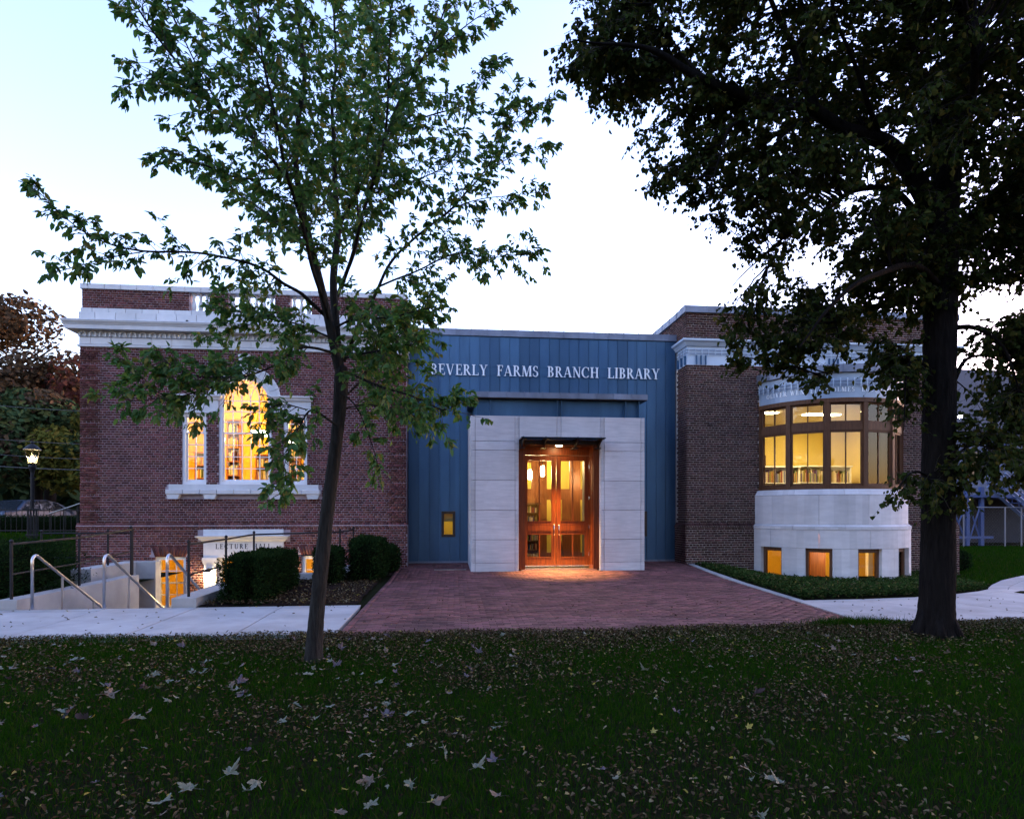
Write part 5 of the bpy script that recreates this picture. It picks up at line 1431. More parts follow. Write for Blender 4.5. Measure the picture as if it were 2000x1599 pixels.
# ---- the slim tree in front of the old wing
YT = 7.15
T1 = thing("young_tree", "slim leaning tree with green leaves in front of the brick wing with the arched window", "tree", tuple(at(613, 1290, YT) * [1, 1, 0]), "trees on the lawn")
trunk = [(612, 1300, 0, .115), (613, 1275, 0, .094), (615, 1240, 0, .084), (623, 1150, 0, .077), (637, 1020, 0, .072), (651, 910, 0, .067), (661, 820, 0, .065), (667, 735, 0, .075), (667, 715, 0, .05)]
b = MB(); trunk_tube(b, smooth_curve(limb_world(trunk, YT), 0.04), 36, 0.02); part(b, "trunk", BARK1, T1, True)
LIMBS = [
 # points (u, v, depth offset, radius), where twigs start, twig length, twig spacing
 ([(666, 735, 0, .05), (644, 640, -.05, .047), (623, 540, -.1, .042), (599, 450, -.15, .037), (581, 350, -.2, .032), (582, 230, -.25, .026), (596, 130, -.3, .021), (580, 20, -.4, .016), (570, -120, -.5, .009)], .25, .46, .046),
 ([(668, 735, 0, .05), (655, 640, .1, .045), (652, 560, .15, .041), (659, 450, .2, .035), (655, 350, .3, .027), (650, 230, .4, .02), (655, 80, .5, .014), (650, -90, .5, .008)], .3, .46, .046),
 ([(661, 445, .2, .024), (700, 370, .25, .021), (745, 294, .3, .019), (790, 175, .35, .015), (850, 70, .4, .011), (890, -40, .45, .007)], .12, .42, .046),
 ([(581, 400, -.2, .024), (556, 340, -.3, .022), (490, 270, -.5, .019), (410, 190, -.6, .015), (350, 130, -.7, .012), (262, 5, -.9, .007)], .1, .38, .05),
 ([(634, 615, -.05, .020), (590, 575, -.2, .018), (553, 556, -.3, .016), (500, 518, -.4, .014), (413, 497, -.6, .011), (280, 490, -.8, .009), (168, 455, -1., .006), (78, 378, -1.1, .003)], .15, .24, .075),
 ([(290, 490, -.8, .006), (200, 508, -.95, .005), (105, 532, -1.1, .003)], .1, .16, .075),
 ([(656, 690, -.1, .016), (590, 680, -.3, .013), (530, 718, -.5, .010), (440, 745, -.7, .008), (350, 775, -.9, .006), (248, 785, -1.1, .003)], .12, 0.30, .036),
 ([(480, 735, -.6, .006), (390, 735, -.8, .005), (310, 700, -1., .003)], .1, .20, .05),
 ([(330, 778, -.9, .005), (270, 740, -1., .004), (243, 690, -1.1, .002)], .1, .12, .08),
 ([(671, 705, .1, .022), (720, 600, .2, .018), (759, 521, .3, .016), (825, 451, .35, .013), (885, 406, .4, .011), (948, 329, .45, .008), (990, 241, .5, .005), (1012, 168, .5, .002)], .3, .24, .062),
 ([(965, 300, .47, .005), (1015, 228, .5, .004), (1088, 190, .5, .002)], .2, .11, .085),
 ([(940, 345, .45, .005), (1005, 306, .5, .004), (1078, 284, .5, .002)], .25, .12, .085),
 ([(880, 408, .4, .006), (960, 385, .45, .005), (1056, 376, .5, .002)], .1, .14, .07),
 ([(740, 560, .25, .012), (800, 535, .1, .010), (885, 495, 0, .007), (960, 505, 0, .005), (1046, 490, 0, .002)], .1, .22, .06),
 ([(672, 725, -.2, .017), (750, 755, -.5, .013), (812, 778, -.7, .010), (865, 800, -.8, .006), (900, 785, -.85, .002)], .15, 0.28, .036),
 ([(668, 780, .1, .013), (705, 740, .3, .011), (750, 680, .4, .008), (805, 635, .5, .005), (850, 585, .5, .003)], .15, 0.30, .036),
 ([(664, 800, .1, .010), (720, 790, .2, .008), (780, 800, .3, .006), (830, 825, .35, .003)], .15, .22, .045),
 ([(657, 830, -.2, .012), (610, 800, -.5, .010), (585, 830, -.7, .007), (562, 890, -.9, .004), (548, 965, -1., .002)], .25, .17, .04),
 ([(600, 800, -.5, .006), (540, 790, -.8, .005), (505, 840, -.9, .003)], .2, .14, .06),
 ([(665, 765, -.1, .011), (700, 800, -.2, .008), (725, 860, -.25, .005), (742, 925, -.3, .002)], .35, .10, .11),
 ([(640, 620, -.15, .022), (600, 480, -.9, .018), (560, 330, -1.4, .014), (520, 150, -1.8, .009), (500, -60, -2.0, .005)], .25, .44, .05),
 ([(668, 560, -.1, .022), (700, 450, -.6, .018), (745, 300, -1.1, .013), (760, 120, -1.5, .008), (770, -80, -1.7, .004)], .25, .42, .05),
 ([(652, 600, .3, .022), (700, 450, 1.0, .018), (690, 300, 1.5, .013), (720, 120, 1.9, .008), (730, -60, 2.1, .004)], .2, .46, .05),
 ([(590, 470, -.2, .018), (540, 430, .3, .014), (480, 390, .7, .010), (410, 330, 1.0, .006)], .15, .34, .062),
 ([(556, 345, -.3, .012), (470, 350, -.4, .009), (390, 322, -.5, .006), (310, 305, -.6, .003)], .1, .20, .07),
 ([(505, 285, -.45, .011), (420, 235, -.5, .008), (330, 155, -.6, .005), (245, 170, -.65, .002)], .1, .18, .072),
 ([(430, 210, -.55, .009), (350, 60, -.6, .006), (300, -40, -.6, .003)], .1, .26, .07),
 ([(582, 230, -.25, .012), (510, 120, -.1, .009), (450, 0, 0, .005)], .1, .34, .065),
 ([(760, 250, .3, .011), (850, 225, .4, .008), (920, 190, .5, .005), (970, 120, .5, .002)], .1, .22, .065),
 ([(820, 120, .35, .009), (900, 60, .3, .006), (980, 5, .3, .003)], .1, .18, .07),
 ([(700, 370, .25, .012), (790, 360, .1, .009), (860, 330, 0, .005), (900, 300, 0, .003)], .1, .24, .06),
 ([(655, 640, .1, .014), (700, 620, -.2, .011), (770, 620, -.5, .008), (840, 600, -.6, .004)], .15, 0.34, .036),
 ([(648, 660, -.05, .013), (600, 640, .1, .010), (520, 620, .3, .007), (430, 600, .4, .004)], .15, 0.28, .036),
 ([(540, 610, .2, .007), (470, 640, .3, .005), (400, 660, .3, .003)], .1, .14, .085),
 ([(672, 700, .0, .012), (720, 690, -.4, .010), (770, 675, -.7, .007), (812, 672, -.8, .004)], .15, 0.28, .036),
]
def spray(tw, LP, LA, LN, p, dr, ln, leaves_per, droop, sub=True):
    """a twig with side twigs and leaves"""
    q1 = p + dr * ln * 0.5; q2 = p + dr * ln + np.array([0, 0, -droop * ln * 0.6])
    tw.tube([p, q1, q2], [0.003, 0.0022, 0.001], 3, False)
    ends = [(p, q1, q2)]
    for _ in range(rng.integers(0, 3) if sub else 0):
        a = p + (q1 - p) * rng.uniform(0.3, 1.0); d2 = dr + unit(1)[0] * 0.8; d2 /= np.linalg.norm(d2)
        e = a + d2 * ln * rng.uniform(0.3, 0.6) + np.array([0, 0, -droop * ln * 0.3]); m = (a + e) / 2
        tw.tube([a, e], [0.002, 0.0009], 3, False); ends.append((a, m, e))
    for a, m, e in ends:
        k = max(2, int(leaves_per * rng.uniform(0.6, 1.4)))
        dd = (e - a); dd /= np.linalg.norm(dd) + 1e-9
        sd0 = np.cross(dd, [0, 0, 1])
        for i in range(k):
            t = (i + rng.uniform(0.2, 1.0)) / k
            q = (1 - t) ** 2 * a + 2 * t * (1 - t) * m + t * t * e
            sd = sd0 * (1 if i % 2 else -1)
            LP.append(q); LA.append(dd * rng.uniform(0.3, 1.0) + sd * rng.uniform(0.4, 1.1) + np.array([0, 0, -rng.uniform(0.0, 1.0)]) + unit(1)[0] * 0.45); LN.append(np.array([0, 0, 1.0]) + unit(1)[0] * 0.85)

def finish(LP, LA, LN, tw, leaf_len, ratio):
    n = len(LP)
    L = leaf_len * rng.uniform(0.5, 1.3, n); W = L * rng.uniform(*ratio, n)
    v, f = leaf_arrays(np.array(LP), np.array(LA), np.array(LN), L, W)
    tv = np.array(tw.v); tf4 = np.array([x for x in tw.f if len(x) == 4])
    tf = np.concatenate([tf4[:, [0, 1, 2]], tf4[:, [0, 2, 3]]]) + len(v)
    return np.concatenate([v, tv]), np.concatenate([f, tf]), np.concatenate([np.zeros(len(f)), np.ones(len(tf))]), n

def grow(limbs, Y, tree, bark, leaf_len, leaves_per, droop=0.25):
    """side branches along every limb, sprays along every side branch"""
    LP = []; LA = []; LN = []; tw = MB()
    for pts, f0, tl, sp in limbs:
        C = wobble(smooth_curve(limb_world(pts, Y), 0.06), 0.009)
        b = MB(); trunk_tube(b, C, 8 if C[0, 3] > 0.02 else 6, 0.03); part(b, "limb", bark, tree, True)
        seg = np.linalg.norm(np.diff(C[:, :3], axis=0), axis=1); s = np.concatenate([[0], np.cumsum(seg)])
        tot = s[-1]; d = f0 * tot; up = 1
        while d < tot:
            p = np.array([np.interp(d, s, C[:, k]) for k in range(3)])
            j = min(np.searchsorted(s, d), len(C) - 1); tan = C[j, :3] - C[max(j - 1, 0), :3]; tan /= np.linalg.norm(tan) + 1e-9
            rem = (tot - d) / tot
            ln = tl * rng.choice([0.45, 0.8, 1.2, 1.75], p=[.3, .3, .25, .15]) * rng.uniform(0.8, 1.2) * (0.5 + 0.5 * min(1, rem * 2 + 0.1))
            side = unit(1)[0] * [1, 1, 0.8]; side -= tan * np.dot(side, tan); side /= np.linalg.norm(side)
            dr = tan * rng.uniform(0.5, 1.1) + side + np.array([0, 0, 0.22]); dr /= np.linalg.norm(dr)
            a = p; d2 = dr; n = max(2, int(ln / 0.065))
            bp = [p]
            for i in range(n):
                d2 = d2 + unit(1)[0] * 0.16 + np.array([0, 0, -0.02]); d2 /= np.linalg.norm(d2)
                bp.append(bp[-1] + d2 * ln / n)
                if rng.random() < 0.85:
                    t2 = d2 * 0.7 + unit(1)[0]; t2 /= np.linalg.norm(t2)
                    spray(tw, LP, LA, LN, bp[-1], t2, rng.uniform(0.05, 0.13), leaves_per, droop, False)
            spray(tw, LP, LA, LN, bp[-1], d2, 0.10, leaves_per + 1, droop)
            tw.tube(bp, np.linspace(0.0045, 0.0015, len(bp)), 4, False)
            d += 0.66 * sp * rng.uniform(0.4, 1.6)
        spray(tw, LP, LA, LN, C[-1, :3], tan, 0.12, leaves_per + 2, droop)
    return finish(LP, LA, LN, tw, leaf_len, (0.42, 0.66))
LEAF1 = leaf_mat('green_leaf', spec=0.03, cols=[(0.0, (0.036, 0.110, 0.026)), (0.55, (0.065, 0.165, 0.030)), (0.85, (0.120, 0.190, 0.030)), (1.0, (0.19, 0.17, 0.03))], trans=0.45)
v, f, mi, n1 = grow(LIMBS, YT, T1, BARK1, 0.070, 4.5)
link("crown", mesh_np("crown", v, f, [LEAF1, TWIG], mi), T1)

# ---- the big tree on the right
YB2 = 7.81
T2 = thing("linden_tree", "big dark tree with a thick straight trunk and wide crown in front of the bay", "tree", tuple(at(1828, 1240, YB2) * [1, 1, 0]), "trees on the lawn")
trunk = [(1828, 1252, 0, .29), (1828, 1232, 0, .245), (1829, 1205, 0, .218), (1830, 1150, 0, .20), (1832, 1000, 0, .19), (1834, 850, 0, .187), (1835, 700, 0, .187), (1838, 560, 0, .183), (1842, 440, 0, .18), (1850, 330, 0, .165), (1865, 200, .1, .13), (1880, 50, .2, .10), (1897, -180, .3, .05)]
b = MB(); trunk_tube(b, smooth_curve(limb_world(trunk, YB2), 0.05), 56, 0.025)
for a in np.arange(0, 2 * PI, 1.05):           # root flare
    r0 = 0.24; c = at(1828, 1240, YB2)
    b.tube([(c[0] + 0.14 * math.cos(a), c[1] + 0.14 * math.sin(a), 0.35), (c[0] + 0.21 * math.cos(a), c[1] + 0.21 * math.sin(a), 0.10), (c[0] + 0.30 * math.cos(a + 0.1), c[1] + 0.30 * math.sin(a + 0.1), -0.04)], [0.045, 0.07, 0.05], 7)
part(b, "trunk", BARK2, T2, True)
L2 = [
 [(1838, 450, 0, .13), (1800, 370, -.1, .12), (1762, 312, -.15, .11), (1720, 275, -.2, .10), (1650, 250, -.3, .088), (1575, 212, -.4, .074), (1500, 197, -.5, .064), (1385, 162, -.6, .048), (1289, 107, -.7, .034), (1220, 88, -.8, .02), (1120, 78, -.9, .008)],
 [(1600, 225, -.4, .05), (1577, 170, -.4, .045), (1545, 88, -.4, .038), (1522, 45, -.4, .033), (1490, -60, -.4, .02)],
 [(1846, 330, .1, .09), (1812, 220, .3, .08), (1787, 125, .4, .07), (1770, 20, .5, .05), (1750, -120, .6, .03)],
 [(1836, 480, .1, .055), (1757, 380, .3, .045), (1675, 372, .45, .034), (1600, 420, .6, .024), (1510, 480, .7, .014), (1430, 560, .8, .006)],
 [(1836, 210, -.5, .04), (1548, 209, -.5, .035), (1445, 238, -.6, .025), (1412, 280, -.6, .015), (1380, 400, -.6, .006)][1:],
 [(1575, 235, -.4, .03), (1547, 250, -.4, .024), (1503, 302, -.4, .018), (1497, 400, -.4, .010), (1500, 520, -.4, .005)],
 [(1290, 110, -.7, .016), (1318, 135, -.65, .012), (1312, 180, -.6, .008), (1330, 230, -.6, .004)],
 [(1385, 162, -.6, .02), (1330, 100, -.5, .014), (1275, 20, -.4, .009), (1250, -60, -.3, .005)],
 [(1842, 500, 0, .06), (1900, 420, .1, .05), (1960, 360, .2, .04), (2060, 300, .3, .03), (2150, 200, .3, .015)],
 [(1840, 560, 0, .05), (1780, 520, -.6, .04), (1700, 540, -1.1, .03), (1620, 600, -1.4, .018), (1560, 680, -1.5, .008)],
 [(1838, 600, .1, .04), (1770, 590, .8, .03), (1680, 610, 1.3, .02), (1580, 640, 1.6, .01)],
 [(1860, 640, 0, .035), (1910, 640, -.2, .028), (1960, 680, -.3, .018), (1990, 760, -.4, .008)],
 [(1865, 740, 0, .03), (1890, 700, 0, .022), (1940, 700, .1, .014), (1975, 740, .2, .006)],
 [(1812, 720, -.1, .02), (1785, 700, -.3, .015), (1770, 740, -.4, .010), (1765, 840, -.5, .005)],
 [(1812, 930, -.1, .018), (1785, 920, -.3, .012), (1755, 950, -.4, .006)],
 [(1855, 900, -.1, .02), (1900, 870, -.3, .014), (1960, 890, -.4, .008), (1990, 930, -.4, .004)],
 [(1630, 620, -.2, .010), (1640, 690, -.2, .007), (1612, 740, -.2, .005), (1580, 790, -.2, .002)],
 [(1850, 350, 0, .06), (1890, 250, -.8, .05), (1900, 120, -1.4, .035), (1880, -50, -1.9, .02)],
 [(1846, 400, .2, .06), (1800, 250, 1.0, .05), (1740, 120, 1.6, .03), (1700, -20, 2.0, .015)],
 [(1720, 275, -.2, .035), (1690, 180, -.6, .028), (1640, 60, -.9, .018), (1620, -60, -1., .008)],
]
limb_pts = []
for pts in L2:
    C = wobble(smooth_curve(limb_world(pts, YB2), 0.07), 0.012)
    b = MB(); trunk_tube(b, C, 10 if C[0, 3] > 0.03 else 6, 0.04); part(b, "limb", BARK2, T2, True)
    limb_pts.append(C[:, :3])
limb_pts = np.concatenate(limb_pts)

def crown_poly(poly, n, Y, dmax, seed, edge_soft=0.9):
    """clump centres inside an outline at the tree's own distance, thick in depth away from its edge"""
    r = np.random.default_rng(seed)
    P = np.array([at(u, v, Y) for u, v in poly])[:, [0, 2]]
    lo, hi = P.min(0), P.max(0); out = []
    A, B = P, np.roll(P, -1, 0)
    while len(out) < n:
        q = r.uniform(lo, hi)
        # inside test
        c = ((A[:, 1] > q[1]) != (B[:, 1] > q[1])) & (q[0] < (B[:, 0] - A[:, 0]) * (q[1] - A[:, 1]) / (B[:, 1] - A[:, 1] + 1e-12) + A[:, 0])
        if c.sum() % 2 == 0: continue
        e = B - A; t = np.clip(((q - A) * e).sum(1) / ((e * e).sum(1) + 1e-12), 0, 1)
        d = np.sqrt((((A + e * t[:, None]) - q) ** 2).sum(1)).min()
        m = min(dmax, d * 0.8 + 0.12)
        y = r.uniform(-m, m)
        out.append((q[0], Y + y, q[1], d))
    return np.array(out)
def noise3(p, s, ph):
    return (np.sin(p[:, 0] * s + ph) * np.sin(p[:, 2] * s * 1.13 + ph * 1.7) + 0.6 * np.sin(p[:, 0] * s * 2.3 + p[:, 2] * s * 1.9 + ph * 2.1) + 0.5 * np.sin(p[:, 1] * s * 1.4 + p[:, 2] * s * 2.7 + ph))
main_poly = [(1135, -60), (1080, 55), (1100, 135), (1118, 190), (1150, 222), (1205, 240), (1225, 280), (1265, 300), (1250, 350), (1275, 400), (1318, 425), (1362, 415), (1385, 480), (1430, 540), (1400, 590), (1435, 635), (1400, 675), (1435, 700), (1480, 680), (1540, 698), (1590, 690), (1640, 700), (1690, 690), (1715, 720), (1760, 800), (1800, 790), (1812, 620), (1860, 585), (1905, 590), (1950, 590), (2010, 560), (2140, 540), (2200, 200), (2200, -500), (1700, -700), (1300, -500), (1135, -250)]
cl = crown_poly(main_poly, 1950, YB2, 2.0, 11)
nz = noise3(cl, 1.9, 0.7) + 0.5 * noise3(cl, 4.3, 2.2)
keep = nz + 0.5 * np.minimum(cl[:, 3], 1.2) + 0.5 * ss(3.4, 5.4, cl[:, 0]) > 0.0
cl = cl[keep]
low1 = crown_poly([(1885, 650), (1960, 605), (2080, 600), (2080, 840), (1985, 860), (1930, 800), (1900, 760), (1872, 720)], 75, YB2, 0.9, 12)
low2 = crown_poly([(1738, 965), (1752, 935), (1790, 915), (1815, 925), (1860, 870), (1900, 800), (1945, 790), (2010, 770), (2060, 900), (2010, 960), (1950, 945), (1900, 990), (1850, 975), (1800, 1000), (1765, 985)], 62, YB2 - 0.25, 0.8, 13)
low3 = crown_poly([(1560, 700), (1650, 705), (1640, 740), (1608, 768), (1590, 805), (1577, 785), (1552, 755)], 5, YB2 - 0.2, 0.3, 14)
low4 = crown_poly([(1722, 690), (1800, 690), (1795, 840), (1765, 830), (1745, 800), (1728, 750)], 14, YB2 - 0.3, 0.4, 15)
low5 = crown_poly([(1390, 640), (1520, 620), (1540, 700), (1470, 715), (1392, 692)], 8, YB2, 0.4, 16)
front = crown_poly([(1500, -100), (2200, -100), (2200, -900), (1500, -900)], 60, YB2 - 2.0, 1.6, 17)     # the crown goes on over the lawn, above the frame
cl = np.concatenate([cl, low1, low2, low3, low4, low5, front])
LP = []; LA = []; LN = []; tw = MB()
brn = MB()
root2 = at(1838, 560, YB2)
for c in cl:
    ctr = c[:3]
    dd = limb_pts - ctr; dist = np.sqrt((dd ** 2).sum(1))
    inward = np.linalg.norm(limb_pts - root2, axis=1)      # prefer to spring from a point nearer the trunk, as branches do
    j = np.argmin(dist + 0.25 * inward)
    st = limb_pts[j]; ln = dist[j]
    mid = (st + ctr) / 2 + np.array([0, 0, 0.10 * ln]) + unit(1)[0] * 0.10 * ln
    n = max(4, int(ln / 0.07)); bp = []
    for i in range(n + 1):
        t = i / n; bp.append((1 - t) ** 2 * st + 2 * t * (1 - t) * mid + t * t * ctr + rng.normal(0, 0.006, 3))
    brn.tube(bp, np.linspace(0.006 + 0.006 * min(ln, 2), 0.0025, n + 1), 5, False)
    f0 = max(0.15, 1 - 0.75 / max(ln, 0.1))
    for i in range(n + 1):
        if i / n < f0 or rng.random() > 0.95: continue
        tan = bp[min(i + 1, n)] - bp[max(i - 1, 0)]; tan /= np.linalg.norm(tan) + 1e-9
        for _ in range(1 + (rng.random() < 0.6)):
            t2 = tan * 0.6 + unit(1)[0] * [1, 1, 0.55] + np.array([0, 0, -0.1]); t2 /= np.linalg.norm(t2)
            spray(tw, LP, LA, LN, bp[i], t2, rng.uniform(0.10, 0.36), 4.8, 0.5)
v, f, mi, n2 = finish(LP, LA, LN, tw, 0.066, (0.7, 0.95))
part(brn, "branches", BARK2, T2)
LEAF2 = leaf_mat('linden_leaf', [(0.0, (0.020, 0.032, 0.009)), (0.6, (0.032, 0.047, 0.012)), (0.88, (0.055, 0.060, 0.015)), (1.0, (0.11, 0.09, 0.022))], 0.22)
link("crown", mesh_np("crown", v, f, [LEAF2, TWIG], mi), T2)
print("leaves", n1, n2)

# ---- clipped shrubs
HEDGE = leaf_mat('yew_needles', [(0.0, (0.006, 0.016, 0.005)), (0.7, (0.011, 0.025, 0.008)), (1.0, (0.022, 0.042, 0.011))], 0.1)
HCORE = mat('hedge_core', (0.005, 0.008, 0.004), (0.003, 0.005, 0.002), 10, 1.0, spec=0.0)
def shrub(x0, x1, y0, y1, z0, z1, n, label, rounded=0.15, name="clipped_shrub", cat="shrub", group="clipped shrubs by the basement stair"):
    t = thing(name, label, cat, ((x0 + x1) / 2, (y0 + y1) / 2, z0), group)
    c = np.array([(x0 + x1) / 2, (y0 + y1) / 2, (z0 + z1) / 2]); h = np.array([(x1 - x0) / 2, (y1 - y0) / 2, (z1 - z0) / 2])
    p = rng.uniform(-1, 1, (n, 3)); ax = rng.choice(3, n, p=[0.25, 0.4, 0.35]); sg = rng.choice([-1, 1], n); sg[ax == 2] = 1
    p[np.arange(n), ax] = sg
    pn = 10 if rounded < 0.1 else (5 if rounded < 0.25 else 3)
    p /= (np.abs(p) ** pn).sum(1, keepdims=True) ** (1 / pn)
    lump = 1 + 0.08 * np.sin(p[:, :1] * 7 + c[0]) * np.sin(p[:, 1:2] * 6 + 1) + 0.04 * np.sin(p[:, 2:] * 9 + p[:, :1] * 5)
    nr = p ** (pn - 1) / h; nr /= np.linalg.norm(nr, axis=1, keepdims=True)
    pos = c + p * h * lump * (rng.uniform(0.86, 1.03, (n, 1)) + 0.10 * (rng.random((n, 1)) < 0.03))
    v, f = leaf_arrays(pos, nr + unit(n) * 0.9 + [0, 0, 0.3], unit(n), 0.055 * rng.uniform(0.6, 1.5, n), 0.02)
    link("foliage", mesh_np("foliage", v, f, HEDGE), t)
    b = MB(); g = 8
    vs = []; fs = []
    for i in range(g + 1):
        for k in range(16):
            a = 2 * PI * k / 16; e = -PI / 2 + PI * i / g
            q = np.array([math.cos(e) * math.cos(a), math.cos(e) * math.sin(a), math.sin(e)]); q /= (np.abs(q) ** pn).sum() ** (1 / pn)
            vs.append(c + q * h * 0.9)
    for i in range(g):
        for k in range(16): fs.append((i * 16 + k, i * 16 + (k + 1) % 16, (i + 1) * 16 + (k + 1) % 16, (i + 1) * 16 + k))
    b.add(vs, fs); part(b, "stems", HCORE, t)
shrub(-3.92, -3.12, 11.7, 14.3, -0.02, 0.80, 16000, "large boxy clipped shrub in front of the basement door words", 0.05)
shrub(-2.95, -2.30, 14.5, 15.4, -0.02, 0.80, 5000, "small clipped shrub just behind the slim tree trunk", 0.1)
shrub(-2.25, -1.42, 14.9, 16.5, -0.02, 0.98, 9000, "rounded shrub nearest the blue metal wall", 0.2)
shrub(-1.95, -1.2, 16.8, 17.7, -0.02, 0.75, 3500, "small low shrub in the corner against the brick and the blue wall", 0.3)
shrub(-14.0, -7.42, 11.75, 14.3, -0.05, 1.0, 26000, "long clipped hedge along the low concrete wall", 0.05, "clipped_hedge", "hedge")

# ---- ground cover, turf and fallen leaves
def in_poly(P, poly):
    A = np.array(poly); B = np.roll(A, -1, 0); c = np.zeros(len(P), int)
    for a, b in zip(A, B):
        c += ((a[1] > P[:, 1]) != (b[1] > P[:, 1])) & (P[:, 0] < (b[0] - a[0]) * (P[:, 1] - a[1]) / (b[1] - a[1] + 1e-12) + a[0])
    return c % 2 == 1
bed_poly = [(6.5, 11.25), (7.6, 11.3), (8.8, 11.45), (9.8, 11.75), (10.9, 12.35), (11.9, 13.2), (12.8, 14.3), (13.6, 15.4), (14.0, 17.0), (15.5, 18.2), (9.0, 18.2), (7.25, 18.2), (6.95, 15.0)]
P = rng.uniform([6, 11], [16, 18.3], (26000, 2)); P = P[in_poly(P, bed_poly)]
P = P[~(((P[:, 0] - BCX) ** 2 + (P[:, 1] - BCY) ** 2) < 2.36 ** 2)]
n = len(P); rows = np.repeat(P, 4, 0); m = len(rows)
pos = np.column_stack([rows + rng.normal(0, 0.03, (m, 2)), gz(rows[:, 0], rows[:, 1]) + rng.uniform(0.02, 0.16, m)])
v, f = leaf_arrays(pos, unit(m) * [1, 1, 0.3] + [0, 0, 0.15], np.array([0, 0, 1.0]) + unit(m) * 0.5, rng.uniform(0.05, 0.09, m), rng.uniform(0.022, 0.035, m))
GC = leaf_mat('pachysandra', [(0.0, (0.014, 0.032, 0.009)), (0.6, (0.030, 0.060, 0.014)), (0.9, (0.055, 0.080, 0.022)), (1.0, (0.13, 0.10, 0.04))], 0.15)
link("ground_cover", mesh_np("ground_cover", v, f, GC), kind="stuff")

def patch(x, y):
    return 0.5 + 0.42 * np.sin(x * 1.7 + 0.6 * y) * np.sin(y * 2.1 + 0.4) + 0.22 * np.sin(x * 4.1 + 1.1) * np.sin(y * 3.7 + x)
def front_edge(x): return 8.80 - 0.16 * np.exp(-((x - 1.5) / 3.5) ** 2) + 0.05 * np.sin(x * 2.3) + 0.03 * np.sin(x * 7.1)
GR = leaf_mat('grass_blade', [(0.0, (0.007, 0.030, 0.002)), (0.6, (0.013, 0.050, 0.003)), (0.92, (0.026, 0.055, 0.005)), (1.0, (0.06, 0.05, 0.015))], 0.2)
def grass(P, h0, h1, w, name):
    n = len(P); z = gz(P[:, 0], P[:, 1]) - 0.012
    a = rng.uniform(0, 2 * PI, n); h = rng.uniform(h0, h1, n); ln = rng.normal(0, 0.45, (n, 2)) * h[:, None]
    s = np.column_stack([np.cos(a), np.sin(a), np.zeros(n)]) * (w * rng.uniform(0.6, 1.3, n))[:, None]
    base = np.column_stack([P, z]); mid = base + np.column_stack([ln * 0.35, h * 0.6]); tip = base + np.column_stack([ln, h])
    v = np.empty((n, 5, 3)); v[:, 0] = base - s; v[:, 1] = base + s; v[:, 2] = mid + s * 0.7; v[:, 3] = mid - s * 0.7; v[:, 4] = tip
    T = np.array([(0, 1, 2), (0, 2, 3), (3, 2, 4)]); f = T[None] + (np.arange(n) * 5)[:, None, None]
    link(name, mesh_np(name, v.reshape(-1, 3), f.reshape(-1, 3), GR), kind="stuff")
N0 = 300000
r = np.sqrt(rng.uniform(2.6 ** 2, 8.95 ** 2, N0)); x = rng.uniform(-0.78, 1.05, N0) * (r + 0.6)
P = np.column_stack([x, r]); pr = patch(x, r)
P = P[(P[:, 1] < front_edge(x) + rng.normal(0, 0.03, N0)) & (rng.random(N0) < 0.35 + 0.75 * pr) & (rng.random(N0) < 1.0 - 0.55 * ss(7.0, 8.5, P[:, 1]) * (x > -3))]
d1 = np.hypot(P[:, 0] - T1.location.x, P[:, 1] - T1.location.y); d2 = np.hypot(P[:, 0] - T2.location.x, P[:, 1] - T2.location.y)
P = P[(d1 > 0.1) & (d2 > 0.3)]
grass(P, 0.03, 0.075, 0.0022, "grass")
# tuft by the big tree and the brighter lawn at the far right, seen from farther off
P = np.column_stack([rng.normal(5.75, 0.35, 2500), rng.normal(8.62, 0.10, 2500)]); grass(P, 0.05, 0.16, 0.003, "grass")
P = np.column_stack([rng.uniform(13, 30, 90000), rng.uniform(15, 29.5, 90000)])
inner_p = np.array(inner); dmin = np.interp(P[:, 0], inner_p[:, 0], inner_p[:, 1])
P = P[(P[:, 1] > dmin + 0.1) & ((P[:, 0] > 15.8) | (P[:, 1] < 18))]
GRL = GR; grass(P, 0.05, 0.11, 0.007, "grass")
P = np.column_stack([rng.uniform(-26, -9.7, 60000), rng.uniform(15, 32, 60000)]); grass(P, 0.05, 0.12, 0.008, "grass")

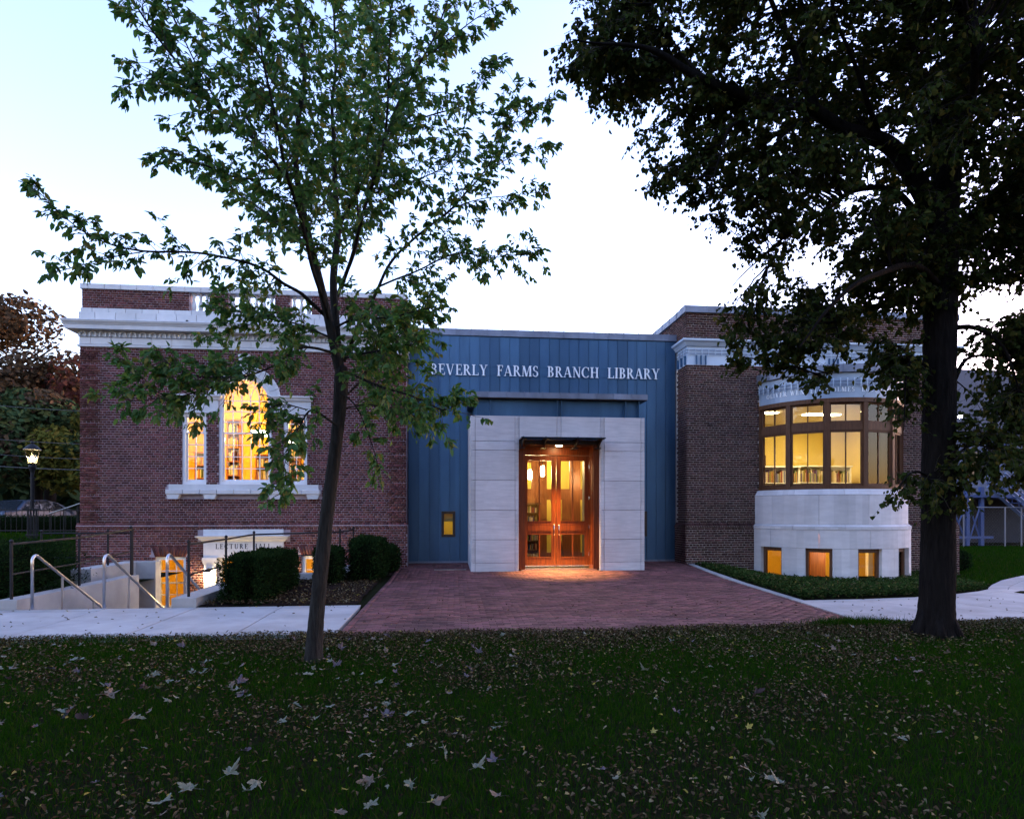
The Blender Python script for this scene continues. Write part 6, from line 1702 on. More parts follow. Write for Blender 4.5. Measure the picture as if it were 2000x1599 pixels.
def maple(n_lobes=5):
    """flat outline of a maple leaf with pointed lobes"""
    pts = []
    tips = [(-150, 0.62), (-100, 0.55), (-52, 0.95), (0, 1.1), (52, 0.95), (100, 0.55), (150, 0.62)]
    tips = [(-128, 0.62), (-62, 0.95), (0, 1.12), (62, 0.95), (128, 0.62)]
    for i, (a, r_) in enumerate(tips):
        for da, k in ((-24, 0.60), (-17, 0.74), (-13, 0.66), (-7, 0.86), (0, 1.0), (7, 0.86), (13, 0.66), (17, 0.74), (24, 0.60)):
            t = R(a + da); pts.append((r_ * k * math.sin(t), r_ * k * math.cos(t)))
        if i < 4:
            t = R((a + tips[i + 1][0]) / 2); pts.append((0.44 * math.sin(t), 0.44 * math.cos(t)))
    pts.append((0.0, -0.28))
    return pts
def maple_mesh(seed, m):
    r_ = np.random.default_rng(seed); o = maple(); b = MB(); s = 0.5
    vs = [(0, 0, 0)]; ph = r_.uniform(0, 6)
    amp = r_.uniform(0.15, 0.55)
    for x, y in o:
        x *= s * r_.uniform(0.9, 1.1); y *= s * r_.uniform(0.9, 1.1)
        vs.append((x, y, amp * (math.hypot(x, y) ** 1.5) * (1 + 1.1 * math.sin(3 * math.atan2(y, x) + ph))))
    n = len(o)
    b.add(vs, [(0, i + 1, (i + 1) % n + 1) for i in range(n)])
    b.add([(-0.008, -0.12, 0.01), (0.008, -0.12, 0.01), (0.03, -0.62, 0.05), (0.015, -0.62, 0.05)], [(0, 1, 2, 3)])
    return b.mesh("maple_leaf", m)
KIND = [
 ("pale grey green maple leaf lying on the dark lawn", mat('pale_leaf', (0.15, 0.16, 0.105), (0.085, 0.095, 0.065), 6, 0.7), 0.44, "pale grey green fallen leaves"),
 ("purple brown maple leaf lying on the dark lawn", mat('purple_leaf', (0.065, 0.045, 0.055), (0.04, 0.03, 0.04), 6, 0.6), 0.2, "purple brown fallen leaves"),
 ("tan brown maple leaf lying on the dark lawn", mat('tan_leaf', (0.15, 0.115, 0.08), (0.09, 0.065, 0.045), 6, 0.75), 0.27, "tan brown fallen leaves"),
 ("bright yellow leaf lying on the dark lawn", mat('yellow_leaf', (0.27, 0.22, 0.02), (0.19, 0.15, 0.018), 6, 0.6), 0.09, "yellow fallen leaves"),
]
meshes = [[maple_mesh(k * 10 + j, KIND[k][1]) for j in range(4)] for k in range(4)]
cnt = 0; tries = 0
while cnt < 270 and tries < 4000:
    tries += 1
    y = math.sqrt(rng.uniform(2.9 ** 2, 8.4 ** 2)); x = rng.uniform(-0.70, 0.85) * y
    if rng.random() > (0.95 if x < 0.8 else 0.35): continue
    k = rng.choice(4, p=[a[2] for a in KIND]); s = rng.choice([0.06, 0.085, 0.11, 0.14]) * rng.uniform(0.85, 1.15) * (0.6 if k == 3 else 1)
    o = link("maple_leaf", meshes[k][rng.integers(4)], None, (x, y, float(gz(x, y)) + rng.uniform(0.03, 0.055)), (rng.normal(0, 0.35) + (PI if k == 0 and rng.random() < 0.3 else 0), rng.normal(0, 0.35), rng.uniform(0, 2 * PI)), (s * rng.uniform(0.7, 1.1), s, s))
    tag(o, KIND[k][0], "leaf", KIND[k][3]); cnt += 1
# small leaves: the brown mat before the paving, the scatter on the lawn and in the bed
LIT = leaf_mat('leaf_litter', [(0.0, (0.025, 0.016, 0.009)), (0.45, (0.06, 0.040, 0.022)), (0.8, (0.11, 0.080, 0.045)), (0.95, (0.20, 0.165, 0.10)), (1.0, (0.24, 0.19, 0.03))], 0.0, 0.8)
def litter(P, z, name, s0=0.02, s1=0.05):
    n = len(P); pos = np.column_stack([P, z])
    v, f = leaf_arrays(pos, unit(n) * [1, 1, 0.35], np.array([0, 0, 1.0]) + unit(n) * 0.55, rng.uniform(s0, s1, n), rng.uniform(s0, s1, n) * 0.55, 0.3, 0.25)
    link(name, mesh_np(name, v, f, LIT), kind="stuff")
n = 34000
y = 8.9 - rng.exponential(0.75, n); x = rng.uniform(-7.5, 9.2, n); ok = (y > 3) & (y < front_edge(x) + 0.02); x, y = x[ok], y[ok]
ok = rng.random(len(x)) < 0.25 + 0.75 * (x > -2) + 0.2 * patch(x * 1.3, y); x, y = x[ok], y[ok]
litter(np.column_stack([x, y]), gz(x, y) + rng.uniform(0.005, 0.04, len(x)), "leaf_litter")
n = 34000
y = np.sqrt(rng.uniform(2.8 ** 2, 8.5 ** 2, n)); x = rng.uniform(-0.75, 0.95, n) * y; ok = rng.random(n) < 0.02 + 1.1 * np.clip(1 - patch(x, y), 0, 1) ** 1.6; x, y = x[ok], y[ok]
litter(np.column_stack([x, y]), gz(x, y) + rng.uniform(0.015, 0.05, len(x)), "leaf_litter", 0.018, 0.045)
x = rng.uniform(-4.1, -1.55, 5200); y = rng.uniform(11.4, 16.5, 5200); ok = rng.random(5200) < 0.35 + 0.5 * ((y < 12.8) | (x > -2.2)); x, y = x[ok], y[ok]
litter(np.column_stack([x, y]), 0.03 + rng.uniform(0.01, 0.05, len(x)), "leaf_litter", 0.03, 0.06)
x = rng.uniform(6.6, 12, 900); y = rng.uniform(11.4, 15, 900); ok = in_poly(np.column_stack([x, y]), bed_poly); x, y = x[ok], y[ok]
litter(np.column_stack([x, y]), gz(x, y) + rng.uniform(0.12, 0.18, len(x)), "leaf_litter", 0.03, 0.06)

x = rng.uniform(-9, 13, 420); y = np.concatenate([rng.uniform(8.9, 11.3, 260), rng.uniform(11, 18, 160)]); ok = (y < 11.3) | ((x > -1.2) & (x < 6.3) & (y < 16.8)); x, y = x[ok], y[ok]
zz = np.where((x > -1.4) & (x < 6.4), terrace_z(y), np.where(x > 6.3, gz(x, y), 0.0))
litter(np.column_stack([x, y]), zz + rng.uniform(0.006, 0.02, len(x)), "leaf_litter", 0.025, 0.06)
# ================================================================== lamp post, fence, car and trees on the left
t = thing("lamp_post", "black street lamp with a lit glass lantern beside the old brick wing", "street lamp", (float(at(63, 1055, 24)[0]), 24.0, float(gz(-16, 24))))
lx, ly, lz = t.location
q = MB()
for dx in (-0.14, -0.05, 0.05, 0.14): q.tube([(lx + dx, ly, lz - 0.1), (lx + dx, ly, lz + 1.0)], 0.03, 6)
q.box(lx - 0.19, lx + 0.19, ly - 0.06, ly + 0.06, lz + 1.0, lz + 1.05); q.box(lx - 0.19, lx + 0.19, ly - 0.06, ly + 0.06, lz + 0.1, lz + 0.15)
part(q, "base", M['iron'], t)
zl = float(at(63, 905, 24)[2])
q = MB(); q.tube([(lx, ly, lz + 1.0), (lx, ly, zl - 0.1)], 0.055, 8); q.lathe(lx, ly, [(0.06, zl - 0.3), (0.12, zl - 0.12), (0.10, zl - 0.04), (0.15, zl)], 10); q.tube([(lx - 0.1, ly, zl - 0.5), (lx + 0.1, ly, zl - 0.5)], 0.02, 6); part(q, "pole", M['iron'], t)
q = MB()
for k in range(6):
    a = k * PI / 3
    q.tube([(lx + 0.15 * math.cos(a), ly + 0.15 * math.sin(a), zl), (lx + 0.24 * math.cos(a), ly + 0.24 * math.sin(a), zl + 0.47)], 0.012, 4)
part(q, "lantern_bar", M['iron'], t)
q = MB(); q.lathe(lx, ly, [(0.145, zl + 0.01), (0.232, zl + 0.46)], 6); part(q, "lantern_glass", glass_mat('lantern_glass', (1, 0.95, 0.85)), t)
q = MB(); q.lathe(lx, ly, [(0.27, zl + 0.47), (0.25, zl + 0.50), (0.14, zl + 0.62), (0.04, zl + 0.68), (0.05, zl + 0.73), (0.01, zl + 0.78)], 12); part(q, "lantern_roof", M['iron'], t)
q = MB(); q.lathe(lx, ly, [(0.03, zl + 0.05), (0.06, zl + 0.10), (0.06, zl + 0.2), (0.03, zl + 0.27)], 10); part(q, "bulb", glow_mat('street_glow', (1.0, 0.72, 0.35), 2.2), t)
point("street_lamp_light", (lx, ly, zl + 0.2), 8, (1.0, 0.75, 0.4), 0.12)

t = thing("iron_fence", "thin black picket fence behind the lamp post", "fence", (-16, 27, float(gz(-16, 27))))
zf = float(gz(-16, 27))
x = -18.2; pk = MB(); pk.tube([(0, 0, -0.1), (0, 0, 1.0), (0, 0, 1.06)], [0.012, 0.012, 0.002], 4); pkm = pk.mesh("picket", M['iron'])
while x < -12.5: link("picket", pkm, t, (x, 27, zf)); x += 0.2
for dz in (0.12, 0.9):
    q = MB(); q.box(-18.3, -12.4, 26.985, 27.015, zf + dz, zf + dz + 0.04); part(q, "rail", M['iron'], t)
p0, p1 = at(97, 1003, 25), at(156, 983, 22)
t = thing("stair_rail", "thin pale handrail rising to the side of the old brick wing", "handrail", tuple(p0))
q = MB(); q.tube([p0, p1], 0.022, 6); part(q, "rail", M['steel'], t)
for k in (0.05, 0.5, 0.95):
    p = p0 + (p1 - p0) * k; q = MB(); q.tube([p - [0, 0, 0.012], (p[0], p[1], float(gz(p[0], p[1])) - 0.05)], 0.018, 6); part(q, "post", M['iron'], t)

def car(x, y, z, rz, paint, label, cat="car"):
    t = thing("parked_car", label, cat, (x, y, z), "cars parked beyond the hedge")
    prof = [(-2.2, 0.35), (-2.25, 0.62), (-2.1, 0.86), (-1.35, 0.93), (-0.75, 1.38), (0.45, 1.45), (1.25, 1.30), (1.85, 0.98), (2.2, 0.92), (2.28, 0.6), (2.22, 0.35)]
    def tr(b):
        c, s = math.cos(rz), math.sin(rz)
        b.v = [(x + c * p[0] - s * p[1], y + s * p[0] + c * p[1], z + p[2]) for p in b.v]; return b
    b = MB(); n = len(prof)
    ys = [(-0.86, 0.93), (-0.80, 1.0), (0.80, 1.0), (0.86, 0.93)]
    vs = []
    for yy, k in ys:
        for px, pz_ in prof: vs.append((px * (0.985 if k < 1 else 1), yy * (0.84 if pz_ > 1.2 else 1), 0.35 + (pz_ - 0.35) * (0.97 if k < 1 else 1)))
    fs = [tuple(range(n - 1, -1, -1)), tuple(3 * n + i for i in range(n))]
    for j in range(3):
        for i in range(n): fs.append((j * n + i, j * n + (i + 1) % n, (j + 1) * n + (i + 1) % n, (j + 1) * n + i))
    b.add(vs, fs); part(tr(b), "body", paint, t)
    gl = mat('car_glass', (0.02, 0.025, 0.03), (0.015, 0.02, 0.025), 3, 0.08)
    for s in (-1, 1):
        for pts in ([(-1.15, 0.97), (-0.68, 1.33), (-0.15, 1.38), (-0.15, 0.97)], [(-0.07, 0.97), (-0.07, 1.38), (0.45, 1.39), (1.1, 1.27), (1.45, 1.0)]):
            b = MB(); yy = [s * (0.868 - 0.115 * max(0, (pz_ - 0.95)) / 0.4) for _, pz_ in pts]
            b.add([(px, a, pz_) for (px, pz_), a in zip(pts, yy)] + [(px, a - s * 0.03, pz_) for (px, pz_), a in zip(pts, yy)], [tuple(range(len(pts))), tuple(range(2 * len(pts) - 1, len(pts) - 1, -1))]); part(tr(b), "side_window", gl, t)
    b = MB(); b.add([(-1.38, -0.70, 0.945), (-1.38, 0.70, 0.945), (-0.80, 0.60, 1.385), (-0.80, -0.60, 1.385)], [(0, 1, 2, 3)]); part(tr(b), "windscreen", gl, t)
    b = MB(); b.add([(1.86, -0.70, 1.0), (1.86, 0.70, 1.0), (1.30, 0.60, 1.32), (1.30, -0.60, 1.32)], [(3, 2, 1, 0)]); part(tr(b), "rear_window", gl, t)
    rub = mat('tyre_rubber', (0.015, 0.015, 0.016), (0.02, 0.02, 0.02), 10, 0.8)
    for px in (-1.4, 1.4):
        for s in (-1, 1):
            b = MB(); b.tube([(px, s * 0.70, 0.33), (px, s * 0.88, 0.33)], 0.33, 18); w = part(tr(b), "wheel", rub, t)
            b = MB(); b.tube([(px, s * 0.87, 0.33), (px, s * 0.89, 0.33)], 0.20, 12); part(tr(b), "rim", M['steel'], w)
    for s in (-0.62, 0.62):
        b = MB(); b.box(-2.262, -2.2, s - 0.16, s + 0.16, 0.62, 0.74); part(tr(b), "headlight", M['white_paint'], t)
    b = MB(); b.box(2.25, 2.30, -0.25, 0.25, 0.58, 0.70); part(tr(b), "number_plate", M['white_paint'], t)
pc = at(62, 1030, 33)
car(float(pc[0]) - 0.3, 33, float(gz(-22, 33)) + 0.0, R(80), mat('silver_blue_paint', (0.04, 0.06, 0.10), (0.035, 0.055, 0.09), 2, 0.45, metal=0.1), "silver blue car parked beyond the hedge behind the lamp post")
car(float(pc[0]) - 4.2, 33.5, float(gz(-22, 33)) + 0.0, R(80), mat('pale_blue_paint', (0.08, 0.10, 0.14), (0.07, 0.09, 0.125), 2, 0.45, metal=0.1), "pale car parked at the very edge, beside the silver blue one")
q = MB(); vs = [(-60, 31, 0.742), (-10.5, 31, 0.742), (-10.5, 42, 0.742), (-60, 42, 0.742)]; q.add(vs, [(0, 1, 2, 3)])
part(q, "parking_lot", M['asphalt'], kind="structure")
shrub(-24, -10.2, 28.0, 29.2, 0.7, 1.45, 12000, "low rough hedge between the lawn and the parked cars", 0.25, "low_hedge", "hedge", "hedges on the far lawn")

def bg_tree(x, y, z, h, r, mats, label, n=5200, trunk_h=0.3, name="background_tree", grp="trees beyond the old wing", blobs=14, leaf=0.34, squash=1.0):
    t = thing(name, label, "tree", (x, y, z), grp)
    b = MB(); C = smooth_curve([(x, y, z - 0.2, r * 0.075), (x + 0.1, y, z + h * trunk_h, r * 0.06), (x - 0.1, y, z + h * 0.6, r * 0.04), (x, y, z + h * 0.9, r * 0.01)], 0.6); trunk_tube(b, C, 9, 0.05)
    for k in range(6):
        a = rng.uniform(0, 6.28); z0 = z + h * rng.uniform(0.3, 0.6)
        b.tube([(x, y, z0), (x + r * 0.4 * math.cos(a), y + r * 0.4 * math.sin(a), z0 + h * 0.14), (x + r * 0.75 * math.cos(a), y + r * 0.75 * math.sin(a), z0 + h * 0.24)], [r * 0.03, r * 0.02, r * 0.006], 5)
    part(b, "trunk", BARK2, t, True)
    cs = []; rs = []
    for k in range(blobs):
        e = rng.uniform(-0.5, 1.0); a = rng.uniform(0, 6.28); q_ = math.sqrt(max(0, 1 - e * e)) * rng.uniform(0.45, 0.8)
        cs.append((x + r * q_ * math.cos(a), y + r * q_ * math.sin(a), z + h * 0.58 + e * h * 0.32)); rs.append(r * rng.uniform(0.26, 0.45))
    cs = np.array(cs); rs = np.array(rs)
    pick_ = rng.integers(0, blobs, n); d = unit(n); rad = rs[pick_] * rng.uniform(0.55, 1.08, n) ** 0.5
    pos = cs[pick_] + d * rad[:, None] * [1, 1, 0.8 * squash]
    mi = (pick_ % len(mats))
    v, f = leaf_arrays(pos, unit(n) * [1, 1, 0.6] + [0, 0, -0.3], d + unit(n) * 0.6, rng.uniform(0.6, 1.3, n) * leaf, rng.uniform(0.6, 1.2, n) * leaf * 0.62)
    link("crown", mesh_np("crown", v, f, mats, np.repeat(mi, 4)), t)
RED = leaf_mat('rusty_leaf', [(0.0, (0.055, 0.020, 0.018)), (0.6, (0.085, 0.034, 0.026)), (1.0, (0.10, 0.055, 0.025))], 0.15)
RB = leaf_mat('brown_leaf', [(0.0, (0.050, 0.036, 0.026)), (0.6, (0.070, 0.052, 0.032)), (1.0, (0.10, 0.062, 0.034))], 0.15)
GN = leaf_mat('mid_green_leaf', [(0.0, (0.028, 0.050, 0.024)), (0.6, (0.040, 0.070, 0.030)), (1.0, (0.075, 0.085, 0.030))], 0.15)
YG = leaf_mat('yellow_green_leaf', [(0.0, (0.055, 0.065, 0.015)), (0.6, (0.080, 0.085, 0.018)), (1.0, (0.12, 0.095, 0.02))], 0.15)
pt = at(15, 1030, 42); bg_tree(float(pt[0]) - 1.0, 42, 0.7, 15.2, 4.6, [RED, RB, RB], "tall rust brown tree at the very edge, reaching above the other crowns", n=9000, blobs=18)
pt = at(95, 1030, 40); bg_tree(float(pt[0]), 40, 0.7, 10.6, 4.4, [RB, RB, GN, RED], "broad brown tree next to the corner of the old brick wing", n=9000, blobs=20)
pt = at(20, 1030, 34); bg_tree(float(pt[0]), 36, 0.7, 7.4, 3.6, [GN, GN, RB], "dark green tree below the rust brown one", n=7000, blobs=16)
pt = at(125, 1030, 33); bg_tree(float(pt[0]) + 0.2, 35, 0.7, 6.2, 3.0, [YG, GN, YG], "yellow green small tree behind the lamp post", n=6500, blobs=16, leaf=0.26)
pt = at(-60, 1030, 50); bg_tree(float(pt[0]) - 4, 52, 0.7, 12, 6, [GN, RB], "green tree far beyond the parked cars", n=6000, blobs=16)
pt = at(120, 1030, 52); bg_tree(float(pt[0]) + 3, 54, 0.7, 9.5, 6, [GN, RB], "green tree far behind the yellow green one", n=6000, blobs=16)

# overhead cables between far poles
for i, (v0, v1) in enumerate(((783, 795), (850, 857), (880, 886), (904, 905))):
    a, b_ = at(-120, v0 - 4, 27.5 + i * 0.3), at(420, v1 + 6, 27.5 + i * 0.3)
    pts = [a + (b_ - a) * k / 12 - np.array([0, 0, 0.25 * (1 - (k / 6 - 1) ** 2)]) for k in range(13)]
    q = MB(); q.tube(pts, 0.011 if i < 3 else 0.018, 5)
    tag(part(q, "overhead_cable", mat('cable_sheath', (0.09, 0.095, 0.10), (0.07, 0.075, 0.08), 5, 0.8, spec=0.1)), ["highest thin cable crossing the brown tree", "second thin cable from the top in front of the trees", "third thin cable from the top, just above the lantern glass", "lowest and thickest cable, level with the foot of the lantern"][i], "cable", "overhead cables beyond the old wing")

# door lamps of the basement
SG = "wall lanterns by the basement door"
def sconce(x, z, label):
    y = YL - 0.12
    t = thing("wall_lantern", label, "wall lamp", (x, y, z), SG)
    q = MB(); q.box(x - 0.05, x + 0.05, y - 0.02, y, z - 0.05, z + 0.22); q.tube([(x, y - 0.01, z + 0.18), (x, y - 0.1, z + 0.22), (x, y - 0.13, z + 0.17)], 0.012, 5); part(q, "bracket", M['iron'], t)
    q = MB(); q.lathe(x, y - 0.13, [(0.10, z + 0.13), (0.08, z + 0.17), (0.02, z + 0.21)], 8); part(q, "lamp_shade", M['iron'], t)
    q = MB(); q.lathe(x, y - 0.13, [(0.05, z - 0.08), (0.08, z + 0.0), (0.085, z + 0.125)], 8); part(q, "bulb", glow_mat('sconce_glow', (1.0, 0.72, 0.34), 10), t)
    point("wall_lantern_light", (x, y - 0.32, z + 0.0), 1.3, (1.0, 0.62, 0.24), 0.08)
sconce(-6.30, -0.12, "glowing wall lantern on the stone pilaster beside the basement stair")
sconce(-4.32, -0.10, "wall lantern on the bricks between the clipped shrubs")

# ================================================================== right: neighbour house, porch stair, wire fence
SID = mat('grey_blue_siding', (0.085, 0.095, 0.135), (0.07, 0.08, 0.115), 3, 0.7, island=0.06)
SHG = mat('shingle_and_shaded_frame', (0.075, 0.07, 0.08), (0.05, 0.048, 0.055), 9, 0.9, island=0.25)
BLUP = mat('blue_porch_paint', (0.045, 0.075, 0.19), (0.038, 0.065, 0.165), 3, 0.6)
HX0, HX1, HY0, HY1 = 25.2, 37.0, 34.0, 44.0
H = thing("neighbour_house", "grey clapboard house with a shingled roof beyond the wire fence", "house", (HX0, HY0, 0))
q = MB(); q.box(HX0, HX1, HY0, HY1, -0.3, 6.4); 
q.add([(HX0, HY0, 6.4), (HX0, HY1, 6.4), (HX0, (HY0 + HY1) / 2, 10.6), (HX0 + 0.2, HY0, 6.4), (HX0 + 0.2, HY1, 6.4), (HX0 + 0.2, (HY0 + HY1) / 2, 10.6)], [(0, 2, 1), (3, 4, 5), (0, 3, 5, 2), (1, 2, 5, 4)])
part(q, "wall", SID, H)
bd = MB(); q = MB(); q.box(HX0 - 0.06, HX1, HY0 - 0.3, HY0 - 0.05, -0.4, 2.3); part(q, "porch_shade_sheet", mat('painted_porch_shade', (0.03, 0.03, 0.035), (0.02, 0.02, 0.025), 4, 0.9), H)  # dark sheet over the lower wall stands in for shade under the porch deck
z = 2.4
while z < 6.3:
    bd.add([(HX0 - 0.02, HY0 - 0.045, z), (HX1, HY0 - 0.045, z), (HX1, HY0 - 0.012, z + 0.2), (HX0 - 0.02, HY0 - 0.012, z + 0.2), (HX0 - 0.02, HY0 - 0.005, z), (HX1, HY0 - 0.005, z)], [(0, 1, 2, 3), (4, 5, 1, 0)])
    bd.add([(HX0 - 0.045, HY1, z), (HX0 - 0.045, HY0, z), (HX0 - 0.012, HY0, z + 0.2), (HX0 - 0.012, HY1, z + 0.2), (HX0 - 0.005, HY1, z), (HX0 - 0.005, HY0, z)], [(0, 1, 2, 3), (4, 5, 1, 0)])
    z += 0.2
part(bd, "clapboard", SID, H, kind="stuff")
q = MB(); ym = (HY0 + HY1) / 2
for s in (-1, 1):
    ye = ym + s * (ym - HY0 + 0.45)
    q.add([(HX0 - 0.4, ye, 6.15), (HX1, ye, 6.15), (HX1, ym, 10.75), (HX0 - 0.4, ym, 10.75), (HX0 - 0.4, ye, 6.32), (HX1, ye, 6.32), (HX1, ym, 10.92), (HX0 - 0.4, ym, 10.92)], [(0, 1, 2, 3), (7, 6, 5, 4), (0, 4, 5, 1), (0, 3, 7, 4), (1, 5, 6, 2)])
part(q, "roof", SHG, H)
for (xa, za) in ((26.6, 3.6), (29.4, 3.6), (26.6, 0.9)):
    q = MB(); frame_box(q, xa, xa + 0.95, za, za + 1.5, 0.09, HY0 - 0.08, HY0 + 0.02); w = part(q, "window", SHG, H)  # white frames given a dim grey: their shade is put into the colour
    q = MB(); q.box(xa + 0.09, xa + 0.86, HY0 - 0.052, HY0 - 0.047, za + 0.09, za + 1.41); part(q, "pane", mat('dark_pane', (0.03, 0.035, 0.05), (0.02, 0.025, 0.04), 2, 0.05), w)
q = MB(); q.box(29.0, 29.7, HY0 - 0.06, HY0 - 0.05, 2.0, 2.6)
part(q, "lit_pane", glow_mat('porch_glow', (1.0, 0.75, 0.45), 0.8), H)
# nearer gable-roofed shed roof seen between the leaves
t = thing("porch_stair", "blue painted porch with an outside stair and railings beyond the wire fence", "porch", (24.5, 31.5, -0.1))
for x in (23.9, 25.6, 26.6, 27.4):
    for y in (30.6, 33.4):
        q = MB(); q.box(x - 0.09, x + 0.09, y - 0.09, y + 0.09, -0.3, 2.9 if x > 24.5 else 2.5); part(q, "post", BLUP, t)
q = MB(); q.box(23.7, 33.5, 30.4, 33.9, 2.35, 2.48); part(q, "deck", BLUP, t)
for (xa, xb) in ((23.9, 25.6), (25.6, 26.6), (26.6, 27.4)):
    for s in (0, 1):
        q = MB(); q.tube([(xa, 30.55, -0.1 + 2.3 * s), (xb, 30.55, 2.2 - 2.3 * s)], 0.045, 4); part(q, "brace", BLUP, t)
q = MB(); q.box(23.7, 28.0, 30.5, 30.6, 0.25, 0.37); part(q, "beam", BLUP, t)
P0 = at(1930, 905, 30.0); P1 = at(2050, 1010, 30.0)
for dz in (0, -0.55, -1.15):
    for yy in (30.0, 29.0):
        a = P0 + [0, yy - 30, dz]; b_ = P1 + [0, yy - 30, dz]
        q = MB(); q.tube([a, b_], 0.05 if dz > -1 else 0.10, 4); part(q, "rail" if dz > -1 else "stringer", mat('pale_blue_trim', (0.13, 0.17, 0.28), (0.11, 0.15, 0.25), 3, 0.6), t)
for k in range(12):
    p = P0 + (P1 - P0) * (k / 11) + [0, -0.5, -1.0]
    q = MB(); q.box(p[0] - 0.14, p[0] + 0.14, p[1] - 0.45, p[1] + 0.45, p[2] - 0.03, p[2] + 0.02); part(q, "tread", BLUP, t)
for k in range(9):
    p = P0 + (P1 - P0) * ((k + 0.5) / 9)
    q = MB(); q.tube([p, p + [0, 0, -1.1]], 0.02, 4); part(q, "baluster", BLUP, t)
Q0 = at(1950, 905, 29.5); Q1 = at(2080, 800, 29.5)
for dz in (0, 0.5, 0.95):
    q = MB(); q.tube([Q0 + [0, 0.4, dz * 0.9], Q1 + [0, 0.4, dz * 0.9]], 0.045, 4); part(q, "rail", BLUP, t)

t = thing("wire_fence", "chain link fence with thin steel posts on the far lawn", "fence", (22, 29.2, -0.1))
GALV = mat('galvanised_pipe', (0.22, 0.22, 0.24), (0.18, 0.18, 0.2), 5, 0.5, metal=0.5)
for x in (17.2, 19.6, float(at(1882, 1000, 29.2)[0]), float(at(1963, 1000, 29.2)[0]), 28.3, 31.0):
    q = MB(); q.tube([(x, 29.2, -0.25), (x, 29.2, 1.86)], 0.035, 7); part(q, "post", GALV, t)
q = MB(); q.tube([(15.7, 29.2, 1.84), (34, 29.2, 1.84)], 0.024, 6); part(q, "rail", GALV, t)
wr = MB(); k = 0
x = 15.8
while x < 33:
    for s in (-1, 1):
        x0 = x; x1 = x + s * 1.9
        wr.add([(x0, 29.2 + 0.004 * s, -0.05), (x0 + 0.003, 29.2 + 0.004 * s, -0.05), (x1 + 0.003, 29.2 + 0.004 * s, 1.83), (x1, 29.2 + 0.004 * s, 1.83)], [(0, 1, 2, 3)])
    x += 0.16
part(wr, "wire_mesh", GALV, t, kind="stuff")
bg_tree(20.5, 40, -0.1, 7, 3.0, [GN, RB], "dark tree behind the porch beyond the wire fence", n=4500, grp="trees beyond the wire fence")
bg_tree(17.5, 36, -0.1, 3.4, 1.8, [GN, GN], "low dark bush like tree between the new wing and the porch", n=3500, grp="trees beyond the wire fence", leaf=0.22)
# low shrub at the far corner of the new wing
shrub(15.62, 16.5, 18.6, 19.5, -0.3, 0.4, 3000, "low dark shrub at the far corner of the new wing", 0.3, "low_shrub", "shrub", "shrubs by the new wing")

# two unseen maples added to shade the near lawn; big fallen leaves suggest them
MAPL = leaf_mat('maple_leaf_green', [(0.0, (0.035, 0.055, 0.018)), (0.6, (0.06, 0.075, 0.02)), (1.0, (0.14, 0.10, 0.03))], 0.2)
def add_shade_maple(x, y, r, z0, h, label):
    t = thing("added_shade_maple", label, "tree", (x, y, 0), "unseen maples added to shade the lawn")
    b = MB(); C = smooth_curve([(x, y, -0.2, .34), (x, y, 1.5, .28), (x + .1, y, 4.5, .24), (x, y, h * .8, .08)], 0.3); trunk_tube(b, C, 12, 0.05)
    for k in range(9):
        a = k * 0.7; zz = 3.8 + 0.3 * k
        b.tube([(x, y, zz), (x + r * .45 * math.cos(a), y + r * .45 * math.sin(a), max(z0 + .6, zz + 1)), (x + r * .85 * math.cos(a), y + r * .85 * math.sin(a), max(z0 + 1.2, zz + 1.6))], [.09, .06, .02], 6)
    part(b, "trunk", BARK2, t, True)
    n = 15000; d = unit(n); d[:, 2] = np.abs(d[:, 2]); rad = rng.uniform(0.35, 1, n) ** 0.6
    pos = np.array([x, y, z0]) + d * rad[:, None] * [r, r, h - z0]
    v, f = leaf_arrays(pos, unit(n), np.array([0, 0, 1.0]) + unit(n) * 0.7, rng.uniform(0.14, 0.24, n), rng.uniform(0.12, 0.2, n))
    link("crown", mesh_np("crown", v, f, MAPL), t)
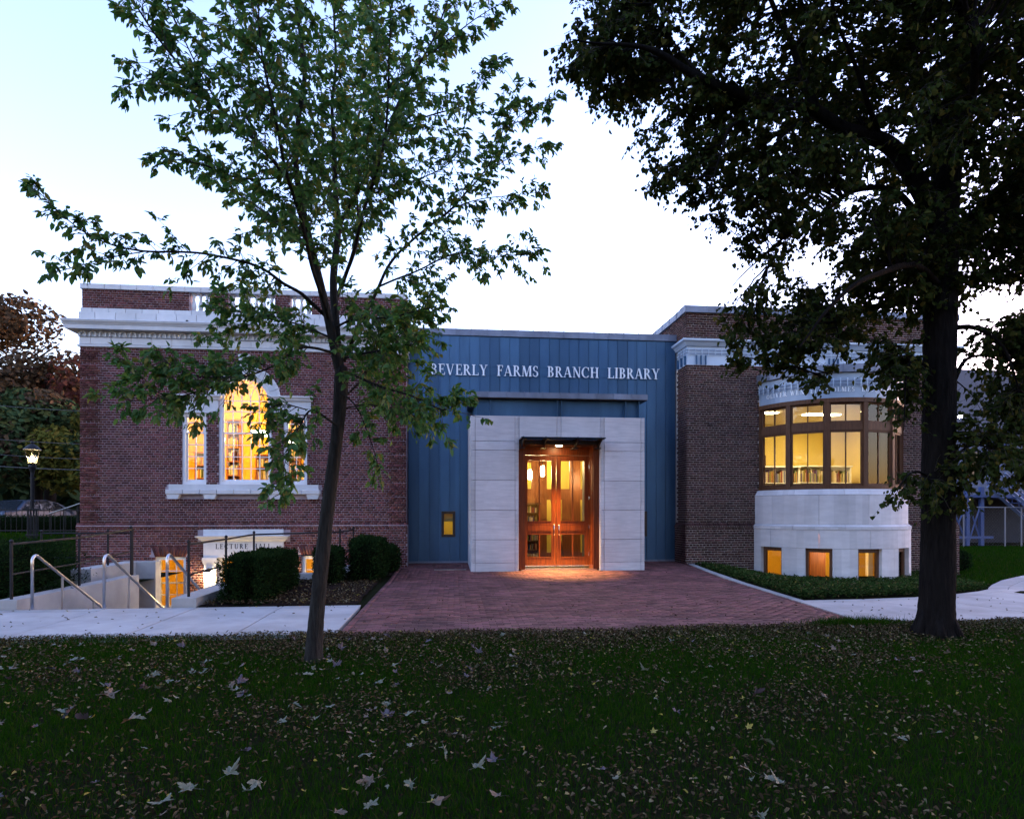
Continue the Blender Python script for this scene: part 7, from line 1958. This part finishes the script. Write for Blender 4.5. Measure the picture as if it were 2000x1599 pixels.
add_shade_maple(-6.2, -1.6, 4.9, 5.3, 10.5, "unseen big maple added to shade the near lawn toward the old wing")
add_shade_maple(7.4, -1.2, 4.9, 5.3, 10.5, "unseen big maple added to shade the near lawn toward the new wing")

# ================================================================== the wooded street behind the camera (seen in reflections)
n = 12000
px = rng.uniform(-90, 95, n); py = rng.uniform(-60, -46, n)
hh = 8.5 + 3 * np.sin(px * 0.21) + 2 * np.sin(px * 0.53 + 1)
pos = np.column_stack([px, py, rng.uniform(0.3, 1, n) * hh])
v, f = leaf_arrays(pos, unit(n), unit(n), rng.uniform(0.9, 1.7, n), rng.uniform(0.6, 1.1, n))
link("woods", mesh_np("woods", v, f, GN), kind="stuff")
n = 24000
a = rng.uniform(-1.25, 1.35, n); rr = rng.uniform(75, 95, n)
px, py = rr * np.sin(a), rr * np.cos(a) * 0.9
pos = np.column_stack([px, py, 0.3 + rng.uniform(0, 1, n) ** 1.6 * (9.0 + 1.5 * np.sin(a * 23) + 1.0 * np.sin(a * 51 + 1))])
v, f = leaf_arrays(pos, unit(n), unit(n), rng.uniform(1.0, 1.9, n), rng.uniform(0.8, 1.5, n))
link("woods", mesh_np("woods", v, f, GN), kind="stuff")

# wooded rise that closes the horizon
q = MB(); n = 90
for i in range(n):
    a0, a1 = -1.4 + 2.9 * i / n, -1.4 + 2.9 * (i + 1) / n
    h = lambda a: 7.0 + 1.6 * math.sin(a * 9) + 1.1 * math.sin(a * 23 + 1) + 0.6 * math.sin(a * 61)
    q.add([(120 * math.sin(a0), 120 * math.cos(a0), -1), (120 * math.sin(a1), 120 * math.cos(a1), -1), (150 * math.sin(a1), 150 * math.cos(a1), h(a1)), (150 * math.sin(a0), 150 * math.cos(a0), h(a0)), (230 * math.sin(a1), 230 * math.cos(a1), -1), (230 * math.sin(a0), 230 * math.cos(a0), -1)], [(0, 1, 2, 3), (3, 2, 4, 5)])
part(q, "hills", mat('wooded_hill', (0.020, 0.028, 0.014), (0.012, 0.018, 0.010), 0.4, 1.0, spec=0.0, bump=0.5), kind="structure")
